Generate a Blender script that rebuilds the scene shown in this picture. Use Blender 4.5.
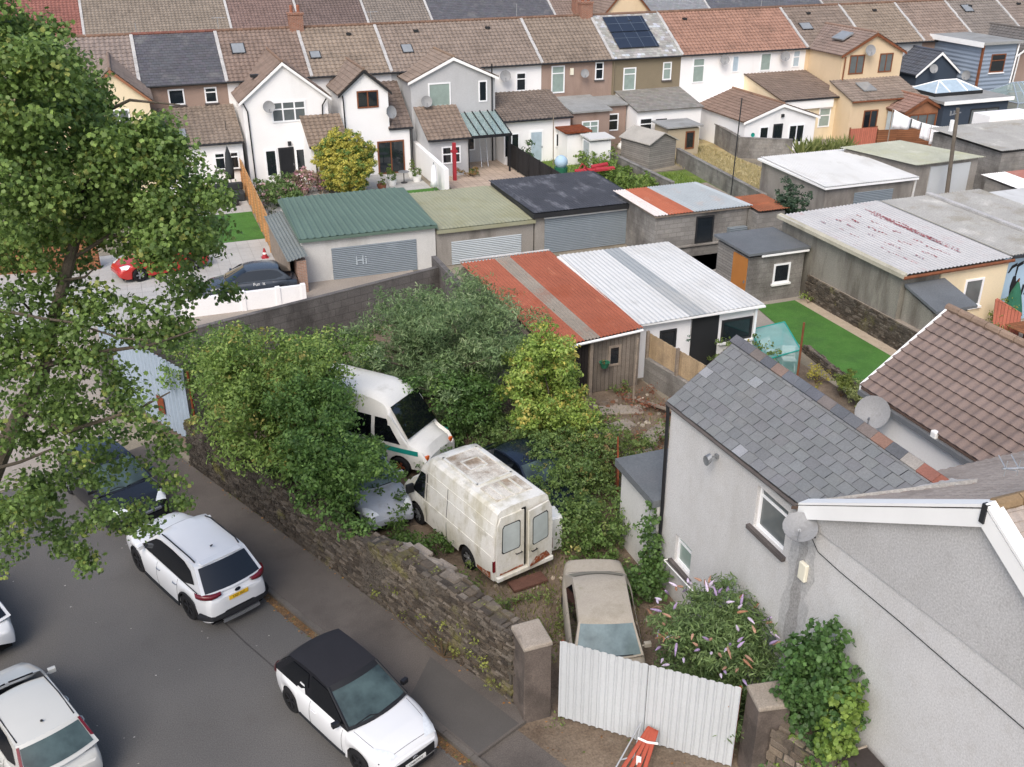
import bpy, math, random
import numpy as np
from mathutils import Vector, Matrix, Euler
for o in list(bpy.data.objects): bpy.data.objects.remove(o)
S = bpy.context.scene; COL = S.collection
random.seed(7); RNG = np.random.default_rng(7)
# ---------------------------------------------------------------- camera, sky, sun, exposure
CAM_H, PITCH, YAW = 16.2, math.radians(26.1), math.radians(20.7)
cd = bpy.data.cameras.new('camera'); cam = bpy.data.objects.new('camera', cd); COL.objects.link(cam)
cam.location = (0, 0, CAM_H); cam.rotation_euler = (math.pi/2-PITCH, 0, -YAW)
cd.sensor_width = 36; cd.lens = 1000/1024*36; cd.clip_end = 3000; cd.clip_start = .1
S.camera = cam
SUN_EL, SUN_AZ = math.radians(48), math.radians(218)      # azimuth clockwise from +Y: the sun stands behind-left of the camera
w = bpy.data.worlds.new('World'); S.world = w; w.use_nodes = True
nt = w.node_tree; bg = nt.nodes['Background']
sky = nt.nodes.new('ShaderNodeTexSky'); sky.sky_type = 'NISHITA'; sky.sun_disc = False
sky.sun_elevation = SUN_EL; sky.sun_rotation = SUN_AZ; sky.air_density = 1.0; sky.dust_density = 3.4; sky.ozone_density = .7
nt.links.new(sky.outputs[0], bg.inputs[0]); bg.inputs[1].default_value = .15
sl = bpy.data.lights.new('sun', 'SUN'); sl.energy = 1.25; sl.angle = math.radians(34); sl.color = (1, .97, .93)
sun = bpy.data.objects.new('sun', sl); COL.objects.link(sun)
sd = Vector((math.sin(SUN_AZ)*math.cos(SUN_EL), math.cos(SUN_AZ)*math.cos(SUN_EL), math.sin(SUN_EL)))
sun.rotation_euler = (-sd).to_track_quat('-Z', 'Y').to_euler(); sun.location = sd*60
S.view_settings.view_transform = 'Standard'; S.view_settings.look = 'None'
S.view_settings.exposure = 0.47; S.view_settings.gamma = 1
# ---------------------------------------------------------------- pixel -> world helpers (survey of the photograph)
_F = np.array([math.sin(YAW)*math.cos(PITCH), math.cos(YAW)*math.cos(PITCH), -math.sin(PITCH)])
_R = np.array([math.cos(YAW), -math.sin(YAW), 0.]); _U = np.cross(_R, _F)
def _d(x, y): return _F*1000+_R*(x-512)-_U*(y-383.5)
def P(x, y, z=0.): d = _d(x, y); t = (z-CAM_H)/d[2]; return Vector((d[0]*t, d[1]*t, z))
def PY(x, y, Y): d = _d(x, y); t = Y/d[1]; return Vector((d[0]*t, Y, CAM_H+d[2]*t))
def PX(x, y, X): d = _d(x, y); t = X/d[0]; return Vector((X, d[1]*t, CAM_H+d[2]*t))
# ---------------------------------------------------------------- materials
def lin(h):
    if not isinstance(h, str): return tuple(h)
    v = [int(h[i:i+2], 16)/255 for i in (0, 2, 4)]
    return tuple(c/12.92 if c <= .04045 else ((c+.055)/1.055)**2.4 for c in v)
def mat(name, col, rough=.85, var=.15, vs=1.5, fine=.08, fs=25., bump=0., bs=60., spec=.35, metal=0., attr=False,
        dirt=None, dirt2=None, pat=None, trans=0., coat=0., stretch=None):
    m = bpy.data.materials.new(name); m.use_nodes = True
    nt = m.node_tree; N = nt.nodes; L = nt.links; b = N['Principled BSDF']
    tc = N.new('ShaderNodeTexCoord'); geo = N.new('ShaderNodeNewGeometry')
    pos = geo.outputs['Position']
    def noise(sc, det=4, ro=.6, vec=None):
        n = N.new('ShaderNodeTexNoise'); n.inputs['Scale'].default_value = sc; n.inputs['Detail'].default_value = det
        n.inputs['Roughness'].default_value = ro; L.new(vec or pos, n.inputs['Vector']); return n.outputs['Fac']
    def math_(op, a, b_=None, clamp=False):
        n = N.new('ShaderNodeMath'); n.operation = op; n.use_clamp = clamp
        for i, v in enumerate((a, b_)):
            if v is None: continue
            if isinstance(v, (int, float)): n.inputs[i].default_value = v
            else: L.new(v, n.inputs[i])
        return n.outputs[0]
    def mix(f, a, b_, mode='MIX'):
        n = N.new('ShaderNodeMix'); n.data_type = 'RGBA'; n.blend_type = mode
        for i, v in ((0, f), (6, a), (7, b_)):
            if isinstance(v, (int, float)): n.inputs[i].default_value = v
            elif isinstance(v, tuple): n.inputs[i].default_value = (*v[:3], 1)
            else: L.new(v, n.inputs[i])
        return n.outputs[2]
    def rng(v, a, b_, c, d):
        n = N.new('ShaderNodeMapRange'); L.new(v, n.inputs[0])
        for i, q in enumerate((a, b_, c, d)): n.inputs[i+1].default_value = q
        return n.outputs[0]
    c = lin(col)
    f1 = rng(noise(vs), .3, .7, 0, 1)
    cur = mix(f1, tuple(x*(1-var) for x in c), tuple(min(1, x*(1+var)) for x in c))
    hgt = None
    if pat:
        uv = tc.outputs['UV']
        if pat[0] == 'brick':
            _, bw, bh, ms, mc, con, off = pat
            n = N.new('ShaderNodeTexBrick'); n.offset = off
            L.new(uv, n.inputs['Vector']); n.inputs['Scale'].default_value = 1
            n.inputs['Brick Width'].default_value = bw; n.inputs['Row Height'].default_value = bh
            n.inputs['Mortar Size'].default_value = ms; n.inputs['Mortar Smooth'].default_value = .3
            n.inputs['Color1'].default_value = (1-con,)*3+(1,); n.inputs['Color2'].default_value = (1+con,)*3+(1,)
            n.inputs['Mortar'].default_value = (1, 1, 1, 1)
            cur = mix(1., cur, n.outputs['Color'], 'MULTIPLY')
            cur = mix(n.outputs['Fac'], cur, lin(mc)); hgt = math_('SUBTRACT', 1., n.outputs['Fac'])
            hs = pat[7] if len(pat) > 7 else .01
        else:                               # ('wave', axis, period, strength)
            sp = N.new('ShaderNodeSeparateXYZ'); L.new(uv, sp.inputs[0])
            v = sp.outputs[0 if pat[1] == 'u' else 1]
            hgt = math_('SINE', math_('MULTIPLY', v, 2*math.pi/pat[2])); hs = pat[3]
    if attr:
        a = N.new('ShaderNodeAttribute'); a.attribute_name = 'Col'; cur = mix(1., cur, a.outputs['Color'], 'MULTIPLY')
    for dd in (dirt, dirt2):
        if dd:
            dc, amt, dsc = dd[:3]; lo = dd[3] if len(dd) > 3 else .5
            vec = None
            if len(dd) > 4:
                mp = N.new('ShaderNodeMapping'); mp.inputs['Scale'].default_value = dd[4]; L.new(pos, mp.inputs[0]); vec = mp.outputs[0]
            k = rng(noise(dsc, 6, .65, vec), lo, lo+.16, 0, amt)
            cur = mix(k, cur, lin(dc))
    if fine:
        k = rng(noise(fs, 3, .7), .25, .75, 1-fine*2, 1+fine*2)
        cc = N.new('ShaderNodeCombineColor')
        for i in range(3): L.new(k, cc.inputs[i])
        cur = mix(1., cur, cc.outputs[0], 'MULTIPLY')
    L.new(cur, b.inputs['Base Color'])
    b.inputs['Roughness'].default_value = rough; b.inputs['Specular IOR Level'].default_value = spec; b.inputs['Metallic'].default_value = metal
    b.inputs['Coat Weight'].default_value = coat; b.inputs['Coat Roughness'].default_value = .06
    nrm = None
    if hgt is not None:
        bn = N.new('ShaderNodeBump'); bn.inputs['Strength'].default_value = .9; bn.inputs['Distance'].default_value = hs; L.new(hgt, bn.inputs['Height']); nrm = bn.outputs[0]
    if bump:
        bn = N.new('ShaderNodeBump'); bn.inputs['Strength'].default_value = .8; bn.inputs['Distance'].default_value = bump
        L.new(noise(bs, 5, .7), bn.inputs['Height'])
        if nrm: L.new(nrm, bn.inputs['Normal'])
        nrm = bn.outputs[0]
    if nrm: L.new(nrm, b.inputs['Normal'])
    if trans:
        t = N.new('ShaderNodeBsdfTranslucent'); L.new(cur, t.inputs[0]); ms = N.new('ShaderNodeMixShader'); ms.inputs[0].default_value = trans
        L.new(b.outputs[0], ms.inputs[1]); L.new(t.outputs[0], ms.inputs[2]); L.new(ms.outputs[0], N['Material Output'].inputs[0])
    return m
def glassmat(name, col, rough=.04, alpha=1.):
    m = mat(name, col, rough, .1, 3, 0, spec=.6, coat=.3)
    m.node_tree.nodes['Principled BSDF'].inputs['Alpha'].default_value = alpha
    return m
M = {}
def D(name, *a, **k): M[name] = mat(name, *a, **k)
# ---------------------------------------------------------------- mesh builder
WM = {}                                                   # world matrices of the objects built so far
class MB:
    def __init__(s): s.v = []; s.f = []; s.mi = []; s.c = []
    def add(s, vs, fs, m=0, col=(1, 1, 1)):
        n = len(s.v); s.v.extend([tuple(v) for v in vs])
        many = isinstance(col, list)
        for i, f in enumerate(fs):
            s.f.append(tuple(n+j for j in f)); s.mi.append(m); s.c.append(col[i] if many else col)
        return s
    def poly(s, pts, m=0, col=(1, 1, 1)): return s.add(pts, [tuple(range(len(pts)))], m, col)
    def box(s, x0, x1, y0, y1, z0, z1, m=0, col=(1, 1, 1), mx=None):
        vs = [(x, y, z) for z in (z0, z1) for x, y in ((x0, y0), (x1, y0), (x1, y1), (x0, y1))]
        if mx is not None: vs = [mx @ Vector(v) for v in vs]
        return s.add(vs, [(3, 2, 1, 0), (4, 5, 6, 7), (0, 1, 5, 4), (1, 2, 6, 5), (2, 3, 7, 6), (3, 0, 4, 7)], m, col)
    def hexa(s, b4, t4, m=0, col=(1, 1, 1)):
        return s.add(list(b4)+list(t4), [(3, 2, 1, 0), (4, 5, 6, 7), (0, 1, 5, 4), (1, 2, 6, 5), (2, 3, 7, 6), (3, 0, 4, 7)], m, col)
    def extr(s, pts, vec, m=0, col=(1, 1, 1)):            # a polygon pushed along a vector; faces turned outward
        pts = [Vector(p) for p in pts]; vec = Vector(vec); n = len(pts)
        nr = Vector((0, 0, 0))
        for i in range(n): nr += pts[i].cross(pts[(i+1) % n])
        if nr.dot(vec) > 0: pts = pts[::-1]
        q = [p+vec for p in pts]
        fs = [tuple(range(n)), tuple(range(2*n-1, n-1, -1))]+[(i, n+i, n+(i+1) % n, (i+1) % n) for i in range(n)]
        return s.add(pts+q, fs, m, col)
    def tube(s, pts, r, n=8, m=0, col=(1, 1, 1), cap=True):
        pts = [Vector(p) for p in pts]; rr = r if isinstance(r, (list, tuple)) else [r]*len(pts)
        vs = []; up = None
        for i, p in enumerate(pts):
            t = (pts[min(i+1, len(pts)-1)]-pts[max(i-1, 0)]).normalized()
            if up is None: up = t.orthogonal().normalized()
            a = (up-t*up.dot(t)).normalized(); b = t.cross(a); up = a
            for k in range(n):
                an = 2*math.pi*k/n; vs.append(p+(a*math.cos(an)+b*math.sin(an))*rr[i])
        fs = [(i*n+k, i*n+(k+1) % n, (i+1)*n+(k+1) % n, (i+1)*n+k) for i in range(len(pts)-1) for k in range(n)]
        if cap: fs += [tuple(range(n-1, -1, -1)), tuple((len(pts)-1)*n+k for k in range(n))]
        return s.add(vs, fs, m, col)
    def lathe(s, prof, c=(0, 0, 0), n=20, m=0, mx=None, col=(1, 1, 1)):   # profile [(r, z)] round z
        vs = []
        for r, z in prof:
            for k in range(n):
                a = 2*math.pi*k/n; v = Vector((r*math.cos(a), r*math.sin(a), z))
                vs.append((mx @ v) if mx is not None else v+Vector(c))
        fs = [(i*n+k, i*n+(k+1) % n, (i+1)*n+(k+1) % n, (i+1)*n+k) for i in range(len(prof)-1) for k in range(n)]
        return s.add(vs, fs, m, col)
    def grid(s, rows, m=0, col=(1, 1, 1), close=False, flip=False):
        nr, nc = len(rows), len(rows[0]); vs = [p for r in rows for p in r]
        fs = []
        for i in range(nr-1):
            for j in range(nc if close else nc-1):
                q = (i*nc+j, i*nc+(j+1) % nc, (i+1)*nc+(j+1) % nc, (i+1)*nc+j)
                fs.append(q[::-1] if flip else q)
        return s.add(vs, fs, m, col)
    def build(s, name, mats, parent=None, local=False, smooth=False, sub=0, loc=None, rotz=0, bevel=0, angle=None):
        if not isinstance(mats, (list, tuple)): mats = [mats]
        mats = [M[x] if isinstance(x, str) else x for x in mats]
        V = np.array([tuple(v) for v in s.v], dtype=np.float64).reshape(-1, 3)
        if parent is not None:
            Mx = WM[parent.name]
            if not local:
                I = np.array(Mx.inverted()); V = V@I[:3, :3].T+I[:3, 3]
        else:
            if loc is None:
                lo, hi = V.min(0), V.max(0); lc = np.array([(lo[0]+hi[0])/2, (lo[1]+hi[1])/2, lo[2]]); V = V-lc
            else: lc = np.array(loc, float)
            Mx = Matrix.Translation(Vector(lc)) @ Matrix.Rotation(rotz, 4, 'Z')
        me = bpy.data.meshes.new(name); me.from_pydata([tuple(v) for v in V], [], s.f)
        finish(me, mats, s.mi, s.c, smooth, angle)
        o = bpy.data.objects.new(name, me); COL.objects.link(o); WM[o.name] = Mx
        if parent is not None: o.parent = parent
        else: o.location = Mx.translation; o.rotation_euler = (0, 0, rotz)
        if bevel:
            md = o.modifiers.new('bevel', 'BEVEL'); md.width = bevel; md.segments = 2; md.limit_method = 'ANGLE'; md.angle_limit = .6
        if sub:
            md = o.modifiers.new('sub', 'SUBSURF'); md.levels = sub; md.render_levels = sub
        return o
def finish(me, mats, mi, cols, smooth, angle=None):
    for m in mats: me.materials.append(m)
    n = len(me.polygons)
    if n == 0: return
    if len(mats) > 1: me.polygons.foreach_set('material_index', np.array(mi, dtype=np.int32))
    me.polygons.foreach_set('use_smooth', np.full(n, bool(smooth)))
    a = me.attributes.new('Col', 'FLOAT_COLOR', 'FACE')
    c = np.ones((n, 4), dtype=np.float32); c[:, :3] = np.array(cols, dtype=np.float32).reshape(n, -1)[:, :3]; a.data.foreach_set('color', c.ravel())
    nr = np.zeros(n*3, dtype=np.float32); me.polygons.foreach_get('normal', nr); nr = nr.reshape(-1, 3)
    lt = np.zeros(n, dtype=np.int32); me.polygons.foreach_get('loop_total', lt)
    vi = np.zeros(len(me.loops), dtype=np.int32); me.loops.foreach_get('vertex_index', vi)
    co = np.zeros(len(me.vertices)*3, dtype=np.float32); me.vertices.foreach_get('co', co); co = co.reshape(-1, 3)[vi]
    nl = np.repeat(nr, lt, axis=0)
    u = np.stack([-nl[:, 1], nl[:, 0], np.zeros(len(nl))], 1); ln = np.linalg.norm(u, axis=1); flat = ln < .15
    u[flat] = (1, 0, 0); ln[flat] = 1; u /= ln[:, None]; v = np.cross(nl, u); v[flat] = (0, 1, 0)
    uv = np.stack([(co*u).sum(1), (co*v).sum(1)], 1).astype(np.float32)
    l = me.uv_layers.new(name='UVMap'); l.data.foreach_set('uv', uv.ravel())
    if angle: me.set_sharp_from_angle(angle=angle)
    me.update()
def tag(o, label=None, cat=None, group=None, kind=None):
    for k, v in (('label', label), ('category', cat), ('group', group), ('kind', kind)):
        if v: o[k] = v
    return o
def thing(name, loc, label, cat, group=None, rotz=0):
    o = bpy.data.objects.new(name, None); COL.objects.link(o); o.empty_display_size = .3
    o.location = loc; o.rotation_euler = (0, 0, rotz)
    WM[o.name] = Matrix.Translation(Vector(loc)) @ Matrix.Rotation(rotz, 4, 'Z')
    return tag(o, label, cat, group)
def bulk(name, V, F, mat_, cols, parent=None, smooth=False):
    """big mesh from arrays: V (n,3) world coords, F (m,k) faces of equal size, cols (m,3)"""
    if parent is not None:
        I = np.array(WM[parent.name].inverted()); V = V@I[:3, :3].T+I[:3, 3]; Mx = WM[parent.name]
    else:
        lo, hi = V.min(0), V.max(0); lc = np.array([(lo[0]+hi[0])/2, (lo[1]+hi[1])/2, lo[2]]); V = V-lc; Mx = Matrix.Translation(Vector(lc))
    me = bpy.data.meshes.new(name); m, k = F.shape
    me.vertices.add(len(V)); me.vertices.foreach_set('co', V.astype(np.float32).ravel())
    me.loops.add(m*k); me.loops.foreach_set('vertex_index', F.astype(np.int32).ravel())
    me.polygons.add(m); me.polygons.foreach_set('loop_start', np.arange(0, m*k, k, dtype=np.int32))
    me.update(calc_edges=True)
    me.materials.append(M[mat_] if isinstance(mat_, str) else mat_)
    a = me.attributes.new('Col', 'FLOAT_COLOR', 'FACE'); c = np.ones((m, 4), dtype=np.float32); c[:, :3] = cols; a.data.foreach_set('color', c.ravel())
    me.polygons.foreach_set('use_smooth', np.full(m, bool(smooth)))
    o = bpy.data.objects.new(name, me); COL.objects.link(o); WM[o.name] = Mx
    if parent is not None: o.parent = parent
    else: o.location = Mx.translation
    return o
# ---------------------------------------------------------------- foliage
LEAF = {'oval': np.array([(0, -.5, 0), (.26, -.1, .06), (.2, .28, .05), (0, .55, -.04), (-.2, .28, .05), (-.26, -.1, .06)]),
        'maple': np.array([(0, -.5, 0), (.24, -.3, .03), (.46, -.2, -.04), (.37, .02, .03), (.42, .28, -.06), (.22, .32, .04), (0, .6, -.08), (-.22, .32, .04), (-.42, .28, -.06), (-.37, .02, .03), (-.46, -.2, -.04), (-.24, -.3, .03)]),
        'long': np.array([(0, -.5, 0), (.11, -.1, .03), (.08, .3, .02), (0, .6, -.05), (-.08, .3, .02), (-.11, -.1, .03)])}
def leaves(cen, outward, size, cols, shape='oval', up=.5, rnd=.7):
    n = len(cen)
    nz = outward+np.array([0, 0, up])+RNG.normal(0, rnd, (n, 3)); nz /= np.linalg.norm(nz, axis=1)[:, None]+1e-9
    t = RNG.normal(0, 1, (n, 3)); t[:, 2] -= .5; t -= nz*(t*nz).sum(1)[:, None]; t /= np.linalg.norm(t, axis=1)[:, None]+1e-9
    b = np.cross(t, nz); L = LEAF[shape]; k = len(L)
    sz = size*RNG.uniform(.65, 1.25, n)
    V = cen[:, None, :]+sz[:, None, None]*(L[None, :, 0:1]*b[:, None, :]+L[None, :, 1:2]*t[:, None, :]+L[None, :, 2:3]*nz[:, None, :])
    return V.reshape(-1, 3), np.arange(n*k).reshape(n, k), cols
def foliage_pts(clumps, per, sub=9, subr=.33):
    """clumps: (x,y,z,r) -> leaf positions gathered in twig clusters so that gaps and lit tops appear"""
    C, O, I = [], [], []
    for ci, (x, y, z, r) in enumerate(clumps):
        nsub = max(3, int(sub*(r**1.3)))
        d = RNG.normal(0, 1, (nsub, 3)); d /= np.linalg.norm(d, axis=1)[:, None]
        rad = r*RNG.uniform(.35, 1, nsub)**.6
        sc = np.array([x, y, z])+d*rad[:, None]*np.array([1, 1, .85])
        for s_ in range(nsub):
            nn = max(3, int(per*RNG.uniform(.5, 1.4)))
            q = RNG.normal(0, 1, (nn, 3)); q /= np.linalg.norm(q, axis=1)[:, None]; q *= (subr*RNG.uniform(.6, 1.3)*RNG.uniform(.2, 1, nn)**.5)[:, None]
            q[:, 2] *= .6
            C.append(sc[s_]+q); O.append(q/subr*.6+d[s_]*.5); I.append(np.full(nn, ci*1000+s_))
    return np.concatenate(C), np.concatenate(O), np.concatenate(I)
def foliage(name, clumps, parent, per, size, colA, colB, shape='oval', sub=9, subr=.33, mat_='leaf', tip=None, tipf=.1, up=.5, rnd=.7, zmin=.02):
    c, o, idx = foliage_pts(clumps, per, sub, subr)
    k = c[:, 2] > zmin; c, o, idx = c[k], o[k], idx[k]
    u, inv = np.unique(idx, return_inverse=True)
    f = np.clip(RNG.beta(1.6, 1.6, len(u))[inv]*.75+RNG.uniform(0, .3, len(c)), 0, 1)[:, None]
    cols = np.array(colA)*(1-f)+np.array(colB)*f
    if tip is not None:
        tp = (RNG.uniform(0, 1, len(u)) < tipf)[inv] & (RNG.uniform(0, 1, len(c)) < .8); cols[tp] = np.array(tip)*RNG.uniform(.8, 1.2, (tp.sum(), 1))
    cols = cols*.86+cols.mean(1, keepdims=True)*.14; cols = cols*.95*RNG.uniform(.7, 1.3, (len(c), 1))
    V, F, cols = leaves(c, o, size, cols, shape, up, rnd)
    return bulk(name, V, F, mat_, cols, parent)
def blob_clumps(cx, cy, cz, rx, ry, rz, n, rmin, rmax, low=-1.):
    out = []
    while len(out) < n:
        d = RNG.normal(0, 1, 3); d /= np.linalg.norm(d)
        if d[2] < low: continue
        k = RNG.uniform(.45, .95); r = RNG.uniform(rmin, rmax)
        if RNG.uniform() < .3: k = RNG.uniform(.95, 1.25); r *= .55
        out.append((cx+d[0]*rx*k, cy+d[1]*ry*k, cz+d[2]*rz*k, r))
    return out
def limbs(mb, base, targets, r0, seed=0, fork=.45, jitter=.12, m=0):
    rd = random.Random(seed); base = Vector(base)
    top = sum((Vector(t[:3]) for t in targets), Vector())/len(targets)
    mid = base.lerp(top, fork); mid.x += rd.uniform(-jitter, jitter); mid.y += rd.uniform(-jitter, jitter)
    mb.tube([base, base.lerp(mid, .5)+Vector((rd.uniform(-jitter, jitter), rd.uniform(-jitter, jitter), 0)), mid], [r0, r0*.8, r0*.65], 8, m)
    for t in targets:
        t = Vector(t[:3]); q = mid.lerp(t, .5)+Vector((rd.uniform(-1, 1), rd.uniform(-1, 1), rd.uniform(-.3, .6)))*jitter*2
        mb.tube([mid, q, t], [r0*.5, r0*.3, r0*.1], 6, m)
# ---------------------------------------------------------------- material list
D('leaf', (1, 1, 1), .5, 0, 1, 0, spec=.45, attr=True, trans=.36)
D('bark', '5b5348', .95, .25, 3, .15, 30, bump=.02, bs=30)
D('stem', '5a4a36', .95, .2, 3, .1)
D('asphalt', '605e5c', .9, .07, .5, .2, 38, bump=.006, bs=160, spec=.3, dirt=('66635f', .5, .35, .5, (1, .35, 1)), dirt2=('565350', .45, .9, .58))
D('asphalt_pave', '625c57', .92, .1, .7, .18, 40, bump=.005, bs=180, spec=.25, dirt=('4b4643', .6, .45, .5), dirt2=('6f6962', .4, 1.3, .56))
D('asphalt_patch', '565350', .92, .06, 1, .1, 60, bump=.004, bs=180, spec=.25)
D('kerb', '605b56', .9, .15, 2, .12, 30, bump=.006, bs=40, dirt=('57504a', .6, 1.2))
D('gutter_leaves', '6e563c', .95, .35, 4, .35, 40, bump=.02, bs=60, dirt=('4a4440', .9, 3., .5))
D('soil', '77695a', .95, .25, .8, .18, 20, bump=.05, bs=8, dirt=('57493c', .8, .5, .48), dirt2=('8d8172', .7, 1.1, .55))
D('garden_ground', '8a8273', .95, .2, .5, .12, 20, bump=.02, bs=12, dirt=('6b6355', .7, .4))
D('concrete_yard', '9d968c', .92, .1, .4, .1, 20, bump=.006, bs=40, dirt=('857d72', .6, .3))
D('lane', '9d948a', .92, .1, .3, .1, 15, bump=.01, bs=30, dirt=('948a80', .6, .4))
D('paving_pale', 'b0afab', .9, .06, .4, .08, 20, pat=('brick', .6, .6, .01, 'a09d98', .05, 0.), dirt=('8f8d89', .5, .5, .5))
D('patio_pink', 'b5a392', .9, .1, .6, .08, 20, pat=('brick', .45, .45, .015, '8d8072', .08, 0.))
D('turf', '50783c', .95, .14, 1.2, .2, 30, bump=.02, bs=60, spec=.05, dirt=('46663a', .6, .8), dirt2=('5d7d48', .5, 2.5, .54))
D('lawn', '687c42', .95, .2, 1.0, .2, 40, bump=.03, bs=90, spec=.1, dirt=('8f9350', .6, .8))
D('dry_grass', 'b0a27a', .95, .2, .8, .2, 35, bump=.04, bs=60, spec=.1, dirt=('a3805a', .7, .45, .54), dirt2=('93975f', .5, .6, .58))
D('gravel', 'b6a691', .95, .12, 3, .2, 60, bump=.02, bs=90)
D('stone_joint', '4f4a43', .97, .25, 2, .15, 30, bump=.03, bs=30, dirt=('6f7038', .5, 1.2, .56))
D('stone', '7b736a', .93, .2, 2.2, .18, 28, bump=.02, bs=35, attr=True, dirt=('7c7a3a', .75, .9, .57), dirt2=('5a544d', .7, 1.4, .5))
D('stone_pillar', '9a9084', .93, .16, 1.5, .14, 30, bump=.012, bs=40, dirt=('6a6058', .7, 1.1, .5), dirt2=('7f7b52', .4, 2., .58))
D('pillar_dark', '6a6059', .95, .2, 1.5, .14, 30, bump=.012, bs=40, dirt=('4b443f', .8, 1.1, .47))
D('pebbledash', 'cccbca', .95, .04, .6, .12, 30, bump=.007, bs=60, spec=.2, dirt=('b4b1ad', .55, .35, .48, (1, 1, .35)), dirt2=('bdbab6', .35, 4., .5))
D('pebble_gable', 'bdbcbb', .95, .05, .6, .15, 28, bump=.009, bs=55, spec=.2, dirt=('acaaa7', .5, .4, .5), dirt2=('9c9996', .3, 5., .56))
D('damp_pale', 'b3b2b1', .95, .08, .8, .16, 26, bump=.007, bs=60, dirt=('c4c2c0', .8, 1.5, .5))
D('damp_stain', 'a09e9c', .95, .12, .8, .18, 24, bump=.01, bs=70, dirt=('acaaa7', .8, 1.2, .5))
D('render_white', 'f0efee', .9, .03, .5, .02, 20, spec=.3, dirt=('d0cecb', .4, .35, .55, (1, 1, .3)))
D('render_cream', 'd9c3a3', .9, .05, .5, .03, 20, dirt=('cbb490', .5, .4, .52, (1, 1, .3)))
D('render_tan', 'b3a68e', .92, .08, .5, .08, 20)
D('render_cream_pale', 'e6d6b6', .9, .05, .5, .03, 20, dirt=('cdbb98', .5, .4, .5, (1, 1, .3)))
D('render_grey', 'b9babb', .9, .04, .5, .05, 25, dirt=('a3a3a3', .4, .4, .52, (1, 1, .3)))
D('pebble_brown', '9c877b', .95, .08, .5, .12, 30, bump=.01, bs=60, dirt=('80695c', .6, .5, .5, (1, 1, .25)))
D('pebble_olive', '857a66', .95, .08, .5, .12, 30, bump=.01, bs=60, dirt=('6b6152', .6, .5, .5, (1, 1, .25)))
D('render_navy', '3b4552', .85, .06, .5, .04, 20)
D('cladding_blue', '8b97a6', .75, .04, .6, .02, 20, pat=('wave', 'v', .3, .02))
D('brick_pink', '9d7a68', .92, .15, 1.2, .1, 20, pat=('brick', .23, .075, .01, 'a89d92', .12, .5))
D('block', '8b8883', .94, .14, .8, .16, 25, bump=.008, bs=40, attr=True, pat=('brick', .45, .225, .012, '807c77', .14, .5), dirt=('625e5a', .8, .6, .47, (1, 1, .5)), dirt2=('a09a90', .5, .9, .56))
D('block_dark', '6b6764', .95, .16, .8, .14, 25, bump=.01, bs=40, pat=('brick', .6, .3, .008, '54504d', .05, .5), dirt=('3f3c3a', .75, .55, .48, (1, 1, .6)), dirt2=('7e7a74', .5, .8, .57))
D('render_workshop', '8e8a80', .94, .1, .6, .15, 20, bump=.01, bs=50, dirt=('666057', .85, .8, .46, (1, 1, .2)), dirt2=('a9a598', .6, .9, .54, (1, 1, .35)))
D('render_garage', 'c9c8c4', .92, .05, .6, .06, 20, bump=.005, bs=50, dirt=('a5a39d', .6, .5, .5, (1, 1, .3)))
D('render_garage_dirty', '938e87', .93, .1, .6, .1, 20, bump=.006, bs=50, dirt=('6d6761', .8, .6, .46, (1, 1, .3)), dirt2=('b0aba2', .5, .9, .56, (1, 1, .4)))
D('tile', (1, 1, 1), .85, .1, .8, .08, 30, spec=.25, attr=True, dirt=('4c443c', .35, .6, .54))
D('slate', (1, 1, 1), .75, .12, 1.2, .08, 25, bump=.004, bs=50, spec=.35, attr=True, dirt=('8d8c88', .35, .9, .56))
D('roof_under', '4a433d', .95)
D('ridge_dark', (1, 1, 1), .85, .25, 1.5, .1, attr=True)
D('ridge', '7d6455', .9, .15, 1.5, .1)
D('lead', 'b5b3b0', .75, .18, 1.2, .15, 20)
D('upvc', 'f2f3f4', .35, .02, 1, 0, spec=.4)
D('fascia_white', 'f4f4f2', .5, .03, 1, 0)
D('fascia_dark', '2b2c2e', .5, .1, 1, 0)
D('wood_brown', '7a4a30', .7, .2, 4, .05)
D('wood_orange', '96684c', .75, .15, 3, .06)
D('gutter_black', '232427', .45, .1, 1, 0)
D('sill_dark', '5c5654', .9, .2, 2, .1)
D('flat_felt', '979896', .92, .12, .8, .1, 20, dirt=('807e7a', .6, .6))
D('flat_dark', '676b6e', .9, .12, .8, .1, 20, dirt=('6b6c6f', .5, .7))
D('corr_red', '8f5a40', .8, .14, .9, .1, 18, bump=.003, attr=True, dirt=('99431f', .6, .6, .52), dirt2=('c4754f', .5, 1.2, .57))
D('corr_white', 'cfcfcc', .7, .03, .8, .02, 18, attr=True, dirt=('b5b3ad', .55, .6, .5, (1, .4, 1)), dirt2=('8f8b82', .35, 1.5, .6, (1, .4, 1)))
D('corr_grey', 'a3a7ab', .6, .08, .8, .06, 18, attr=True, dirt=('80817f', .5, .8, .53))
D('corr_old', 'b8b7b6', .7, .07, .6, .08, 18, attr=True, dirt=('b0a09f', .5, .9, .54), dirt2=('b25450', .8, 1.3, .63, (1, .35, 1)))
D('sheet_green', '5d7165', .55, .06, .5, .02, 20, spec=.4, attr=True)
D('sheet_khaki', '97977f', .7, .07, .5, .05, 20, attr=True, dirt=('8b8866', .5, .7))
D('felt_black', '44464c', .85, .12, .8, .14, 20, bump=.006, bs=30, dirt=('85868c', .6, 1.3, .53, (1, .4, 1)), dirt2=('2f3034', .5, .7, .54), attr=True)
D('asbestos', 'a6a5a1', .92, .1, .7, .1, 20, attr=True, dirt=('8a8474', .6, .5, .5), dirt2=('d5d3cd', .6, .7, .57))
D('sheet_slate', '747a78', .7, .08, .6, .06, 20, attr=True)
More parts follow.
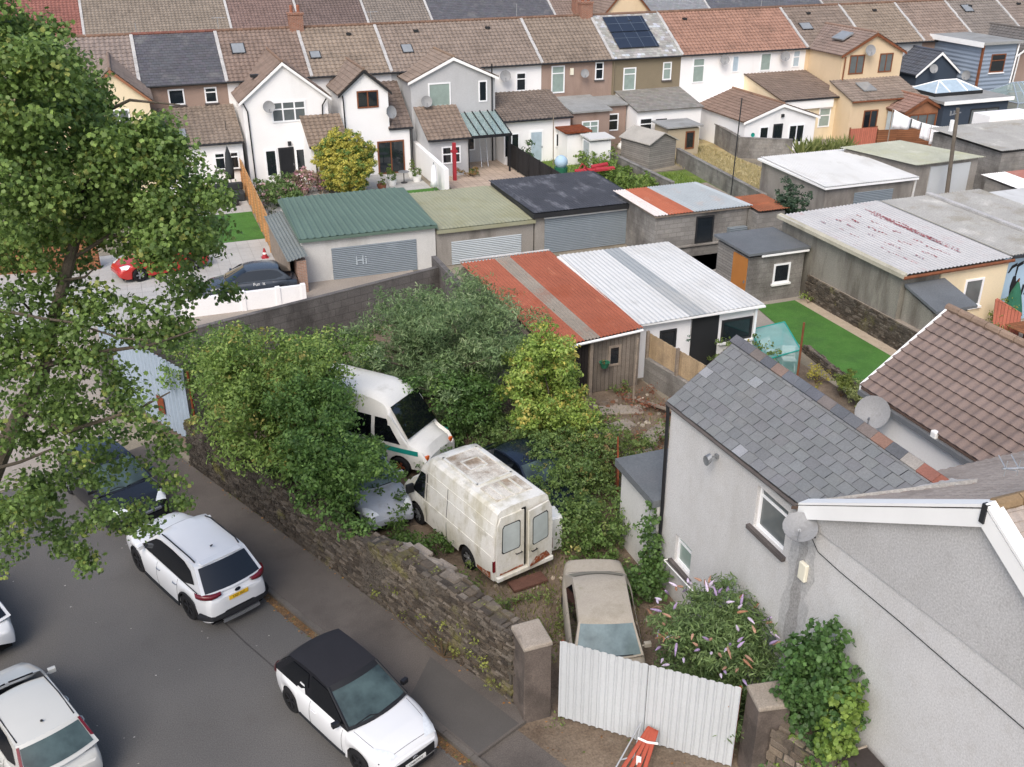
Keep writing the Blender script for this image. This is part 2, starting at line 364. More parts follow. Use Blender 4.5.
D('shutter', '818b92', .55, .05, .6, .04, 20, spec=.4, pat=('wave', 'v', .09, .011), dirt=('9aa5ad', .4, .7, .55))
D('shutter_light', 'b4bcc0', .55, .05, .6, .03, 20, spec=.4, pat=('wave', 'v', .09, .012))
D('sheet_white', 'bfc3c5', .55, .04, .8, .03, 20, spec=.4, attr=True, dirt=('b9bcbc', .5, .7, .53, (1, 1, .35)), dirt2=('a08a74', .4, 1.3, .68))
D('sheet_blue', '9caab8', .55, .05, .8, .03, 20, spec=.4, dirt=('93a1ad', .5, .8, .53, (1, 1, .35)))
D('fence_orange', 'bf9263', .8, .12, 2, .1, 20, pat=('brick', 3., .15, .008, '7d5530', .1, .5))
D('fence_tan', 'b49f82', .88, .14, 2, .12, 20, attr=True, dirt=('8c7c68', .5, 1.2))
D('fence_black', '2d2c2d', .85, .15, 1, .08, 20, pat=('brick', .15, 3., .01, '1c1b1c', .15, 0.))
D('fence_red', 'b9705c', .85, .15, 1, .08, 20, pat=('brick', .15, 3., .01, '7a4a3c', .1, 0.))
D('deck_wood', '8e5f42', .85, .15, 1, .08, 20, pat=('brick', 3., .14, .01, '5a3a28', .15, .5))
D('shed_wood', '8a8680', .92, .12, 1.5, .12, 20, pat=('brick', 4., .13, .01, '5d5a55', .12, .5))
D('old_boards', '7b7268', .94, .2, 2, .15, 25, pat=('brick', .16, 3., .008, '453e38', .16, 0.), dirt=('5a5148', .7, .8, .5, (1, 1, .3)))
D('shed_felt', 'a8a49c', .92, .1, 1, .1, 20)
D('wood_grey', '8c8073', .92, .2, 3, .15, 30, attr=True)
D('door_orange', 'b4763a', .6, .06, 1.5, .04)
D('rust', '7a3f24', .9, .3, 4, .2, 40, dirt=('4d2716', .7, 3.))
D('metal_dark', '2e2f31', .5, .1, 2, 0)
D('metal_grey', '8d9093', .45, .1, 2, .03, metal=.5)
D('metal_galv', 'b4b7ba', .4, .08, 2, .03, metal=.6)
D('dish', '8f9091', .6, .1, 1.5, .06, dirt=('6d6c6a', .5, 3.))
D('plastic_white', 'efefec', .4, .03, 1, 0)
D('plastic_cream', 'e8e3d0', .5, .04, 2, 0)
D('plastic_orange', 'a04a36', .5, .12, 2, .05, attr=True)
D('plastic_green', '2d6a52', .5, .1, 2, 0)
D('plastic_red', 'a3323a', .5, .08, 2, 0)
D('teal', '1f9a8c', .7, .1, 2, 0)
D('teal_net', '8fc4bf', .8, .08, 2, .05)
M['teal_net'].node_tree.nodes['Principled BSDF'].inputs['Alpha'].default_value = .5
D('fabric_green', '2f6650', .9, .12, 2, .05)
D('fabric_dark', '35393c', .9, .1, 2, .05)
D('fabric_white', 'f1f1f3', .9, .03, 2, .02)
D('mural_blue', 'a9c3d6', .85, .06, .8, .02)
D('paint_black', '1c1e22', .8)
D('pink', 'd57f97', .8, .15, 4, .1)
D('terracotta', '94604b', .9, .2, 3, .1)
D('chimney_brick', '96614a', .93, .15, 2, .1, 20, pat=('brick', .23, .075, .012, '9a8e84', .12, .5))
D('chalk', 'aeb8be', .9)
D('solar', '2c3442', .2, .06, .6, 0, spec=.6, pat=('brick', 1.0, 1.6, .012, '6b7682', .04, 0.))
M['glass'] = glassmat('glass', '20262b', .05); M['glass_net'] = glassmat('glass_net', '93a39c', .12); M['glass_curtain'] = glassmat('glass_curtain', '63696a', .1)
M['glass_pale'] = glassmat('glass_pale', 'aebfca', .08); M['skylight'] = glassmat('skylight', '8d9193', .15)
M['glass_canopy'] = glassmat('glass_canopy', '9fb6b4', .08, .5)
# ---------------------------------------------------------------- roofs
def bil(a, b, c, d):
    a, b, c, d = (Vector(q) for q in (a, b, c, d))
    n = (b-a).cross(d-a).normalized(); fl = n.z < 0
    if fl: n = -n
    return (lambda u, v, h=0.: a*(1-u)*(1-v)+b*u*(1-v)+c*u*v+d*(1-u)*v+n*h), fl, ((b-a).length+(c-d).length)/2, ((d-a).length+(c-b).length)/2
def jit(c, k, t=0.):
    g = random.uniform(1-k, 1+k); return tuple(max(0, x*g*random.uniform(1-t, 1+t)) for x in c)
def desat(c, k=.32): g = .3*c[0]+.5*c[1]+.2*c[2]; return tuple(x*(1-k)+g*k for x in c)
def tiles(mb, a, b, c, d, col, course=.34, period=.3, amp=.022, lift=.035, segs=6, k=.12, m=0, blotch=.0):
    f, fl, W, Hh = bil(a, b, c, d); nc = max(1, round(Hh/course)); nt = max(1, round(W/period)); nx = nt*segs
    col = desat(lin(col)); 
    wv = [amp*(math.sin(2*math.pi*j/segs)) for j in range(nx+1)]
    for i in range(nc):
        v0, v1 = i/nc, (i+1)/nc
        rows = [[f(j/nx, v0, wv[j]-.005) for j in range(nx+1)], [f(j/nx, v0, wv[j]+lift) for j in range(nx+1)], [f(j/nx, v1, wv[j]) for j in range(nx+1)]]
        rc = jit(col, k*.4)
        cc = [jit(rc, k) for _ in range(nt)]; cols = [cc[j//segs] for j in range(nx)]
        mb.grid(rows, m, cols*2, flip=fl)
def slates(mb, a, b, c, d, col, sw=.3, sh=.25, k=.14, m=0, pale=0., palec='b9bcc0', tint=.03, missing=0.):
    f, fl, W, Hh = bil(a, b, c, d); nc = max(1, round(Hh/sh)); nt = max(1, round(W/sw)); col = lin(col); palec = lin(palec)
    for i in range(nc):
        off = .5 if i % 2 else 0.
        for j in range(nt+(1 if off else 0)):
            u0, u1 = max(0, (j-off)/nt), min(1, (j+1-off)/nt); g = .008/W
            if u1-u0 < .02/W or random.random() < missing: continue
            v0, v1 = i/nc+random.uniform(-.03, .03)/nc, min(1, (i+1.15)/nc); h = random.uniform(.016, .026)
            cc = jit(palec if random.random() < pale else col, k, tint)
            q = [f(u0+g, v0, h), f(u1-g, v0, h+random.uniform(-.004, .004)), f(u1-g, v1, .002), f(u0+g, v1, .002), f(u0+g, v0, 0), f(u1-g, v0, 0)]
            fs = [(0, 1, 2, 3), (4, 5, 1, 0)]
            if fl: fs = [x[::-1] for x in fs]
            mb.add(q, fs, m, cc)
    q = [f(0, 0, -.01), f(1, 0, -.01), f(1, 1, -.01), f(0, 1, -.01)]
    mb.add(q if not fl else q[::-1], [(0, 1, 2, 3)], m, jit(tuple(x*.8 for x in col), 0))
def corr(mb, a, b, c, d, bands=((0, 1, (1, 1, 1)),), period=.16, amp=.025, segs=6, rows=5, m=0, box=False, sag=.0, k=.03):
    f, fl, W, Hh = bil(a, b, c, d); nt = max(1, round(W/period)); nx = nt*segs
    def wave(j):
        if box: return amp if (j % segs) in (0, 1) else 0.
        return amp*math.sin(2*math.pi*j/segs)
    rr = []
    for i in range(rows+1):
        v = i/rows; rr.append([f(j/nx, v, wave(j)+sag*math.sin(7*j/nx+3*v)) for j in range(nx+1)])
    cols = []
    bc = [next((bb[2] for bb in bands if bb[0] <= (j+.5)/nx <= bb[1]), (1, 1, 1)) for j in range(nx)]
    sheet = [random.uniform(1-k, 1+k) for _ in range(nx//(segs*5)+2)]
    for i in range(rows):
        cols += [tuple(x*sheet[j//(segs*5)] for x in bc[j]) for j in range(nx)]
    mb.grid(rr, m, cols, flip=fl)
# ---------------------------------------------------------------- openings
UP = Vector((0, 0, 1))
def basis(c, n):
    n = Vector(n).normalized(); r = UP.cross(n).normalized()
    return Matrix(((r.x, UP.x, n.x, c[0]), (r.y, UP.y, n.y, c[1]), (r.z, UP.z, n.z, c[2]), (0, 0, 0, 1)))
def window(parent, c, w, h, n=(0, -1, 0), frame='upvc', glass='glass', mull=(), trans=(), bar=.085, proud=.04, sill='sill_dark', name='window', label=None, inset=0.):
    mx = basis(c, n); b = MB(); z1 = proud-inset; z0 = z1-.06
    b.box(-w/2, -w/2+bar, -h/2, h/2, z0, z1, mx=mx); b.box(w/2-bar, w/2, -h/2, h/2, z0, z1, mx=mx)
    b.box(-w/2+bar, w/2-bar, -h/2, -h/2+bar, z0, z1, mx=mx); b.box(-w/2+bar, w/2-bar, h/2-bar, h/2, z0, z1, mx=mx)
    for q in mull: x = -w/2+q*w; b.box(x-bar*.45, x+bar*.45, -h/2+bar, h/2-bar, z0, z1-.002, mx=mx)
    for q in trans: y = -h/2+q*h; b.box(-w/2+bar, w/2-bar, y-bar*.4, y+bar*.4, z0, z1-.004, mx=mx)
    o = b.build(name, frame, parent)
    if label: o['label'] = label
    g = MB().box(-w/2+bar*.5, w/2-bar*.5, -h/2+bar*.5, h/2-bar*.5, z0+.012, z0+.03, mx=mx); g.build('pane', glass, o)
    if sill: MB().box(-w/2-.06, w/2+.06, -h/2-.09, -h/2-.003, -.02, proud+.07, mx=mx).build('sill', sill, o)
    return o
def door(parent, c, w, h, n=(0, -1, 0), col='upvc', glass='glass', label=None, glazed=True):
    mx = basis(c, n); b = MB(); bar = .1
    b.box(-w/2, w/2, 0, h, -.02, .04, mx=mx)
    o = b.build('door', col, parent)
    if label: o['label'] = label
    if glazed: MB().box(-w/2+bar, w/2-bar, .12, h-bar, .03, .048, mx=mx).build('pane', glass, o)
    MB().box(w/2-.09, w/2-.05, h*.46, h*.52, .04, .09, mx=mx).build('handle', 'metal_grey', o)
    return o
def shutter(parent, c, w, h, n=(0, -1, 0), col='shutter', name='roller_door'):
    mx = basis(c, n); return MB().box(-w/2, w/2, 0, h, -.02, .03, mx=mx).build(name, col, parent)
def dish(name_parent, c, n, r=.32, wall=None, label=None, top=True, group=None):
    """satellite dish: shallow bowl, arm and bracket"""
    n = Vector(n).normalized(); c = Vector(c)
    q = n.to_track_quat('Z', 'Y').to_matrix().to_4x4(); q.translation = c
    b = MB(); prof = [(r*t, .25*r*t*t) for t in (0.001, .25, .5, .75, 1.)]; b.lathe(prof, n=20, mx=q); b.lathe([(p[0], p[1]-.012) for p in prof[::-1]], n=20, mx=q)
    if name_parent is None:
        t = thing('satellite_dish', c, label, 'satellite dish', group); par = t
    else: par = name_parent
    bowl = b.build('dish' if name_parent is None else 'satellite_dish', 'dish', par, smooth=True)
    a = MB(); ft = q @ Vector((0, -r*.55, r*.75)); a.tube([q @ Vector((0, -r*.95, r*.2)), ft], .012, 6); a.tube([ft, ft+(c-ft).normalized()*.08], .03, 8); a.build('feed_arm', 'metal_grey', bowl if name_parent else par)
    if wall is not None:
        a = MB(); wl = Vector(wall); a.tube([c-n*.01, c.lerp(wl, .5)+Vector((0, 0, -.05)), wl], .02, 6); a.build('bracket', 'metal_dark', bowl if name_parent else par)
    return par if name_parent is None else bowl
def wallbox(parent, x0, x1, y0, y1, z1, m, name='wall', z0=-.3):
    return MB().box(x0, x1, y0, y1, z0, z1).build(name, m, parent)
def downpipe(parent, pts, r=.04, m='gutter_black', name='downpipe'): return MB().tube(pts, r, 8).build(name, m, parent)
# ---------------------------------------------------------------- ground, road, pavement
D('tar', '474544', .9, .15, 2, .15)
DIR = Vector((.4032, -.9151, 0)); NRM = Vector((-.9151, -.4032, 0)); W0 = Vector((.31, 28.53, 0))
def RW(t, s, z=0.): return W0+DIR*t+NRM*s+Vector((0, 0, z))        # t along the road wall towards the camera, s towards the road
def sheet(name, pts, z, m, kind='structure', lab=None):
    b = MB().poly([(p[0], p[1], z) for p in pts], 0)
    if (Vector((*pts[1][:2], 0))-Vector((*pts[0][:2], 0))).cross(Vector((*pts[2][:2], 0))-Vector((*pts[1][:2], 0))).z < 0: b.f = [x[::-1] for x in b.f]
    o = b.build(name, m); o['kind'] = kind; return o
def rect(x0, x1, y0, y1): return [(x0, y0), (x1, y0), (x1, y1), (x0, y1)]
sheet('ground', rect(-1500, 1500, -1500, 1500), -.03, 'garden_ground')
sheet('road', [RW(-3.5, 1.62), RW(40, 1.62), RW(40, 20), RW(-1, 20)], 0, 'asphalt')
sheet('back_lane', [(-30, 29.5), (-3.6, 29.5), (-1.9, 31.6), (-2.4, 36.2), (11.3, 39.4), (11.6, 44.2), (23.5, 44.2), (23.5, 39), (34, 40), (60, 41), (60, 43.), (28, 42), (22.9, 46.5), (-30, 47)], .004, 'lane')
sheet('worn_asphalt', [RW(3, 3.0), RW(8, 3.12), RW(12, 3.05), RW(22, 3.2), RW(22, 3.24), RW(12, 3.09), RW(8, 3.16), RW(3, 3.04)], .004, 'tar')
sheet('worn_asphalt', [RW(9.2, 1.98), RW(14.5, 2.0), RW(22, 2.0), RW(22, 3.19), RW(12, 3.04), RW(9.2, 3.1)], .003, 'asphalt_pave')
pv = MB().extr([RW(-2.6, .02, .1), RW(14.6, .02, .1), RW(14.6, 1.6, .1), RW(-2.6, 1.6, .1)], (0, 0, -.3)); o = pv.build('pavement', 'asphalt_pave'); o['kind'] = 'structure'
o = sheet('pavement_patch', [RW(11.6, .35), RW(14.55, .35), RW(14.55, 1.55), RW(12.3, 1.55)], .104, 'asphalt_patch')
kb = MB(); t = -2.6
while t < 14.6:
    L = .9; a, b_ = RW(t+.006, 1.6), RW(t+L-.006, 1.6); h = .1+random.uniform(-.006, .008)
    kb.extr([RW(t+.006, 1.605, h), RW(t+L-.006, 1.605, h), RW(t+L-.006, 1.73, h-.01), RW(t+.006, 1.73, h-.01)], (0, 0, -.2)); t += L
kb.build('kerb', 'kerb')['kind'] = 'structure'
sheet('gutter', [RW(5.6, 1.735), RW(9.6, 1.735), RW(9.6, 1.9), RW(8, 1.95), RW(5.6, 1.86)], .006, 'gutter_leaves')
sheet('gutter', [RW(12.4, 1.735), RW(22, 1.735), RW(22, 1.88), RW(14, 1.94), RW(12.4, 1.88)], .006, 'gutter_leaves')
sheet('forecourt', [RW(14.6, -.2), RW(14.9, -3.6), RW(25, -4), RW(25, 1.5), RW(14.6, 1.5)], .012, 'soil')
sheet('forecourt_tarmac', [RW(14.6, .45), RW(25, .35), RW(25, 1.6), RW(14.6, 1.6)], .02, 'asphalt_pave')
# leaf litter, paper and grit along kerb and wall
lb = MB()
for _ in range(420):
    t, s, z = random.choice([(random.uniform(5.5, 9.8), random.uniform(1.74, 2.0), .012), (random.uniform(12.3, 18), random.uniform(1.74, 2.0), .012), (random.uniform(-2, 14), random.uniform(.03, .3)**1.5+.02, .106), (random.uniform(14.8, 20), random.uniform(-2.5, .4), .024)])
    c = RW(t, s, z); r = random.uniform(.012, .04); a = random.uniform(0, 6.3)
    lb.add([c+Vector((math.cos(a+q)*r, math.sin(a+q)*r*.8, random.uniform(0, .012))) for q in (0, 1.6, 3.1, 4.7)], [(0, 1, 2, 3)], 0, random.choice([lin('8a5f33'), lin('a67a45'), lin('5d4530'), lin('6d6a5a'), lin('55602f')]))
D('litter', (1, 1, 1), .9, .1, 1, .1, attr=True)
lb.build('leaf_litter', 'litter')['kind'] = 'stuff'
lb = MB()
for _ in range(110):
    c = RW(random.uniform(0, 22), random.uniform(1.9, 10), .006); r = random.uniform(.008, .03); a = random.uniform(0, 6.3)
    lb.add([c+Vector((math.cos(a+q)*r, math.sin(a+q)*r*.7, 0)) for q in (0, 1.6, 3.1, 4.7)], [(0, 1, 2, 3)], 0, random.choice([lin('b9b5ae'), lin('8d8a86'), lin('a9a49a')]))
lb.build('road_grit', 'litter')['kind'] = 'stuff'
sheet('yard', [RW(-2, -.3), RW(14.2, -.3), (9.9, 12.2), (11.1, 8), (11.1, 20), (16.3, 20), (16.3, 29.6), (11.8, 29.6), (11.5, 39), (-2, 35.5)], .004, 'soil')
# gardens behind the lane
sheet('paved_drive', rect(-7, 5.7, 42, 51.6), .008, 'paving_pale'); sheet('paved_terrace', rect(0, 5.75, 56.9, 62), .008, 'paving_pale')
sheet('artificial_lawn', rect(1.2, 5.7, 51.6, 56.9), .012, 'turf')
sheet('patio', rect(6.4, 16.7, 50, 63), .008, 'paving_pale'); sheet('lawn', rect(13.5, 17.0, 55.2, 58.1), .014, 'turf')
sheet('patio', [(18.9, 50), (23.0, 50), (23.0, 64), (16.9, 64)], .008, 'patio_pink')
sheet('lawn', rect(23.3, 29.2, 50, 62), .008, 'lawn'); sheet('lawn', [(29.5, 46), (32.6, 46), (33.6, 56.6), (29.5, 56.6)], .012, 'lawn'); sheet('garden_path', rect(29.5, 34, 56.8, 66), .008, 'garden_ground')
sheet('dry_lawn', [(33.0, 47), (38.6, 47), (38.5, 58.6), (39.6, 64), (34.2, 64)], .008, 'dry_grass')
sheet('garden_yard', rect(40.1, 75, 47.5, 66), .006, 'concrete_yard')
sheet('artificial_lawn', [(22.9, 24.6), (26.35, 24.6), (26.35, 34.3), (24.3, 34.3), (23.5, 29)], .03, 'turf'); sheet('gravel_path', rect(26.35, 26.95, 24, 34.3), .02, 'gravel')
sheet('garden_bed', rect(16.6, 22.7, 21, 30), .008, 'soil'); sheet('garden_yard', rect(21, 33, 30, 42), .004, 'concrete_yard')
sheet('patio', rect(27.2, 40, 18, 29), .008, 'patio_pink')
# ---------------------------------------------------------------- walls and fences
def stone_wall(name, p0, p1, hf, th, label, mats=('stone_joint', 'stone'), both=False, row=(.05, .1), ln=(.1, .32), coping=True, seed=1, dark=None, cope=(.03, .09)):
    rd = random.Random(seed); p0, p1 = Vector(p0), Vector(p1); d = (p1-p0); L = d.length; d.normalize(); n = Vector((d.y, -d.x, 0))
    b = MB(); N = 24
    for k in range(N):                                     # core in short lengths following the top
        a0, a1 = L*k/N, L*(k+1)/N; h0, h1 = hf(a0/L)-.1, hf(a1/L)-.1
        lo = [p0+d*a0, p0+d*a1, p0+d*a1-n*th, p0+d*a0-n*th]
        lo = [Vector((q.x, q.y, -.2)) for q in lo]; hi = [Vector((lo[i].x, lo[i].y, (h0, h1, h1, h0)[i])) for i in range(4)]
        b.hexa(lo, hi, 0)
    def stone(c, ax, az, ay, l, h, dp, col):               # one roughly squared stone, narrower at its face
        j = lambda k: rd.uniform(-k, k)
        bk = [c+ax*(sx*l/2)+az*(sz*h/2)-ay*.04 for sx, sz in ((-1, -1), (1, -1), (1, 1), (-1, 1))]
        fr = [c+ax*(sx*l/2*.86+j(.02))+az*(sz*h/2*.8+j(.015))+ay*(dp+j(.012)) for sx, sz in ((-1, -1), (1, -1), (1, 1), (-1, 1))]
        b.add(bk+fr, [(4, 5, 6, 7), (0, 1, 5, 4), (1, 2, 6, 5), (2, 3, 7, 6), (3, 0, 4, 7)], 1, col)
    pal = [lin(x) for x in ('f6f4f0', 'd2cdc6', 'b5b0a9', 'e0dbd3', '9b9691', 'c2bbb0', 'a8a097')]
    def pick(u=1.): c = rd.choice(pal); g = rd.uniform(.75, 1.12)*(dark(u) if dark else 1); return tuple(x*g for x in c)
    for side in ((1, -1) if both else (1,)):
        nn = n*side; off = Vector((0, 0, 0)) if side == 1 else -n*th; dd = d if side == 1 else -d; st = p0 if side == 1 else p1
        z = 0.
        while z < 2.6:
            h = rd.uniform(*row); x = rd.uniform(-.2, 0)
            while x < L:
                l = rd.uniform(*ln); xc = x+l/2; hh = hf((xc/L) if side == 1 else 1-xc/L)
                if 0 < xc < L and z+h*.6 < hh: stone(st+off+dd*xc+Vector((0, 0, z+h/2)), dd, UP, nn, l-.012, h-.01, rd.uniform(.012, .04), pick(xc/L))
                x += l
            z += h
    x = 0.
    while coping and x < L:
        l = rd.uniform(.12, .4); y = 0.
        while y < th:
            w_ = min(rd.uniform(.14, .35), th-y+.05); hh = hf(min(1, x/L))
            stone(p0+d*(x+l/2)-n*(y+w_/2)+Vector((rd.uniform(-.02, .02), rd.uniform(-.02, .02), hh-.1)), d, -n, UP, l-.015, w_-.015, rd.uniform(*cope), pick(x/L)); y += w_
        x += l
    return tag(b.build(name, mats), label, 'wall')
hw = lambda u: 1.7+.05*math.sin(9*u)+.03*math.sin(31*u)+(.3 if u > .72 else max(0, (u-.6)/.12*.3))
stone_wall('stone_wall', RW(-.4, .0), RW(13.95, .0), hw, .5, 'long mossy rubble stone wall along the pavement behind the parked cars', seed=3, dark=lambda u: .42+.58*min(1, max(0, (u-.3)/.2)))  # far left half: tree shade painted into the stone colours, along with soot
stone_wall('stone_wall', (9.86, 11.75, 0), (11.4, 8.0, 0), lambda u: 1.55+.15*math.sin(8*u), .55, 'short broken stone wall running on from the right gate pillar', seed=9, row=(.12, .22), ln=(.2, .45), cope=(.08, .2), dark=lambda u: 1.9)
def pillar(x0, x1, y0, y1, h, label, rot):
    t = thing('gate_pillar', ((x0+x1)/2, (y0+y1)/2, 0), label, 'pillar', 'gate pillars', rot)
    hx, hy = (x1-x0)/2, (y1-y0)/2
    b = MB(); b.hexa([(-hx, -hy, -.1), (hx, -hy, -.1), (hx, hy, -.1), (-hx, hy, -.1)], [(-hx*.96, -hy*.96, h-.12), (hx*.96, -hy*.96, h-.12), (hx*.96, hy*.96, h-.12), (-hx*.96, hy*.96, h-.12)])
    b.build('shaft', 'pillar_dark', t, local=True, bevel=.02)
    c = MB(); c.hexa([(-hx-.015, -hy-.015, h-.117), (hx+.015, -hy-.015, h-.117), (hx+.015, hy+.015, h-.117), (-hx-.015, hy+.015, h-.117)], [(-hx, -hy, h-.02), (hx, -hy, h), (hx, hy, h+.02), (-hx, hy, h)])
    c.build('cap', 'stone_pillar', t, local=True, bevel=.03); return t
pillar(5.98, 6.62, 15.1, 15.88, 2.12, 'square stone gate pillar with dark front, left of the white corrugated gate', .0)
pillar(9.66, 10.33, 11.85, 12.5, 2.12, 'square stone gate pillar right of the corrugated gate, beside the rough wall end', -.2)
# corrugated gate
ga, gb = Vector((6.76, 15.02, 0)), Vector((9.56, 12.49, 0)); gd = (gb-ga).normalized(); gn = Vector((gd.y, -gd.x, 0)); GL = (gb-ga).length
gt = thing('corrugated_gate', (ga+gb)/2, 'white box-profile corrugated metal gate between two stone pillars', 'gate')
def gate_panel(s0, s1, zt0, zt1):
    b = MB(); a, e = ga+gd*s0, ga+gd*s1
    corr(b, a+Vector((0, 0, .06)), e+Vector((0, 0, .03)), e+Vector((0, 0, zt1)), a+Vector((0, 0, zt0)), period=.17, amp=.028, segs=6, rows=4, box=True)
    b.f = [f for f in b.f]; return b.build('panel', 'sheet_white', gt)
gate_panel(0, 1.9, 2.16, 2.13); gate_panel(1.91, GL, 2.13, 2.15)
for s in (.03, GL-.03): q = ga+gd*s-gn*.07; MB().tube([q, q+Vector((0, 0, 2.1))], .035, 8).build('post', 'rust', gt)
for z in (.35, 1.75): q = ga-gn*.05+Vector((0, 0, z)); MB().tube([q, q+gd*GL], .025, 6).build('rail', 'metal_dark', gt)
def wall(name, pts, h, th, m, label, cap=None, group=None, cat='wall'):
    b = MB()
    for (a, e) in zip(pts, pts[1:]):
        a, e = Vector((*a, 0)), Vector((*e, 0)); d = (e-a).normalized(); n = Vector((d.y, -d.x, 0))*th/2
        b.extr([a+n+Vector((0, 0, h)), e+n+Vector((0, 0, h)), e-n+Vector((0, 0, h)), a-n+Vector((0, 0, h))], (0, 0, -h-.2))
    if cap is None: return tag(b.build(name, m), label, cat, group)
    t = thing(name, (*pts[0], 0), label, cat, group); b.build('wall_face', m, t); c = MB()
    for (a, e) in zip(pts, pts[1:]):
        a, e = Vector((*a, 0)), Vector((*e, 0)); d = (e-a).normalized(); n = Vector((d.y, -d.x, 0))*(th/2+.03)
        c.extr([a+n+Vector((0, 0, h+.07)), e+n+Vector((0, 0, h+.07)), e-n+Vector((0, 0, h+.07)), a-n+Vector((0, 0, h+.07))], (0, 0, -.068))
    c.build('coping', cap, t); return t
wall('block_wall', [(-2.3, 34.6), (11.3, 38.9)], 1.95, .22, 'block_dark', 'dark stained block wall behind the willow and overgrown yard')
wall('block_wall', [(11.45, 39.9), (11.45, 35.5)], 2.1, .22, 'block_dark', 'dark block wall return meeting the left side of the rusty roofed shed')
wf = thing('front_wall', (3.5, 41.8, 0), 'low white garden wall with pillars in front of the parked dark car', 'wall')
MB().box(.9, 6.1, 41.72, 41.9, -.1, .82).build('wall_face', 'render_white', wf)
for x in (.9, 3.4, 4.9, 6.0): MB().box(x-.1, x+.1, 41.68, 41.94, -.1, .86).build('pillar', 'render_white', wf)
def fence(name, pts, h, m, label, th=.05, z0=0., posts=1.8, pm=None, tops=None, cat='fence'):
    t = thing(name, (*pts[0], 0), label, cat)
    for (a, e) in zip(pts, pts[1:]):
        a, e = Vector((*a, z0)), Vector((*e, z0)); d = (e-a); L = d.length; d.normalize(); n = Vector((d.y, -d.x, 0))
        b = MB(); b.extr([a+n*th/2, e+n*th/2, e+n*th/2+UP*h, a+n*th/2+UP*h], -n*th); b.build('panel', m, t)
        k = max(1, round(L/posts))
        for i in range(k+1): q = a+d*(L*i/k)-n*(th/2+.045); MB().box(q.x-.04, q.x+.04, q.y-.04, q.y+.04, z0-.1, z0+h+.08).build('post', pm or m, t)
    return t
fence('timber_fence', [(6.28, 49.3), (5.72, 49.2), (5.95, 62.2)], 1.75, 'fence_orange', 'bright new orange timber fence between turf lawn and rose garden')
fence('timber_fence', [(-7.2, 50.5), (-2.4, 49.6)], 1.9, 'deck_wood', 'red-brown slatted timber fence behind the red car')
fence('panel_fence', [(23.15, 51.0), (23.15, 63.6)], 1.5, 'fence_black', 'black panelled fence beside the pink patio')
fence('board_fence', [(46.9, 57.4), (49.0, 57.2)], 1.5, 'fence_red', 'short pink-red board fence panel by the plants', pm='deck_wood')
fence('deck_fence', [(49.1, 57.2), (53.6, 56.4)], 1.3, 'deck_wood', 'brown slatted deck fence below the cream house')
bf = thing('metal_sheet_fence', (-1, 33, 0), 'pale blue corrugated sheet fence seen through the tree branches', 'fence')
b = MB(); corr(b, (-2.1, 35.4, .05), (.4, 30.35, .05), (.4, 30.35, 2.7), (-2.1, 35.4, 2.7), period=.26, amp=.06, box=True); b.build('panel', 'sheet_blue', bf)
for k in (0, .33, .66, 1): q = Vector((-2.1, 35.4, 0)).lerp(Vector((.4, 30.35, 0)), k)+Vector((.09, .04, 0)); MB().tube([q, q+UP*2.6], .04, 8).build('post', 'rust', bf)
mx = basis((-.42, 32.0, .85), (-.896, -.444, 0)); MB().box(-.22, .22, -.3, .3, .06, .075, mx=mx).build('rust_patch', 'rust', bf)
MB_w = MB().extr([(17.05, 63.4, 0), (17.05, 63.4, 1.75), (17.05, 56.5, 1.5), (17.05, 56.5, 0)], (.28, 0, 0)).build('white_path_wall', 'render_white'); tag(MB_w, 'long white rendered garden wall between the small lawn and the pink patio', 'wall')
wall('block_wall', [(29.2, 62), (29.4, 51)], .9, .2, 'block', 'grey block garden wall between the weedy plot and the small lawn', group=None, cap='block')
wall('block_wall', [(33.75, 58.2), (32.75, 46.5)], 1.0, .2, 'block', 'grey block garden wall along the left side of the dry grass', cap='block')
wall('block_wall', [(40.0, 66.5), (38.6, 58.6)], 1.35, .2, 'block', 'block garden wall between dry grass and the white bungalow extension', cap='block')
wall('block_wall', [(38.55, 58.4), (41.6, 56.6)], 1.3, .2, 'block', 'short block wall in front of the white bungalow doors', cap='block')
wall('block_wall', [(29.4, 40.9), (33.2, 41.2)], 1.5, .22, 'block', 'short brown block wall right of the small orange lean-to roof')
# neighbour's fence on a low wall between rubble yard and white shed
fw = thing('board_fence', (16.6, 29, 0), 'weathered vertical board fence on a block wall beside the rubble yard', 'fence')
fa, fb = Vector((16.45, 29.5, 0)), Vector((17.5, 22.6, 0)); fd = (fb-fa); FL = fd.length; fd.normalize(); fn = Vector((fd.y, -fd.x, 0))
MB().extr([fa+fn*.1+UP*.9, fb+fn*.1+UP*.9, fb-fn*.1+UP*.9, fa-fn*.1+UP*.9], (0, 0, -1.1)).build('base_wall', 'block', fw)
b = MB(); x = 0
while x < FL:
    g = random.uniform(.75, 1.15); p = fa+fd*x-fn*.05
    b.extr([p+UP*.92, p+fd*.135+UP*.92, p+fd*.135+UP*(1.85+random.uniform(-.02, .02)), p+UP*1.85], -fn*.02, 0, (g, g*.97, g*.93)); x += .148
b.build('boards', 'fence_tan', fw)
for k in range(5): p = fa+fd*(FL*k/4)+fn*.02; MB().box(p.x-.05, p.x+.05, p.y-.05, p.y+.05, 0, 1.95).build('post', 'wood_grey', fw)
stone_wall('stone_wall', (26.95, 34.4, 0), (26.95, 26.5, 0), lambda u: 1.1, .35, 'dark retaining stone wall between green turf and the workshop', seed=5, coping=False, cope=(.0, .02))
tag(MB().box(26.6+.36, 27.3, 26.5, 34.4, .9, 1.08).build('wall_ledge', 'stone_pillar'), 'pale ledge along the top of the retaining stone wall', 'ledge')
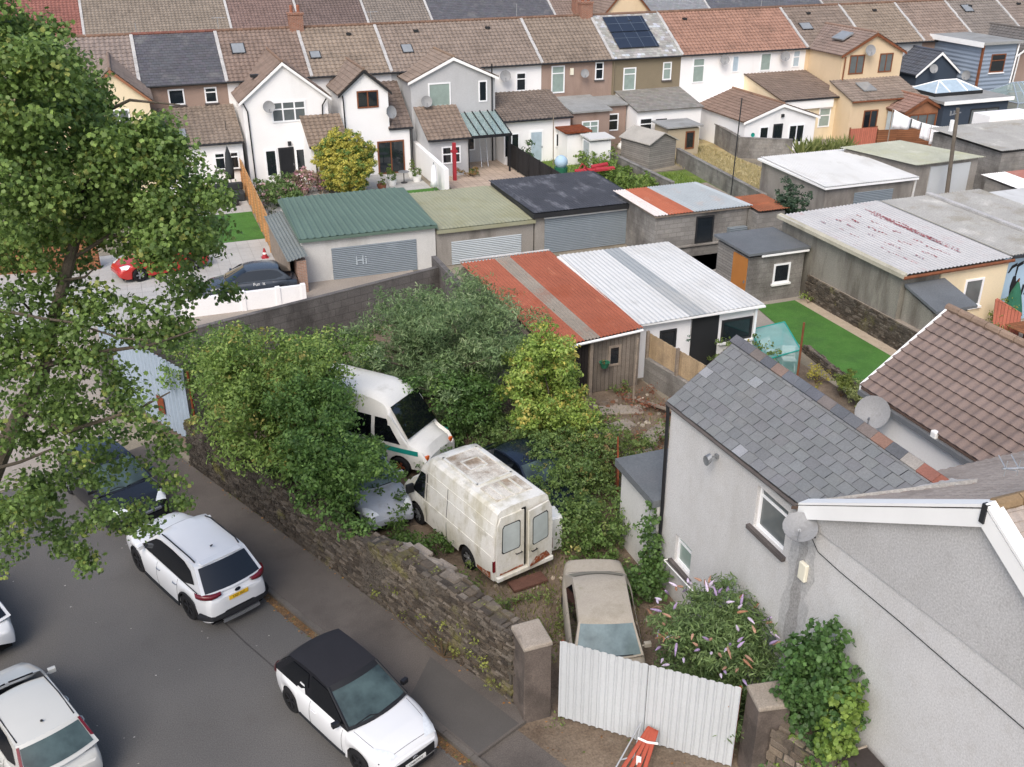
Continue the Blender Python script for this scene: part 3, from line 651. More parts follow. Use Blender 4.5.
# ---------------------------------------------------------------- terraced houses
EY, RY, EZ, RZ = 66., 70., 5.85, 8.25
def gutter(par, a, b, m='gutter_black', r=.06): return MB().tube([a, b], r, 8).build('gutter', m, par)
def gable_ext(par, x0, x1, yf, yb, ze, zr, wm, rc, barge='fascia_white', over=.22, rb=None, eb=None, slate=False, name='extension_wall', rname='extension_roof', bw=.2):
    xm = (x0+x1)/2; sl = (zr-ze)/(xm-x0)
    MB().extr([(x0, yf, -.3), (x1, yf, -.3), (x1, yf, ze), (xm, yf, zr-.03), (x0, yf, ze)], (0, yb-yf+1.5, 0)).build(name, wm, par)
    rb = yb if rb is None else rb; eb = yb if eb is None else eb; zo = ze-sl*over
    b = MB(); fn = slates if slate else tiles
    for s in (-1, 1):
        xe = xm+s*(xm-x0+over)
        a, e, c, d = (xe, yf-.16, zo+.03), (xe, eb, zo+.03), (xm, rb, zr+.03), (xm, yf-.16, zr+.03)
        fn(b, a, e, c, d, rc)
        b.hexa([(xe, yf-.16, zo-.03), (xe, eb, zo-.03), (xm, rb, zr-.04), (xm, yf-.16, zr-.04)], [(xe, yf-.16, zo+.01), (xe, eb, zo+.01), (xm, rb, zr+.01), (xm, yf-.16, zr+.01)], 0, tuple(q*.6 for q in lin(rc)))
    b.tube([(xm, yf-.16, zr+.05), (xm, rb, zr+.05)], .09, 8, 0, lin(rc))
    r = b.build(rname, 'slate' if slate else 'tile', par)
    for s in (-1, 1):
        xe = xm+s*(xm-x0+over); g = MB()
        g.extr([(xe, yf-.2, zo-.01), (xm, yf-.2, zr+.0), (xm, yf-.2, zr-bw), (xe, yf-.2, zo-.03-bw*.7)], (0, .04, 0)); g.build('bargeboard', barge, par)
    return r
def lean_ext(par, x0, x1, yf, yb, zf, zb, wm, rc, over=.2, slate=False, gut='gutter_black', flat=None, name='extension_wall', rname='extension_roof', sidewall=None):
    MB().extr([(x0, yf, -.3), (x0, yf, zf), (x0, yb, zb), (x0, yb, -.3)], (x1-x0, 0, 0)).build(name, wm, par)
    sl = (zb-zf)/(yb-yf); b = MB(); z0 = zf-sl*over
    if flat:
        b.hexa([(x0-.1, yf-over, z0+.01), (x1+.1, yf-over, z0+.01), (x1+.1, yb, zb+.01), (x0-.1, yb, zb+.01)], [(x0-.1, yf-over, z0+.13), (x1+.1, yf-over, z0+.13), (x1+.1, yb, zb+.13), (x0-.1, yb, zb+.13)]); r = b.build(rname, flat, par)
    else:
        (slates if slate else tiles)(b, (x0-.1, yf-over, z0+.05), (x1+.1, yf-over, z0+.05), (x1+.1, yb, zb+.05), (x0-.1, yb, zb+.05), rc)
        b.hexa([(x0-.1, yf-over, z0-.02), (x1+.1, yf-over, z0-.02), (x1+.1, yb, zb), (x0-.1, yb, zb)], [(x0-.1, yf-over, z0+.03), (x1+.1, yf-over, z0+.03), (x1+.1, yb, zb+.03), (x0-.1, yb, zb+.03)], 0, tuple(q*.6 for q in lin(rc)))
        r = b.build(rname, 'slate' if slate else 'tile', par)
    if gut: gutter(par, (x0-.1, yf-over-.05, z0+.0), (x1+.1, yf-over-.05, z0+.0), gut)
    return r
def house(x0, x1, wm, rc, label, slate=False, ridge='7d6455', verge=True, skyl=(), chim=None, k=.12, pale=0.):
    t = thing('terraced_house', ((x0+x1)/2, EY, 0), label, 'house', 'terraced houses in the back row')
    MB().extr([(x0, EY, -.3), (x0, EY, EZ), (x0, RY, RZ-.04), (x0, 2*RY-EY, EZ), (x0, 2*RY-EY, -.3)], (x1-x0, 0, 0)).build('wall', wm, t)
    b = MB(); a, e, c, d = (x0, EY-.22, EZ-.1), (x1, EY-.22, EZ-.1), (x1, RY, RZ+.03), (x0, RY, RZ+.03)
    (slates(b, a, e, c, d, rc, pale=pale, k=k) if slate else tiles(b, a, e, c, d, rc, k=k))
    b.hexa([(x0, EY-.22, EZ-.17), (x1, EY-.22, EZ-.17), (x1, RY, RZ-.03), (x0, RY, RZ-.03)], [(x0, EY-.22, EZ-.12), (x1, EY-.22, EZ-.12), (x1, RY, RZ+.01), (x0, RY, RZ+.01)], 0, tuple(q*.5 for q in lin(rc)))
    b.hexa([(x0, RY, RZ-.02), (x1, RY, RZ-.02), (x1, 2*RY-EY+.3, EZ-.2), (x0, 2*RY-EY+.3, EZ-.2)], [(x0, RY, RZ+.03), (x1, RY, RZ+.03), (x1, 2*RY-EY+.3, EZ-.1), (x0, 2*RY-EY+.3, EZ-.1)], 0, lin(rc))
    x = x0
    while x < x1-.1: b.tube([(x+.01, RY, RZ+.04), (min(x1, x+.45)-.01, RY, RZ+.04)], .11, 8, 0, jit(lin(ridge), .15)); x += .45
    r = b.build('roof', 'slate' if slate else 'tile', t)
    if verge:
        g = MB(); n = 12
        for i in range(n):
            u0, u1 = i/n, (i+1)/n; p = lambda u: (EY-.2+(RY-EY+.2)*u, EZ-.08+(RZ-EZ+.11)*u)
            (y0, z0), (y1, z1) = p(u0), p(u1); h = random.uniform(.05, .1)
            g.hexa([(x1-.11, y0, z0-.02), (x1+.09, y0, z0-.02), (x1+.09, y1, z1-.02), (x1-.11, y1, z1-.02)], [(x1-.11, y0, z0+h), (x1+.09, y0, z0+h), (x1+.09, y1, z1+h), (x1-.11, y1, z1+h)])
        g.build('party_wall_strip', 'lead', t)
    for (sx, sv, w_, h_) in skyl:
        sk = MB(); q, fl, W, Hh = bil(a, e, c, d)[0:4]; f = bil(a, e, c, d)[0]
        for (g0, zz, m) in ((.06, .07, 0), (0., .09, 1)):
            du, dv = (w_/2+g0)/(x1-x0), (h_/2+g0)/Hh
            pts = [f(sx-du, sv-dv, zz), f(sx+du, sv-dv, zz), f(sx+du, sv+dv, zz), f(sx-du, sv+dv, zz)]
            sk.extr(pts, (f(0, 0, 0)-f(0, 0, .06)), m)
        s_ = MB(); s_.v, s_.f, s_.mi, s_.c = sk.v[:8], sk.f[:6], [0]*6, sk.c[:6]; fo = s_.build('skylight', 'metal_dark', r)
        s_ = MB(); s_.v, s_.f, s_.mi, s_.c = sk.v[8:], [tuple(i-8 for i in f_) for f_ in sk.f[6:]], [0]*6, sk.c[6:]; s_.build('skylight_pane', 'skylight', r)
    if int(x0*7) % 3: f_ = bil(a, e, c, d)[0]; q = f_(.35+.3*((x0*13) % 1), .8, .05); MB().box(q.x-.16, q.x+.16, q.y-.1, q.y+.1, q.z-.05, q.z+.1).build('roof_vent', 'metal_dark', r)
    gutter(t, (x0, EY-.27, EZ-.13), (x1, EY-.27, EZ-.13), 'fascia_dark')
    if chim is not None:
        cx, m_ = chim; cb = MB(); cb.box(cx-.45, cx+.45, RY-.35, RY+.35, RZ-.5, RZ+.85); cb.box(cx-.5, cx+.5, RY-.4, RY+.4, RZ+.852, RZ+.98); ch = cb.build('chimney', m_, t)
        for q in (-.22, .22): MB().lathe([(.001, .45), (.09, .45), (.11, .4), (.1, .05), (.13, .0)], (cx+q, RY, RZ+.98), 10).build('chimney_pot', 'terracotta', ch)
    return t, r
def aerial(par, x, y, z, h=1.2, yag=True, m='metal_galv'):
    b = MB(); b.tube([(x, y, z), (x, y, z+h)], .02, 6)
    if yag:
        b.tube([(x-.35, y, z+h*.95), (x+.5, y, z+h*.95)], .012, 5)
        for q in range(7): b.tube([(x-.3+q*.12, y-.18, z+h*.95), (x-.3+q*.12, y+.18, z+h*.95)], .007, 4)
    return b.build('aerial', m, par)
X = [-9.8, -4.4, .95, 6.05, 11.3, 16.5, 21.8, 27.1, 32.5, 38.0, 43.3, 48.7, 54.2, 59.6, 64.7, 70., 75.5, 81.]
hA, _ = house(X[0], X[1], 'render_cream_pale', '8f7d72', 'terraced house with brown tiled roof mostly behind the big tree, leftmost of its row')
hB, _ = house(X[1], X[2], 'render_cream_pale', '8f7d72', 'terraced house with small cream gable and orange-brown bargeboards peeping over the tree')
gable_ext(hB, -2.4, 1.25, 62, 66.5, 5.75, 7.4, 'render_cream_pale', '8a7769', 'wood_orange', rb=68.4, eb=66); window(hB, (-.5, 62, 4.6), 1.2, 1.2, mull=(.5,), glass='glass_curtain')
# 1 slate roof, brown render, tiled lean-to
h1, r1 = house(X[2], X[3], 'pebble_brown', '5b5b60', 'terraced house with dark grey slate roof and brown tiled lean-to over a white ground floor', slate=True, ridge='7c5146', skyl=())
window(h1, (2.95, 66, 5.0), .95, .95, glass='glass'); window(h1, (5.0, 66, 5.0), .75, .95, trans=(.68,), glass='glass')
lr = lean_ext(h1, .95, 6.15, 62.2, 66, 2.9, 4.35, 'render_white', '8d7b69'); aerial(h1, 5.4, 63.2, 3.4, .55, False, 'metal_dark')
MB().hexa([(2.4, 62.75, 3.22), (3.05, 62.75, 3.22), (3.05, 63.5, 3.5), (2.4, 63.5, 3.5)], [(2.4, 62.75, 3.3), (3.05, 62.75, 3.3), (3.05, 63.5, 3.58), (2.4, 63.5, 3.58)]).build('skylight', 'skylight', lr)
window(h1, (4.75, 62.2, 1.75), .65, 1.05, trans=(.7,)); window(h1, (5.6, 62.2, 1.75), .55, 1.05, trans=(.7,)); window(h1, (2.4, 62.2, 1.75), .8, 1.05)
# 2 big white gable
h2, r2 = house(X[3], X[4], 'render_white', '8a7262', 'terraced house with the widest white gabled extension and small tiled porch', skyl=((.22, .62, .75, .9),), chim=(11.25, 'chimney_brick'))
g2 = gable_ext(h2, 6.45, 11.55, 62.5, 66.5, 5.2, 7.25, 'render_white', '88705f', rb=68.2, eb=66.2)
window(h2, (9.15, 62.5, 4.35), 2.1, 1.25, mull=(.33, .67), trans=(.62,), glass='glass_curtain', sill=None, bar=.1);
dish(h2, (7.95, 62.1, 4.75), (-.1, -1, .35), .36, (8.0, 62.5, 4.6))
door(h2, (8.75, 62.5, .1), .95, 2.1, col='fascia_dark', glass='paint_black'); window(h2, (7.8, 62.5, 1.3), .75, 1.7, sill=None, bar=.1); window(h2, (9.6, 62.5, 1.35), .65, 1.5, sill=None, bar=.1)
MB().box(8.9, 9.1, 62.35, 62.5, 2.3, 2.55).build('wall_lamp', 'metal_dark', h2)
downpipe(h2, [(6.5, 62.3, 5.0), (6.7, 62.4, 4.5), (6.75, 62.42, 0)]); downpipe(h2, [(11.45, 62.3, 5.0), (11.2, 62.4, 4.6), (11.15, 62.42, 3.9)])
lean_ext(h2, 9.85, 12.1, 60, 62.45, 2.75, 4.0, 'render_white', '8a745f', name='porch_wall', rname='porch_roof'); downpipe(h2, [(9.95, 59.75, 2.6), (10.1, 59.9, 2.3), (10.12, 59.92, 0)])
MB().box(7.3, 8.2, 64.0, 64.4, 6.2, 6.35).build('roof_vent', 'metal_dark', h2)
# 3 narrow white gable with black bargeboards and catslide
h3, r3 = house(X[4], X[5], 'render_white', '94806b', 'terraced house with narrow white gable edged in black and a red-brown sliding door', skyl=((.12, .42, .6, .6),))
gable_ext(h3, 12.4, 15.35, 62.5, 66.5, 5.3, 6.55, 'render_white', '8b7666', 'fascia_dark', rb=67.2, eb=66)
window(h3, (14.05, 62.5, 4.75), 1.35, 1.05, frame='wood_brown', mull=(.5,), sill=None)
lean_ext(h3, 15.36, 16.75, 62.6, 66.1, 2.95, 5.2, 'render_white', '7d6a5d'); MB().box(15.355, 16.7, 62.5, 62.6, -.2, 2.9).build('extension_wall', 'render_white', h3)
window(h3, (15.35, 62.48, 1.05), 1.75, 2.1, frame='wood_brown', mull=(.5,), glass='glass', sill=None, name='sliding_door'); downpipe(h3, [(16.65, 62.4, 2.8), (16.65, 62.42, 0)]); downpipe(h3, [(12.45, 62.3, 5.1), (12.5, 62.4, 4.7), (12.55, 62.42, 0)])
dish(h3, (15.35, 62.05, 3.95), (.5, -1, .3), .4, (15.2, 62.5, 3.8))
# 4 grey gable, lean-to and glass canopy
h4, r4 = house(X[5], X[6], 'render_grey', '8f7c6c', 'terraced house with grey rendered gable, tiled lean-to and glass canopy', verge=False, skyl=((.3, .45, .65, .75),))
gable_ext(h4, 17.1, 22.8, 63.5, 66.5, 5.55, 6.85, 'render_grey', '8f7a68', rb=67.6, eb=66)
window(h4, (19.0, 63.5, 4.55), 1.5, 1.5, glass='glass_net', sill=None, label='upstairs window with closed net curtain'); window(h4, (21.95, 63.5, 4.6), .6, 1.35, glass='glass', sill=None)
dish(h4, (18.0, 63.1, 4.25), (-.2, -1, .3), .36, (18.0, 63.5, 4.1))
lean_ext(h4, 17.3, 19.95, 60.5, 63.45, 2.45, 3.85, 'render_grey', '8a7461'); window(h4, (18.75, 60.5, 1.35), 1.25, 1.1, mull=(.5,), trans=(.55,), sill=None); downpipe(h4, [(19.85, 60.25, 2.3), (19.88, 60.4, 2), (19.9, 60.4, 0)])
cn = MB(); cn.hexa([(20.1, 60.4, 2.4), (22.75, 60.4, 2.4), (22.75, 63.45, 3.3), (20.1, 63.45, 3.3)], [(20.1, 60.4, 2.42), (22.75, 60.4, 2.42), (22.75, 63.45, 3.32), (20.1, 63.45, 3.32)]); cg = cn.build('glass_canopy', 'glass_canopy', h4)
cb = MB()
for k in range(6): x = 20.1+2.65*k/5; cb.extr([(x-.03, 60.4, 2.43), (x+.03, 60.4, 2.43), (x+.03, 63.45, 3.33), (x-.03, 63.45, 3.33)], (0, 0, .06))
cb.box(20.05, 22.8, 60.3, 60.4, 2.28, 2.45); cb.box(22.6, 22.7, 60.32, 60.42, 0, 2.3); cb.build('canopy_frame', 'gutter_black', cg)
window(h4, (20.9, 63.5, 1.4), .9, 1.2, glass='glass', sill=None); downpipe(h4, [(22.55, 63.38, 6.3), (22.55, 63.38, 0)], .05)
# 5 white, brown lean-to
h5, r5 = house(X[6], X[7], 'render_white', '8f7c6c', 'terraced house with white walls and broad brown tiled lean-to by the black fence')
window(h5, (23.3, 66, 4.6), .75, 1.2, trans=(.65,)); window(h5, (25.6, 66, 4.6), .75, 1.25, trans=(.65,)); dish(h5, (24.3, 65.6, 5.1), (-.2, -1, .3), .38, (24.3, 66, 5.0))
lean_ext(h5, 22.9, 27.6, 62, 66, 2.9, 3.95, 'render_white', '7d6d60')
door(h5, (25.15, 62, -.05), .95, 2.15, col='upvc', glass='glass_pale'); window(h5, (23.4, 62, 1.25), 1.1, 1.6, mull=(.5,), sill=None); window(h5, (26.9, 62, 1.35), .75, .95, sill=None)
# 6 pebble brown with flat grey roof
h6, r6 = house(X[7], X[8], 'pebble_brown', '8d7a67', 'terraced house in brown pebbledash with pale flat roofed rear extension', chim=(32.1, 'chimney_brick'))
window(h6, (28.35, 66, 4.6), 1.0, 1.85, trans=(.72,), glass='glass_net', sill=None); window(h6, (31.5, 66, 5.0), .65, 1.2, trans=(.6,)); dish(h6, (30.2, 65.6, 4.95), (-.2, -1, .3), .3, (30.2, 66, 4.9)); MB().box(29.25, 29.5, 65.9, 66, 4.85, 5.3).build('alarm_box', 'plastic_cream', h6)
lean_ext(h6, 28.0, 30.75, 62.5, 66, 2.95, 3.3, 'pebble_brown', '', flat='flat_felt', gut=None); lean_ext(h6, 30.75, 32.75, 64, 66, 2.95, 3.15, 'pebble_brown', '', flat='flat_felt', gut=None)
window(h6, (29.3, 62.5, 1.6), 1.25, 1.5, mull=(.5,), trans=(.75,), glass='glass_net', sill=None); window(h6, (31.7, 64, 1.8), .95, 1.2, trans=(.6,), sill=None)
# 7 solar roof
h7, r7 = house(X[8], X[9], 'pebble_olive', 'a3a19c', 'terraced house with solar panels on a pale patchy slate roof', slate=True, k=.22, pale=.2)
f7 = bil((X[8], EY-.22, EZ-.1), (X[9], EY-.22, EZ-.1), (X[9], RY, RZ+.03), (X[8], RY, RZ+.03))[0]
for row in range(2):
    sp = MB(); v0 = .2+row*.36; sp.extr([f7(.14, v0, .16), f7(.72, v0, .16), f7(.72, v0+.34, .16), f7(.14, v0+.34, .16)], f7(0, 0, 0)-f7(0, 0, .05)); sp.build('solar_panel', 'solar', r7)
window(h7, (33.9, 66, 4.3), 1.0, 1.6, trans=(.72,), glass='glass_net', sill=None); window(h7, (36.9, 66, 4.7), .7, 1.25, trans=(.62,), glass='glass_net'); downpipe(h7, [(32.6, 65.9, 5.6), (32.6, 65.92, 3)], .045, 'pebble_olive')
lean_ext(h7, 32.85, 37.9, 62.5, 66, 2.75, 3.5, 'render_white', '8f8c86', slate=True, gut=None)
window(h7, (33.55, 62.5, 1.5), 1.0, 1.5, mull=(), trans=(.72,), glass='glass', sill=None); door(h7, (34.75, 62.5, 0), .85, 2.1, col='fascia_dark', glass='glass')
# 8 / 9 white with orange roof
h8, r8 = house(X[9], X[10], 'render_white', 'a5755b', 'terraced house with orange-brown roof and white bungalow-style gabled extension', verge=False)
window(h8, (39.5, 66, 4.6), 1.0, 1.75, trans=(.68,), glass='glass_net', sill=None); window(h8, (42.6, 66, 4.9), .6, 1.2, glass='glass_pale', sill=None); dish(h8, (41.4, 65.6, 5.3), (-.4, -1, .2), .34, (41.4, 66, 5.2))
gable_ext(h8, 39.2, 44.9, 58.8, 64.5, 2.35, 3.3, 'render_white', '8d705d', over=.25, rb=65.2, eb=65.2)
window(h8, (40.75, 58.8, 1.0), .75, 1.7, sill=None); door(h8, (41.85, 58.8, -.05), .75, 2.0, col='fascia_dark', glass='glass'); window(h8, (43.4, 58.8, 1.15), 1.3, 1.3, mull=(.5,), sill=None); MB().box(42.0, 42.2, 58.68, 58.8, 2.4, 2.6).build('wall_lamp', 'metal_dark', h8); MB().lathe([(.001, 0), (.14, 0), (.14, .05)], n=12, mx=basis((39.85, 58.78, 1.35), (0, -1, 0))).build('wall_plaque', 'teal', h8)
h9, r9 = house(X[10], X[11], 'render_white', 'a5755b', 'terraced house with orange-brown roof and brown tiled lean-to beside the cream house')
window(h9, (45.2, 66, 4.9), .95, 1.3, glass='glass_net', sill=None); window(h9, (47.9, 66, 5.0), .65, 1.25, trans=(.6,), glass='glass_pale', sill=None); dish(h9, (46.6, 65.6, 5.3), (-.4, -1, .2), .36, (46.6, 66, 5.2))
lean_ext(h9, 43.5, 48.7, 61, 66, 3.05, 4.1, 'render_cream_pale', '86705f'); MB().box(43.5, 47.8, 60.8, 60.97, 2.35, 2.95).build('fascia', 'fascia_white', h9)
window(h9, (45.2, 61, 1.6), 1.4, 1.2, mull=(.5,), glass='glass_net', sill=None); window(h9, (47.3, 61, 1.6), 1.0, 1.4, trans=(.6,), glass='glass_net', sill=None)
# 10 cream gable house
h10, r10 = house(X[11], X[12], 'render_cream', '897666', 'terraced house with tall cream gabled extension and washing line', skyl=((.2, .5, .9, .7),))
gable_ext(h10, 49.0, 54.35, 62, 66.5, 5.8, 7.15, 'render_cream', '927a6c', 'wood_brown', rb=68.0, eb=66)
MB().hexa([(49.9, 63.4, 6.5), (50.8, 63.4, 6.95), (50.8, 64.7, 6.95), (49.9, 64.7, 6.5)], [(49.85, 63.4, 6.6), (50.75, 63.4, 7.05), (50.75, 64.7, 7.05), (49.85, 64.7, 6.6)]).build('skylight', 'skylight', h10)
window(h10, (50.3, 62, 5.0), 1.3, 1.35, frame='wood_brown', mull=(.5,), glass='glass_curtain', sill=None); window(h10, (52.9, 62, 5.0), 1.2, 1.35, frame='wood_brown', mull=(.5,), glass='glass_curtain', sill=None)
dish(h10, (51.0, 61.6, 6.0), (-.2, -1, .3), .4, (51.0, 62, 5.9)); downpipe(h10, [(49.2, 61.9, 5.6), (49.15, 61.92, 3)], .05, 'wood_brown')
lean_ext(h10, 48.2, 54.2, 59.3, 62, 3.0, 3.95, 'render_cream', '93806f', gut='wood_brown'); window(h10, (50.0, 59.3, 1.6), 1.25, 1.3, frame='wood_brown', mull=(.5,), sill=None)
MB().hexa([(49.8, 60.1, 3.42), (50.9, 60.1, 3.42), (50.9, 61.2, 3.8), (49.8, 61.2, 3.8)], [(49.8, 60.1, 3.5), (50.9, 60.1, 3.5), (50.9, 61.2, 3.88), (49.8, 61.2, 3.88)]).build('skylight', 'skylight', h10)
gable_ext(h10, 51.5, 54.7, 57.5, 59.5, 2.4, 3.2, 'wood_orange', '9a7361', 'wood_brown', rb=60.5, eb=59.5, name='porch_wall', rname='porch_roof'); window(h10, (53.1, 57.5, 1.15), 2.4, 1.9, frame='wood_brown', mull=(.33, .67), glass='glass_curtain', sill=None)
MB().box(51.42, 51.5, 57.6, 59.2, .6, 2.1).build('pane', 'glass_pale', h10)
# 11 navy gable
h11, r11 = house(X[12], X[13], 'render_grey', '927f6a', 'terraced house with dark navy gabled extension and flat roof lantern')
gable_ext(h11, 56.9, 60.8, 63, 66.5, 3.9, 5.35, 'render_navy', '565b66', rb=66, eb=66)
dish(h11, (58.0, 62.6, 4.2), (-.2, -1, .3), .34, (58, 63, 4.1)); window(h11, (56.2, 66, 5.0), 1.8, 1.0, glass='glass', sill=None)
wallbox(h11, 54.4, 60.3, 57, 63.1, 2.75, 'render_navy', 'extension_wall'); MB().box(54.2, 60.5, 56.8, 63.2, 2.752, 2.95).build('flat_roof', 'flat_felt', h11); MB().box(54.17, 60.53, 56.74, 56.79, 2.72, 2.97).build('fascia', 'fascia_white', h11)
lt = MB(); lt.box(54.9, 59.3, 58.6, 61.3, 2.952, 3.2); lo = lt.build('roof_lantern', 'fascia_dark', h11)
lt = MB(); A = [(54.95, 58.65, 3.2), (59.25, 58.65, 3.2), (59.25, 61.25, 3.2), (54.95, 61.25, 3.2)]; B1, B2 = (56.3, 59.95, 3.85), (57.9, 59.95, 3.85)
lt.poly([A[0], A[1], B2, B1]); lt.poly([A[1], A[2], B2]); lt.poly([A[2], A[3], B1, B2]); lt.poly([A[3], A[0], B1]); lt.build('lantern_pane', 'glass_pale', lo)
lt = MB()
for p, q in ((A[0], B1), (A[3], B1), (A[1], B2), (A[2], B2), (B1, B2), ((56.3, 58.65, 3.2), B1), ((57.9, 58.65, 3.2), B2)): lt.tube([p, q], .05, 6)
lt.build('lantern_bar', 'upvc', lo)
window(h11, (58.2, 57, 1.2), 2.6, 2.1, frame='fascia_dark', mull=(.55,), glass='glass_curtain', sill=None, name='sliding_door'); MB().box(59.6, 59.75, 56.9, 57, 1.6, 2.0).build('wall_lamp', 'plastic_white', h11)
# 12 blue clad box extension
h12, r12 = house(X[13], X[14], 'pebble_brown', '917b6b', 'terraced house with blue-grey clad box extension under a flat roof')
wallbox(h12, 60.9, 64.2, 61, 66.2, 6.0, 'cladding_blue', 'extension_wall'); MB().box(60.6, 64.5, 60.7, 66.4, 6.002, 6.2).build('flat_roof', 'flat_felt', h12); MB().box(60.55, 60.6, 60.65, 66.4, 5.85, 6.22).build('fascia', 'fascia_white', h12)
MB().box(60.85, 61.0, 60.9, 61.05, 0, 5.95).build('corner_trim', 'wood_brown', h12); window(h12, (62.6, 61, 4.6), 1.4, 1.35, frame='wood_brown', trans=(.65,), glass='glass', sill='fascia_white'); dish(h12, (60.5, 61.7, 3.7), (-1, -.3, .2), .36, (60.9, 61.8, 3.6)); downpipe(h12, [(64.3, 60.9, 6.1), (64.1, 60.9, 2.6)], .06, 'fascia_white')
# 13 conservatory
h13, r13 = house(X[14], X[15], 'render_cream', '857a70', 'terraced house with dark tiled wing and blue glazed conservatory at the right edge', skyl=((.3, .75, .8, .8),))
gable_ext(h13, 65.0, 69.8, 61.5, 66.5, 5.2, 6.6, 'pebble_brown', '6f6a66', rb=67.5, eb=66); downpipe(h13, [(64.95, 61.3, 5.1), (64.9, 61.4, 2.4)], .06, 'fascia_white'); window(h13, (67.6, 61.5, 4.2), 1.2, 1.3, glass='glass_net')
cs = MB(); cb = MB(); cx0, cx1, cy0, cy1 = 61.6, 66.2, 57.3, 61.2
for p, q in (((cx0, cy0), (cx1, cy0)), ((cx0, cy1), (cx0, cy0))): cs.poly([(*p, .5), (*q, .5), (*q, 2.3), (*p, 2.3)])
top = [(62.9, 59.4, 3.4), (65.0, 59.4, 3.4)]; R4 = [(cx0, cy0, 2.3), (cx1, cy0, 2.3), (cx1, cy1, 2.3), (cx0, cy1, 2.3)]
cs.poly([R4[0], R4[1], top[1], top[0]]); cs.poly([R4[3], R4[0], top[0]]); cs.poly([R4[1], R4[2], top[1]]); cs.poly([R4[2], R4[3], top[0], top[1]])
co_ = cs.build('conservatory', M['glass_canopy'], h13)
for p, q in list(zip(R4, R4[1:]+R4[:1]))+[(R4[0], top[0]), (R4[1], top[1]), (R4[3], top[0]), (R4[2], top[1]), (top[0], top[1])]+[((cx0+k*.92, cy0, .5), (cx0+k*.92, cy0, 2.3)) for k in range(6)]+[((cx0+k*.92, cy0, 2.3), (62.9+.42*k, 59.4, 3.4)) for k in range(1, 5)]: cb.tube([p, q], .04, 6)
cb.build('conservatory_frame', 'sheet_blue', co_); MB().box(cx0, cx1, cy0-.02, cy1, 0, .5).build('dwarf_wall', 'brick_pink', co_)
for i in (15, 16):
    hh, _ = house(X[i], X[i+1], 'render_cream_pale', ('8a7a6e', '86807a')[i-15], ('terraced house with plain brown tiled roof at the top right corner', 'terraced house with greyish tiled roof beyond the last wing at top right')[i-15], skyl=((.5, .6, .8, .8),))
for par, x in ((h1, 1.3), (h2, 6.3), (h3, 16.3), (h5, 26.8), (h9, 47.0)): aerial(par, x, RY, RZ, random.uniform(.7, 1.1), random.random() < .5)
# second terrace beyond the ridge: front eaves at 93, ridge at 98.5
EY, RY, EZ, RZ = 93., 98.5, 5.7, 9.0
bx = [-22, -14.5]+[PY(x, 4, 97).x for x in (80, 224, 292, 358, 420, 540, 598, 690, 800, 905)]; bx += [bx[-1]+7.5, bx[-1]+15]
rc2 = [('9a5a4a', 0, 'dull red tiled roof, far left'), ('9a5a4a', 0, 'dull red tiled roof left of a white verge'), ('8d7e6c', 0, 'olive-brown tiled roof'), ('85695f', 0, 'reddish brown tiled roof narrower than its neighbours'), ('75615a', 0, 'dark brown tiled roof'), ('85796d', 0, 'grey-brown tiled roof'), ('5e5e63', 1, 'smooth dark grey slate roof'), ('8a7466', 0, 'warm brown tiled roof with a brick chimney stack'), ('8d8f92', 1, 'pale grey slate roof behind a peach gable'), ('62646a', 1, 'blue-grey slate roof beyond the solar panels'), ('8a7a6c', 0, 'brown tiled roof above the orange one'), ('6a6c70', 1, 'grey slate roof towards the right'), ('857567', 0, 'brown tiled roof, far right')]
for i, (c_, s_, lb_) in enumerate(rc2):
    hh, rr = house(bx[i], bx[i+1], 'render_cream_pale', c_, 'house in the further terrace with '+lb_, slate=bool(s_), chim=((bx[i+1]-.8, 'chimney_brick') if i == 7 else None)); hh['group'] = 'houses in the further terrace'
    window(hh, ((bx[i]+bx[i+1])/2, 93, 4.4), 1.2, 1.3, glass='glass_net', sill=None)
    if i == 8: gable_ext(hh, PY(604, 17, 91).x, PY(650, 17, 91).x, 91, 95.5, 6.0, 8.6, 'render_cream', '8a7466', 'wood_brown', rb=97.5, eb=94)
    if i == 7:
        q = PY(592, 12, 90); cb = MB(); cb.box(q.x-.5, q.x+.5, 92.6, 93.6, 5.5, 7.6); cb.box(q.x-.4, q.x-.05, 92.8, 93.3, 7.6, 8.2); cb.box(q.x+.05, q.x+.4, 92.8, 93.3, 7.6, 8.2); cb.build('chimney', 'chimney_brick', hh)
EY, RY, EZ, RZ = 66., 70., 5.85, 8.25
# ---------------------------------------------------------------- garages, sheds and workshops
def shed_walls(par, x0, x1, y0, y1, zf, zb, m, name='wall', cut=None):
    return MB().extr([(x0, y0, -.2), (x0, y0, zf), (x0, y1, zb), (x0, y1, -.2)], (x1-x0, 0, 0)).build(name, m, par)
def slab(par, x0, x1, y0, y1, zf, zb, t, m, name='roof_edge'):
    return MB().hexa([(x0, y0, zf-t), (x1, y0, zf-t), (x1, y1, zb-t), (x0, y1, zb-t)], [(x0, y0, zf-.035), (x1, y0, zf-.035), (x1, y1, zb-.035), (x0, y1, zb-.035)]).build(name, m, par)
def garage(name, x0, x1, y0, y1, zf, zb, wm, label, cat='garage', group=None):
    t = thing(name, ((x0+x1)/2, y0, 0), label, cat, group); shed_walls(t, x0, x1, y0, y1, zf-.12, zb-.12, wm); return t
G = 'row of lock-up garages on the back lane'
g = garage('garage', 6.45, 12.8, 44.2, 50, 2.1, 2.4, 'render_garage', 'pale rendered garage with dark green metal roof', group=G)
b = MB(); corr(b, (6.35, 44.05, 2.14), (12.87, 44.05, 2.14), (12.4, 50.1, 2.46), (6.5, 50.1, 2.46), period=.33, amp=.035, box=True); b.build('roof', 'sheet_green', g)
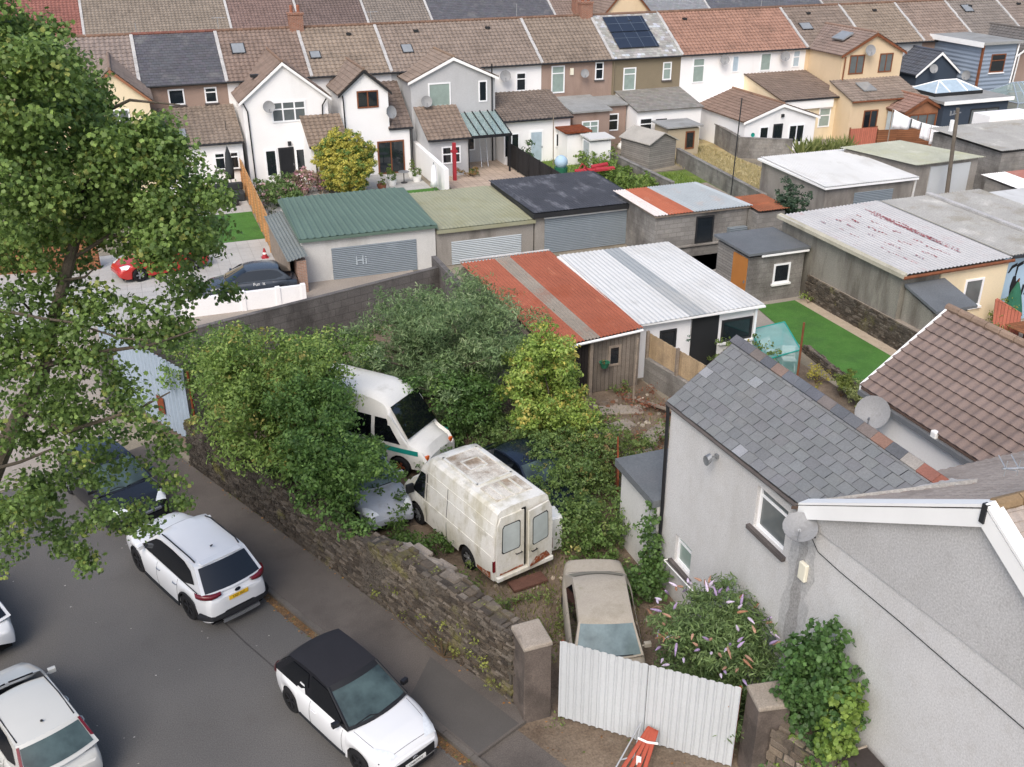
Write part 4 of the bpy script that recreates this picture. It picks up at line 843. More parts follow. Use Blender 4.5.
slab(g, 6.35, 12.87, 44.0, 50.1, 2.15, 2.46, .16, 'sheet_green'); sh = shutter(g, (9.82, 44.2, 0), 4.05, 1.52)
cu = bpy.data.curves.new('chalk_word', 'FONT'); cu.body = 'Hi'; cu.size = .62; cu.extrude = .002; cu.align_x = 'CENTER'
def text(body, size, mx, m, parent, name='lettering', ext=.002, sx=1., font_bold=False):
    cu = bpy.data.curves.new(name, 'FONT'); cu.body = body; cu.size = size; cu.extrude = ext; cu.align_x = 'CENTER'; cu.align_y = 'CENTER'; cu.offset = .012*size if font_bold else 0
    tmp = bpy.data.objects.new(name, cu); COL.objects.link(tmp); bpy.context.view_layer.update()
    me = bpy.data.meshes.new_from_object(tmp.evaluated_get(bpy.context.evaluated_depsgraph_get())); bpy.data.objects.remove(tmp); bpy.data.curves.remove(cu)
    for v in me.vertices: v.co.x *= sx
    me.transform(mx); me.materials.clear(); me.materials.append(M[m]); o = bpy.data.objects.new(name, me); COL.objects.link(o); o.parent = parent; WM[o.name] = WM[parent.name].copy(); return o
bpy.data.curves.remove(cu)
text('Hi', .62, Matrix.Translation(-WM[sh.name].translation) @ basis((9.15, 44.15, .78), (0, -1, 0)), 'chalk', sh, 'chalk_word')
b = MB(); corr(b, (5.6, 42.9, 1.55), (6.5, 42.9, 1.75), (6.4, 49.3, 2.05), (5.5, 49.3, 1.85), period=.16, amp=.02)
ln = thing('lean_to', (6, 44, 0), 'narrow lean-to with grey-green sheet roof left of the green roofed garage', 'lean-to'); b.build('roof', 'sheet_slate', ln); shed_walls(ln, 6.0, 6.42, 43.0, 44.15, 1.5, 1.5, 'brick_pink'); shed_walls(ln, 5.65, 5.75, 43.4, 49.2, 1.45, 1.75, 'wood_grey')
g = garage('garage', 12.85, 17.85, 44.25, 50, 1.85, 2.0, 'render_garage_dirty', 'brown rendered garage with khaki corrugated roof', group=G)
b = MB(); corr(b, (12.88, 44.1, 1.87), (17.9, 44.1, 1.87), (17.5, 50.2, 2.05), (12.6, 50.2, 2.05), period=.2, amp=.02, box=True); b.build('roof', 'sheet_khaki', g); slab(g, 12.86, 17.9, 44.06, 50.2, 1.87, 2.05, .2, 'sheet_khaki'); shutter(g, (15.4, 44.25, 0), 3.6, 1.15, col='shutter_light')
g = garage('garage', 17.92, 23.7, 44.25, 50, 2.15, 2.3, 'render_garage_dirty', 'garage with black felt roof and wide blue-grey roller door', group=G)
b = MB(); corr(b, (17.8, 44.05, 2.19), (23.82, 44.05, 2.19), (23.6, 50.2, 2.33), (17.6, 50.2, 2.33), period=.17, amp=.012); b.build('roof', 'felt_black', g); slab(g, 17.75, 23.87, 44.0, 50.25, 2.17, 2.31, .26, 'fascia_dark'); shutter(g, (20.72, 44.25, 0), 4.55, 1.78); MB().box(18.4, 23.05, 44.19, 44.25, 1.78, 1.93).build('door_header', 'fascia_white', g)
downpipe(g, [(23.78, 44.15, 1.95), (23.78, 44.15, 0)], .05)
# block store with mixed roof
g = garage('block_store', 22.95, 28.1, 41.2, 45.2, 2.3, 2.42, 'block', 'grey block store with roof of white, rust-red and grey corrugated sheets', 'outbuilding')
b = MB(); corr(b, (22.8, 41.0, 2.36), (28.25, 41.0, 2.36), (27.6, 45.4, 2.5), (22.7, 45.4, 2.5), bands=((0, .13, lin('d9cfca')), (.13, .4, lin('ab654c')), (.4, 1, lin('aab1b4'))), period=.16, amp=.03, k=.1); D('corr_mixed', (1, 1, 1), .8, .08, .9, .08, 18, attr=True, dirt=('b99d8c', .45, 1.1, .56)); b.build('roof', 'corr_mixed', g); slab(g, 22.85, 28.2, 41.05, 45.35, 2.33, 2.46, .1, 'wood_grey')
window(g, (25.7, 41.2, 1.35), 1.0, 1.35, frame='metal_dark', sill=None); MB().box(23.6, 28.1, 41.1, 41.2, .55, .62).build('ledge', 'render_garage_dirty', g); MB().box(27.0, 28.0, 40.9, 41.19, 0, 1.3).build('side_door', 'shutter', g)
g = garage('lean_to', 28.15, 29.75, 40.4, 42.4, 2.2, 2.35, 'block', 'small brown lean-to with orange rusted roof', 'lean-to'); b = MB(); corr(b, (28.12, 40.25, 2.25), (29.9, 40.25, 2.25), (29.8, 42.5, 2.4), (28.1, 42.5, 2.4), period=.15, amp=.02); b.build('roof', 'corr_red', g)
# red / grey roof shed and white roof shed
g = garage('shed', 12.0, 15.95, 29.2, 37.7, 2.2, 2.35, 'old_boards', 'open-fronted shed with rust-red corrugated roof and grey centre strip', 'shed')
b = MB(); corr(b, (12.15, 28.6, 2.3), (16.02, 29.15, 2.3), (16.05, 37.9, 2.42), (11.95, 37.7, 2.42), bands=((0, .37, lin('a3604a')), (.37, .53, lin('948b80')), (.53, 1, lin('a3604a'))), period=.15, amp=.03, rows=8, sag=.01, k=.07)
D('corr_redgrey', (1, 1, 1), .85, .14, .9, .12, 18, bump=.003, attr=True, dirt=('8f4526', .4, .7, .55), dirt2=('c98a6c', .45, 1.4, .6, (1, .5, 1))); b.build('roof', 'corr_redgrey', g)
MB().tube([(12.1, 28.62, 2.2), (16.0, 29.12, 2.2)], .05, 8).build('gutter', 'fascia_white', g); MB().tube([(12.0, 37.95, 2.42), (16.05, 37.98, 2.42)], .05, 8).build('flashing', 'lead', g)
b = MB()
for k in range(13): x = 12.1+k*.135; b.box(x, x+.12, 29.05, 29.12, 0, 2.1, 0, (random.uniform(.6, 1.2),)*3)
D('black_boards', '2a2523', .9, .2, 2, .15, attr=True); b.build('dark_doors', 'black_boards', g)
MB().box(13.9, 14.02, 29.0, 29.18, 0, 2.15).build('post', 'wood_grey', g); window(g, (14.95, 29.2, 1.35), .5, .8, frame='wood_grey', sill=None)
tb = thing('hanging_basket', (14.45, 28.95, 1.3), 'small green hanging basket on the weathered shed front', 'plant pot'); MB().lathe([(.001, 0), (.12, .02), (.18, .2), (.2, .22), (.15, .2)], (14.45, 28.95, 1.05), 12).build('basket', 'plastic_green', tb); foliage('flowers', [(14.45, 28.95, 1.32, .14)], tb, 14, .06, lin('4d6b2e'), lin('c99a5a'), sub=6, subr=.08)
g = garage('shed', 16.1, 21.2, 29.75, 36.8, 2.2, 2.4, 'render_white', 'white walled shed with bright white corrugated roof beside the turf lawn', 'shed')
b = MB(); corr(b, (16.0, 29.4, 2.3), (21.35, 29.55, 2.3), (21.3, 37.0, 2.5), (16.1, 37.0, 2.5), bands=((0, .39, (1, 1, 1)), (.39, .54, lin('c3c8cc')), (.54, 1, (1, 1, 1))), period=.2, amp=.014, rows=6, k=.02); b.build('roof', 'corr_white', g)
slab(g, 16.0, 21.35, 29.45, 37, 2.3, 2.48, .1, 'fascia_white'); window(g, (17.4, 29.75, 1.4), .7, .75, frame='fascia_dark', sill=None); door(g, (18.95, 29.75, 0), 1.15, 2.05, col='fascia_dark', glazed=False); window(g, (20.35, 29.75, 1.35), 1.35, .9, mull=(), frame='fascia_dark', sill='fascia_white'); MB().box(21.05, 21.15, 29.65, 29.75, 0, 2.2).build('downpipe', 'upvc', g)
tb = thing('hanging_ball', (18.2, 29.5, 1.4), 'round green topiary ball hanging by the dark doorway', 'decoration'); foliage('ball', [(18.2, 29.5, 1.35, .17)], tb, 30, .05, lin('2f5a3f'), lin('4e8060'), sub=40, subr=.07); MB().tube([(18.2, 29.5, 1.5), (18.2, 29.5, 2.2)], .008, 5).build('chain', 'metal_dark', tb)
# shed with orange door
g = garage('block_shed', 24.0, 26.85, 34.7, 37.2, 2.25, 2.3, 'block', 'grey block shed with bright orange door and white window', 'shed')
slab(g, 23.85, 26.98, 34.5, 37.4, 2.42, 2.46, .14, 'flat_dark', 'roof'); MB().box(24.5, 26.9, 34.46, 34.5, 2.18, 2.26).build('fascia', 'fascia_white', g); door(g, (24.0, 35.3, 0), 1.1, 2.08, (-1, 0, 0), 'door_orange', glazed=False); window(g, (25.75, 34.7, 1.25), .85, .9, glass='glass', sill='fascia_white', bar=.08)
MB().box(23.98, 24.0, 35.75, 37.15, .1, 2.15).build('boarding', 'shed_wood', g)
# workshop with red-streaked roof
g = garage('workshop', 27.1, 32.35, 28.9, 36.9, 2.95, 3.1, 'render_workshop', 'long rendered workshop with pale corrugated roof streaked with red paint', 'workshop')
b = MB(); corr(b, (26.95, 28.65, 3.05), (32.45, 28.8, 3.05), (32.45, 37.1, 3.2), (26.7, 36.7, 3.2), period=.2, amp=.025, rows=8, k=.03)
b.build('roof', 'corr_old', g)
sb = MB(); rd = random.Random(4)
f5 = bil((26.95, 28.65, 3.05), (32.45, 28.8, 3.05), (32.45, 37.1, 3.2), (26.7, 36.7, 3.2))[0]
rows_ = [(.22, 8, 0), (.34, 9, 0), (.46, 9, 1), (.58, 9, 1), (.71, 7, 2), (.73, 8, 2), (.76, 6, 1)]
cA, cB = lin('a8474a'), lin('b89094')
for (u0, n_, kind_) in rows_:
    for _ in range(n_):
        v0 = rd.uniform(.08, .8); v1 = v0+rd.uniform(.02, .07) if kind_ < 2 else v0+rd.uniform(.15, .3); u = u0+rd.uniform(-.012, .012); v = v0
        while v < v1:
            l = rd.uniform(.006, .02); w_ = rd.uniform(.003, .009); f_ = rd.uniform(0, .8) if kind_ else rd.uniform(.4, 1); uo = u+rd.uniform(-.006, .006)
            sb.add([f5(uo-w_, v, .032), f5(uo+w_*.6, v, .032), f5(uo+w_, v+l, .032), f5(uo-w_*.7, v+l, .032)], [(0, 1, 2, 3)], 0, tuple(a_*(1-f_)+b_*f_ for a_, b_ in zip(cA, cB))); v += l+rd.uniform(0, .015)
D('paint_flaked', (1, 1, 1), .85, .2, 4, .15, 30, attr=True); sb.build('flaked_paint', 'paint_flaked', g)
D('parapet_stone', 'b3ae9c', .93, .1, 1, .1, 20, dirt=('8f8a78', .6, .7))
MB().hexa([(26.86, 28.6, 2.9), (27.03, 28.6, 2.93), (26.9, 36.8, 3.08), (26.68, 36.8, 3.05)], [(26.86, 28.6, 3.06), (27.03, 28.6, 3.11), (26.9, 36.8, 3.26), (26.68, 36.8, 3.2)]).build('parapet', 'parapet_stone', g)
MB().box(28.96, 32.35, 28.84, 28.9, 0, 2.9).build('front_wall', 'render_cream_pale', g); MB().tube([(26.9, 28.6, 2.93), (32.5, 28.75, 2.93)], .07, 8).build('gutter', 'wood_brown', g); window(g, (30.75, 28.84, 1.75), .95, 1.2, glass='glass_curtain', sill='fascia_white')
l = garage('lean_to', 27.3, 28.95, 27.2, 28.84, 2.05, 2.5, 'render_workshop', 'low lean-to with smooth dark grey roof at the workshop corner', 'lean-to'); slab(l, 27.2, 29.15, 26.95, 28.83, 2.16, 2.62, .14, 'flat_dark', 'roof')
g = garage('workshop', 32.5, 38.4, 29.2, 36.9, 3.0, 3.1, 'mural_blue', 'workshop with grey asbestos sheet roof and pale blue mural wall', 'workshop')
b = MB(); corr(b, (32.5, 28.95, 3.06), (38.5, 28.95, 3.06), (38.5, 37, 3.2), (32.5, 37, 3.2), bands=((0, .02, lin('e0ded8')), (.02, .46, (1, 1, 1)), (.46, .5, lin('f5f3ee')), (.5, 1, (1, 1, 1))), period=.16, amp=.03, rows=6); b.build('roof', 'asbestos', g); MB().tube([(32.55, 28.9, 2.98), (38.5, 28.9, 2.98)], .06, 8).build('gutter', 'metal_dark', g); MB().hexa([(35.2, 29, 3.1), (35.45, 29, 3.1), (35.45, 37, 3.24), (35.2, 37, 3.24)], [(35.2, 29, 3.2), (35.45, 29, 3.2), (35.45, 37, 3.34), (35.2, 37, 3.34)]).build('ridge_strip', 'lead', g)
mr = MB(); mx = basis((33.25, 29.2, 1.7), (0, -1, 0))                    # black painted figure with a spread-winged top
for pts in ([(-.06, -.9), (.1, -.9), (.16, -.1), (.05, .35), (-.1, .3), (-.16, -.1)], [(-.02, .35), (.06, .35), (.08, .7), (.32, .8), (.3, .95), (.02, .85), (-.02, .8)], [(-.02, .75), (-.02, .9), (-.3, .8), (-.45, .5), (-.38, .48), (-.22, .68)], [(.15, -.1), (.32, .1), (.28, .2), (.12, .05)], [(-.15, -.9), (.25, -.9), (.25, -.98), (-.15, -.98)]): mr.add([mx @ Vector((x, y, .012)) for x, y in pts], [tuple(range(len(pts)))])
for k in range(5): mr.add([mx @ Vector((x, y, .012)) for x, y in ((.5+k*.2, -.6), (.62+k*.2, -.6), (.66+k*.2, -.2), (.54+k*.2, -.1))], [(0, 1, 2, 3)])
mr.build('mural_figure', 'paint_black', g)
# right-hand garages
g = garage('garage', 33.3, 38.9, 42.0, 47.9, 2.5, 2.65, 'render_garage_dirty', 'grey garage with white flat corrugated roof and small grey roller door', group='garages on the right of the lane')
b = MB(); corr(b, (33.1, 41.8, 2.6), (39.1, 41.8, 2.6), (39.1, 48.1, 2.75), (33.3, 48.1, 2.75), period=.16, amp=.02, rows=5); b.build('roof', 'corr_white', g); slab(g, 33.1, 39.1, 41.8, 48.1, 2.58, 2.73, .14, 'fascia_white'); shutter(g, (36.4, 42.0, .6), 2.5, 1.45); downpipe(g, [(39.0, 41.9, 2.5), (38.9, 41.92, 0)], .06, 'render_garage')
g = thing('garage', (41.5, 43.3, 0), 'taller garage with greenish asbestos roof and tall white doors behind the telegraph pole', 'garage', 'garages on the right of the lane'); MB().hexa([(40.1, 43.3, -.2), (44.7, 43.5, -.2), (42.7, 47.7, -.2), (38.55, 47.5, -.2)], [(40.1, 43.3, 2.78), (44.7, 43.5, 2.78), (42.7, 47.7, 2.88), (38.55, 47.5, 2.88)]).build('wall', 'render_garage_dirty', g)
b = MB(); corr(b, (39.9, 43.0, 2.86), (44.95, 43.25, 2.86), (42.9, 47.9, 2.98), (38.35, 47.65, 2.98), period=.16, amp=.03, rows=5); D('asbestos_green', 'a8aa9b', .92, .08, .7, .08, 20, attr=True, dirt=('a5a789', .6, .5, .5), dirt2=('c5c6bd', .5, .9, .57)); b.build('roof', 'asbestos_green', g); MB().hexa([(41.2, 43.28, 0), (44.1, 43.4, 0), (44.1, 43.5, 0), (41.2, 43.38, 0)], [(41.2, 43.28, 2.6), (44.1, 43.4, 2.6), (44.1, 43.5, 2.6), (41.2, 43.38, 2.6)]).build('double_door', 'sheet_white', g)
g = garage('garage', 46.7, 54, 43.8, 49.4, 2.9, 3.0, 'block', 'block garage with pale grey-green roof near the right edge', group='garages on the right of the lane')
b = MB(); corr(b, (46.4, 43.6, 2.98), (54, 43.6, 2.98), (54, 49.6, 3.12), (46.4, 49.6, 3.12), period=.16, amp=.03, rows=5); b.build('roof', 'asbestos', g); wallbox(g, 51.2, 55, 49.6, 51, 3.5, 'render_white', 'white_block')
g = garage('flat_store', 38.5, 43.5, 34.8, 37.8, 2.45, 2.5, 'render_white', 'white flat roofed store by the lane at the right edge', 'outbuilding'); slab(g, 37.3, 44, 34.5, 38, 2.64, 2.66, .18, 'corr_white', 'roof'); MB().box(38.4, 38.5, 34.7, 37.9, 2.2, 2.46).build('rusty_edge', 'rust', g)
g = garage('small_shed', 44.6, 50, 40.3, 42.6, 1.8, 1.95, 'block', 'low shed with patchy white and red roof by the lane', 'shed'); b = MB(); corr(b, (44.4, 40.1, 1.87), (50, 40.1, 1.87), (50, 42.8, 2.0), (44.4, 42.8, 2.0), bands=((0, .3, (1, .98, .95)), (.3, .6, lin('a8756a')), (.6, 1, lin('ffffff'))), period=.15, amp=.025); b.build('roof', 'corr_mixed', g); MB().box(46.5, 47.6, 40.25, 40.3, 0, 1.6).build('green_door', 'plastic_green', g)
# poles
D('pole_wood', '6d655b', .9, .2, 2, .1)
tp = thing('telegraph_pole', (43.9, 41.6, 0), 'leaning brown wooden telegraph pole in front of the white garage doors', 'pole'); pt = PY(958, 108, 42.4); q_ = PY(946, 200, 42.4); k_ = (q_.z+.2)/(pt.z-q_.z); MB().tube([q_-(pt-q_)*k_, pt], [.13, .1], 10).build('shaft', 'pole_wood', tp)
b = MB(); q = pt+Vector((0, 0, -.35)); b.tube([q+Vector((-.45, 0, 0)), q+Vector((.25, 0, .1))], .04, 6); b.tube([q+Vector((-.42, 0, 0)), q+Vector((-.42, 0, .22))], .05, 6); b.tube([q+Vector((-.2, 0, 0)), q+Vector((-.2, 0, .22))], .05, 6); b.build('insulators', 'metal_grey', tp); MB().box(pt.x-.34, pt.x-.16, pt.y-.1, pt.y+.02, pt.z-1.2, pt.z-.6).build('service_box', 'plastic_white', tp)
def pole(name, base, top, r, m, label): tag(MB().tube([base, top], r, 8).build(name, m), label, 'pole')
pole('mast', (32.35, 49.3, -.1), PY(742, 98, 49.4), .035, 'metal_dark', 'tall thin dark mast rising beside the dry grass wall')
pole('clothes_post', (25.9, 60.8, -.1), (25.85, 60.8, 3.4), .035, 'wood_grey', 'thin brown clothes post by the white outhouses')
q = P(633, 402); pole('clothes_post', (q.x, q.y, -.1), PY(638, 338, q.y), .045, 'wood_grey', 'pale leaning washing post in the rubble yard')
q = P(766, 388); pole('clothes_post', (21.3, 27.0, -.1), (21.35, 27.1, 2.5), .04, 'wood_brown', 'dark slim post beside the teal net cage')
q = P(650, 400); pole('clothes_post', (16.9, 27.6, 0), (16.85, 27.6, 1.7), .03, 'metal_dark', 'short thin dark post in front of the board fence')
# back garden things
t = thing('garden_shed', (32, 58, 0), 'weathered grey timber garden shed with pale felt roof', 'shed')
R_ = Matrix.Translation((31.9, 58.9, 0)) @ Matrix.Rotation(.25, 4, 'Z')
def rx(*p): return R_ @ Vector(p)
MB().extr([rx(-1.15, -1.4, 0), rx(1.15, -1.4, 0), rx(1.15, -1.4, 1.7), rx(0, -1.4, 2.25), rx(-1.15, -1.4, 1.7)], rx(0, 2.8, 0)-rx(0, 0, 0)).build('wall', 'shed_wood', t)
b = MB()
for s in (-1, 1): b.hexa([rx(s*1.3, -1.55, 1.66), rx(s*1.3, 1.5, 1.66), rx(0, 1.5, 2.28), rx(0, -1.55, 2.28)], [rx(s*1.3, -1.55, 1.72), rx(s*1.3, 1.5, 1.72), rx(0, 1.5, 2.34), rx(0, -1.55, 2.34)])
b.build('roof', 'shed_felt', t)
t = garage('outbuilding', 33.9, 36.3, 59.9, 61.8, 2.0, 2.05, 'render_tan', 'small tan block outbuilding with flat roof and brown window', 'outbuilding'); slab(t, 33.7, 36.5, 59.7, 62, 2.12, 2.17, .12, 'flat_felt', 'roof'); window(t, (35.6, 59.9, 1.1), .7, 1.2, frame='wood_brown', sill=None)
t = garage('outhouse', 26.7, 28.2, 60.4, 61.9, 2.1, 2.15, 'render_white', 'small white outhouse with dark rusty flat roof', 'outhouse'); slab(t, 26.5, 28.4, 60.2, 62.1, 2.26, 2.3, .14, 'rust', 'roof')
t = garage('outhouse', 27.6, 29.1, 58.8, 60.0, 1.9, 1.95, 'render_white', 'small white outhouse with white flat roof nearer the red play frame', 'outhouse'); slab(t, 27.5, 29.3, 58.6, 60.2, 2.05, 2.1, .12, 'corr_white', 'roof'); MB().box(27.56, 27.6, 58.9, 59.7, .05, 1.75).build('door', 'shutter_light', t)
t = thing('water_butt', (32.9, 63.6, 0), 'dark green water butt by the brown pebbledash wall', 'water butt'); MB().lathe([(.001, 0), (.36, 0), (.42, .5), (.38, 1.0), (.001, 1.02)], (32.9, 63.6, 0), 16).build('barrel', 'plastic_green', t, smooth=True); MB().lathe([(.001, .05), (.4, .03), (.4, 0)], (32.9, 63.6, 1.02), 16).build('lid', 'plastic_green', t)
for q, lb in (((32.2, 63.3), 'white plastic bag of rubbish beside the green water butt'),):
    b = MB(); b.lathe([(.001, 0), (.28, .02), (.36, .2), (.25, .42), (.1, .5), (.13, .58), (.001, .56)], (*q, 0), 14); tag(b.build('rubbish_bag', 'plastic_white', smooth=True), lb, 'bag')
# red play frame and patterned ball bin
t = thing('folded_play_frame', (25.8, 55.3, 0), 'collapsed red play frame in the weedy garden behind the black roof', 'play frame'); b = MB()
for _ in range(8): p = Vector((random.uniform(24.9, 26.4), random.uniform(54.8, 56.2), random.uniform(.3, 1.0))); a = random.uniform(-.5, .5); b.extr([p, p+Vector((1.1, a, .1)), p+Vector((1.1, a+.15, .18)), p+Vector((0, .15, .1))], (0, 0, .12))
b.build('panels', 'plastic_red', t); b = MB(); b.tube([(24.6, 55, 0), (25.6, 55.2, 1.2), (27, 55.6, 0)], .05, 6); b.tube([(24.9, 56, 0), (25.8, 56, 1.2), (27.2, 56.2, 0)], .05, 6); b.build('frame', 'plastic_red', t)
t = thing('garden_globe', (24.9, 57.2, 0), 'pale blue globe on a dark green drum', 'garden ornament'); MB().lathe([(.001, 0), (.4, 0), (.42, .8), (.001, .8)], (24.9, 57.2, 0), 16).build('drum', 'plastic_green', t); MB().lathe([(.001, 0)]+[(.42*math.sin(a), .42-.42*math.cos(a)) for a in np.linspace(.3, 2.9, 9)]+[(.001, .84)], (24.9, 57.2, .7), 16).build('globe', 'mural_blue', t, smooth=True)
t = thing('closed_parasol', (5.1, 60.6, 0), 'tall closed dark parasol beside the orange fence', 'parasol'); MB().lathe([(.001, 1.0), (.22, 1.05), (.26, 1.5), (.16, 2.5), (.03, 2.95), (.001, 3.0)], (5.1, 60.6, 0), 12).build('canopy', 'fabric_dark', t, smooth=True); MB().tube([(5.1, 60.6, 0), (5.1, 60.6, 3.05)], .03, 8).build('pole', 'metal_grey', t); MB().lathe([(.001, .1), (.3, .08), (.3, 0)], (5.1, 60.6, 0), 14).build('base', 'teal', t)
t = thing('outdoor_sofa', (4.5, 59.4, 0), 'black covered outdoor sofa set on the pale terrace', 'sofa'); b = MB(); b.box(3.2, 5.7, 59.2, 60.1, 0, .5); b.box(3.2, 5.7, 59.95, 60.2, .5, .95); b.box(3.2, 3.5, 58.6, 59.2, 0, .55); b.build('cover', 'fabric_dark', t, bevel=.08); MB().box(3.7, 5.2, 58.3, 58.9, .02, .42).build('table', 'fence_black', t, bevel=.03)
def cone(x, y):
    t = thing('traffic_cone', (x, y, 0), 'small red and white plastic cone by the end of the orange fence', 'cone'); MB().box(x-.17, x+.17, y-.17, y+.17, .0, .04).build('base', 'plastic_red', t); b = MB(); pr = [(.14, .04), (.1, .2), (.085, .3), (.06, .4), (.03, .5), (.001, .51)]
    b.lathe(pr[:2], (x, y, 0), 12, 0); b.lathe(pr[1:3], (x, y, 0), 12, 1); b.lathe(pr[2:], (x, y, 0), 12, 0); b.build('cone', ['plastic_red', 'plastic_white'], t)
cone(5.25, 48.5)
def pot(x, y, label, kind, h=.9):
    t = thing('potted_plant', (x, y, 0), label, 'potted plant', 'potted plants on the white terrace'); MB().lathe([(.001, 0), (.22, 0), (.3, .35), (.26, .34), (.001, .3)], (x, y, 0), 14).build('pot', 'terracotta' if kind == 2 else 'plastic_white', t)
    if kind == 1: foliage('foliage', [(x, y, .62, .33)], t, 20, .09, lin('49661f'), lin('6d8a2c'), sub=70, subr=.12)
    else: foliage('foliage', [(x, y, .4+.2*i, .24-.05*i) for i in range(4)], t, 16, .09, lin('55702a'), lin('8fa03e'), sub=50, subr=.1)
pot(14.6, 59.6, 'clipped round topiary ball in pot, left of the small terrace table', 1); pot(16.3, 60.0, 'clipped topiary in pot, right of the small terrace table', 1); pot(14.75, 60.6, 'small conical shrub in pot behind the left topiary', 0); pot(16.35, 61.2, 'small conical shrub in pot by the downpipe', 0); pot(13.75, 58.8, 'low red flowering pot at the lawn corner', 2)
t = thing('bistro_table', (15.45, 59.9, 0), 'small round bistro table between two topiary pots', 'table'); MB().lathe([(.001, .02), (.35, .02), (.35, 0), (.001, 0)], (15.45, 59.9, .7), 16).build('top', 'metal_grey', t); MB().tube([(15.45, 59.9, 0), (15.45, 59.9, .7)], .03, 8).build('leg', 'metal_dark', t); MB().lathe([(.22, 0), (.2, .04), (.001, .05)], (15.45, 59.9, 0), 14).build('foot', 'metal_dark', t)
t = thing('closed_parasol', (16.55, 57.0, 0), 'closed white parasol standing at the edge of the small lawn', 'parasol'); MB().lathe([(.001, .4), (.26, .42), (.2, .8), (.12, 1.6), (.001, 1.75)], (16.55, 57, 0), 12).build('canopy', 'fabric_white', t, smooth=True); MB().tube([(16.55, 57, 0), (16.55, 57, 1.85)], .025, 8).build('pole', 'metal_grey', t)
t = thing('garden_post', (18.6, 59.4, 0), 'crimson painted post in front of the grey lean-to', 'post'); MB().box(18.5, 18.7, 59.3, 59.5, 0, 2.35).build('post', 'plastic_red', t); MB().box(18.42, 18.78, 59.25, 59.55, 1.75, 1.9).build('collar', 'plastic_red', t)
t = thing('step_ladder', (21.7, 62.6, 0), 'white ladder leaning under the glass canopy', 'ladder'); b = MB(); A, B_ = Vector((21.3, 62.0, 0)), Vector((21.5, 63.35, 3.0)); o_ = Vector((.45, 0, 0)); b.tube([A, B_], .03, 6); b.tube([A+o_, B_+o_], .03, 6); b.build('stile', 'metal_galv', t); b = MB()
for k in range(1, 10): q = A.lerp(B_, k/10); b.tube([q, q+o_], .02, 6)
b.build('rungs', 'metal_galv', t)
# washing line
t = thing('washing_line', (53, 55.5, 0), 'sagging washing line with white laundry outside the porch', 'washing line'); wa, wb = PY(893, 109, 55.3), PY(950, 128, 54.5); b = MB(); pts = [wa.lerp(wb, k/10)+Vector((0, 0, -.25*math.sin(math.pi*k/10))) for k in range(11)]; b.tube(pts, .012, 5); b.build('line', 'plastic_white', t)
for pq in (wa, wb): MB().tube([(pq.x, pq.y, 0), pq], .04, 6).build('post', 'wood_grey', t)
for i, (u0, u1, l0, l1) in enumerate(((.03, .32, 1.25, .75), (.35, .5, .55, .5), (.52, .68, 1.05, 1.1), (.69, .83, 1.3, 1.2), (.85, .99, 1.15, 1.2))):
    f = lambda u: wa.lerp(wb, u)+Vector((0, 0, -.25*math.sin(math.pi*u))); rows = []
    for r in range(5): rows.append([f(u0+(u1-u0)*c/8)+Vector((0, .06*math.sin(c*1.7+i)*r/4, -(l0+(l1-l0)*c/8)*r/4)) for c in range(9)])
    b = MB(); b.grid(rows); o = b.build('laundry_sheet', 'fabric_white', smooth=True); tag(o, ['large white sheet slanting at the left end of the washing line', 'small white cloth second on the washing line', 'white towel in the middle of the washing line', 'longest white towel, fourth along the washing line', 'white towel at the right end of the washing line'][i], 'laundry', 'white laundry on the line'); md = o.modifiers.new('solid', 'SOLIDIFY'); md.thickness = .01
# teal net cage with folding chairs inside
t = thing('net_cage', (21.6, 29, 0), 'teal netted garden cage between white shed and turf lawn', 'net cage'); c4 = [Vector((20.3, 27.6, 0)), Vector((22.0, 27.9, 0)), Vector((23.0, 30.4, 0)), Vector((21.3, 30.2, 0))]; H_ = 1.0; b = MB(); b.poly([q+UP*H_ for q in c4])
for p, q in zip(c4, c4[1:]+c4[:1]): b.poly([p, q, q+UP*H_, p+UP*H_])
b.build('net', 'teal_net', t); b = MB()
for p, q in zip(c4, c4[1:]+c4[:1]): b.tube([p, p+UP*H_], .025, 6); b.tube([p+UP*H_, q+UP*H_], .025, 6)
b.build('frame', 'teal', t)
for px, py, a, lb in ((21.6, 29.3, .3, 'pale folding chair inside the teal net cage, nearer the shed'), (21.9, 28.4, -.4, 'pale folding chair inside the teal net cage, nearer the roof ridge')):
    k = thing('folding_chair', (px, py, 0), lb, 'chair', 'chairs inside the net cage', a)
    MB().box(-.25, .25, -.22, .22, .42, .46).build('seat', 'plastic_white', k, local=True); MB().box(-.25, .25, .2, .24, .5, .88).build('backrest', 'plastic_white', k, local=True)
    for sx in (-.22, .22): MB().tube([(sx, -.2, 0), (sx, .22, .9)], .02, 6).build('leg', 'plastic_white', k, local=True); MB().tube([(sx, .22, 0), (sx, -.2, .44)], .02, 6).build('leg', 'plastic_white', k, local=True)
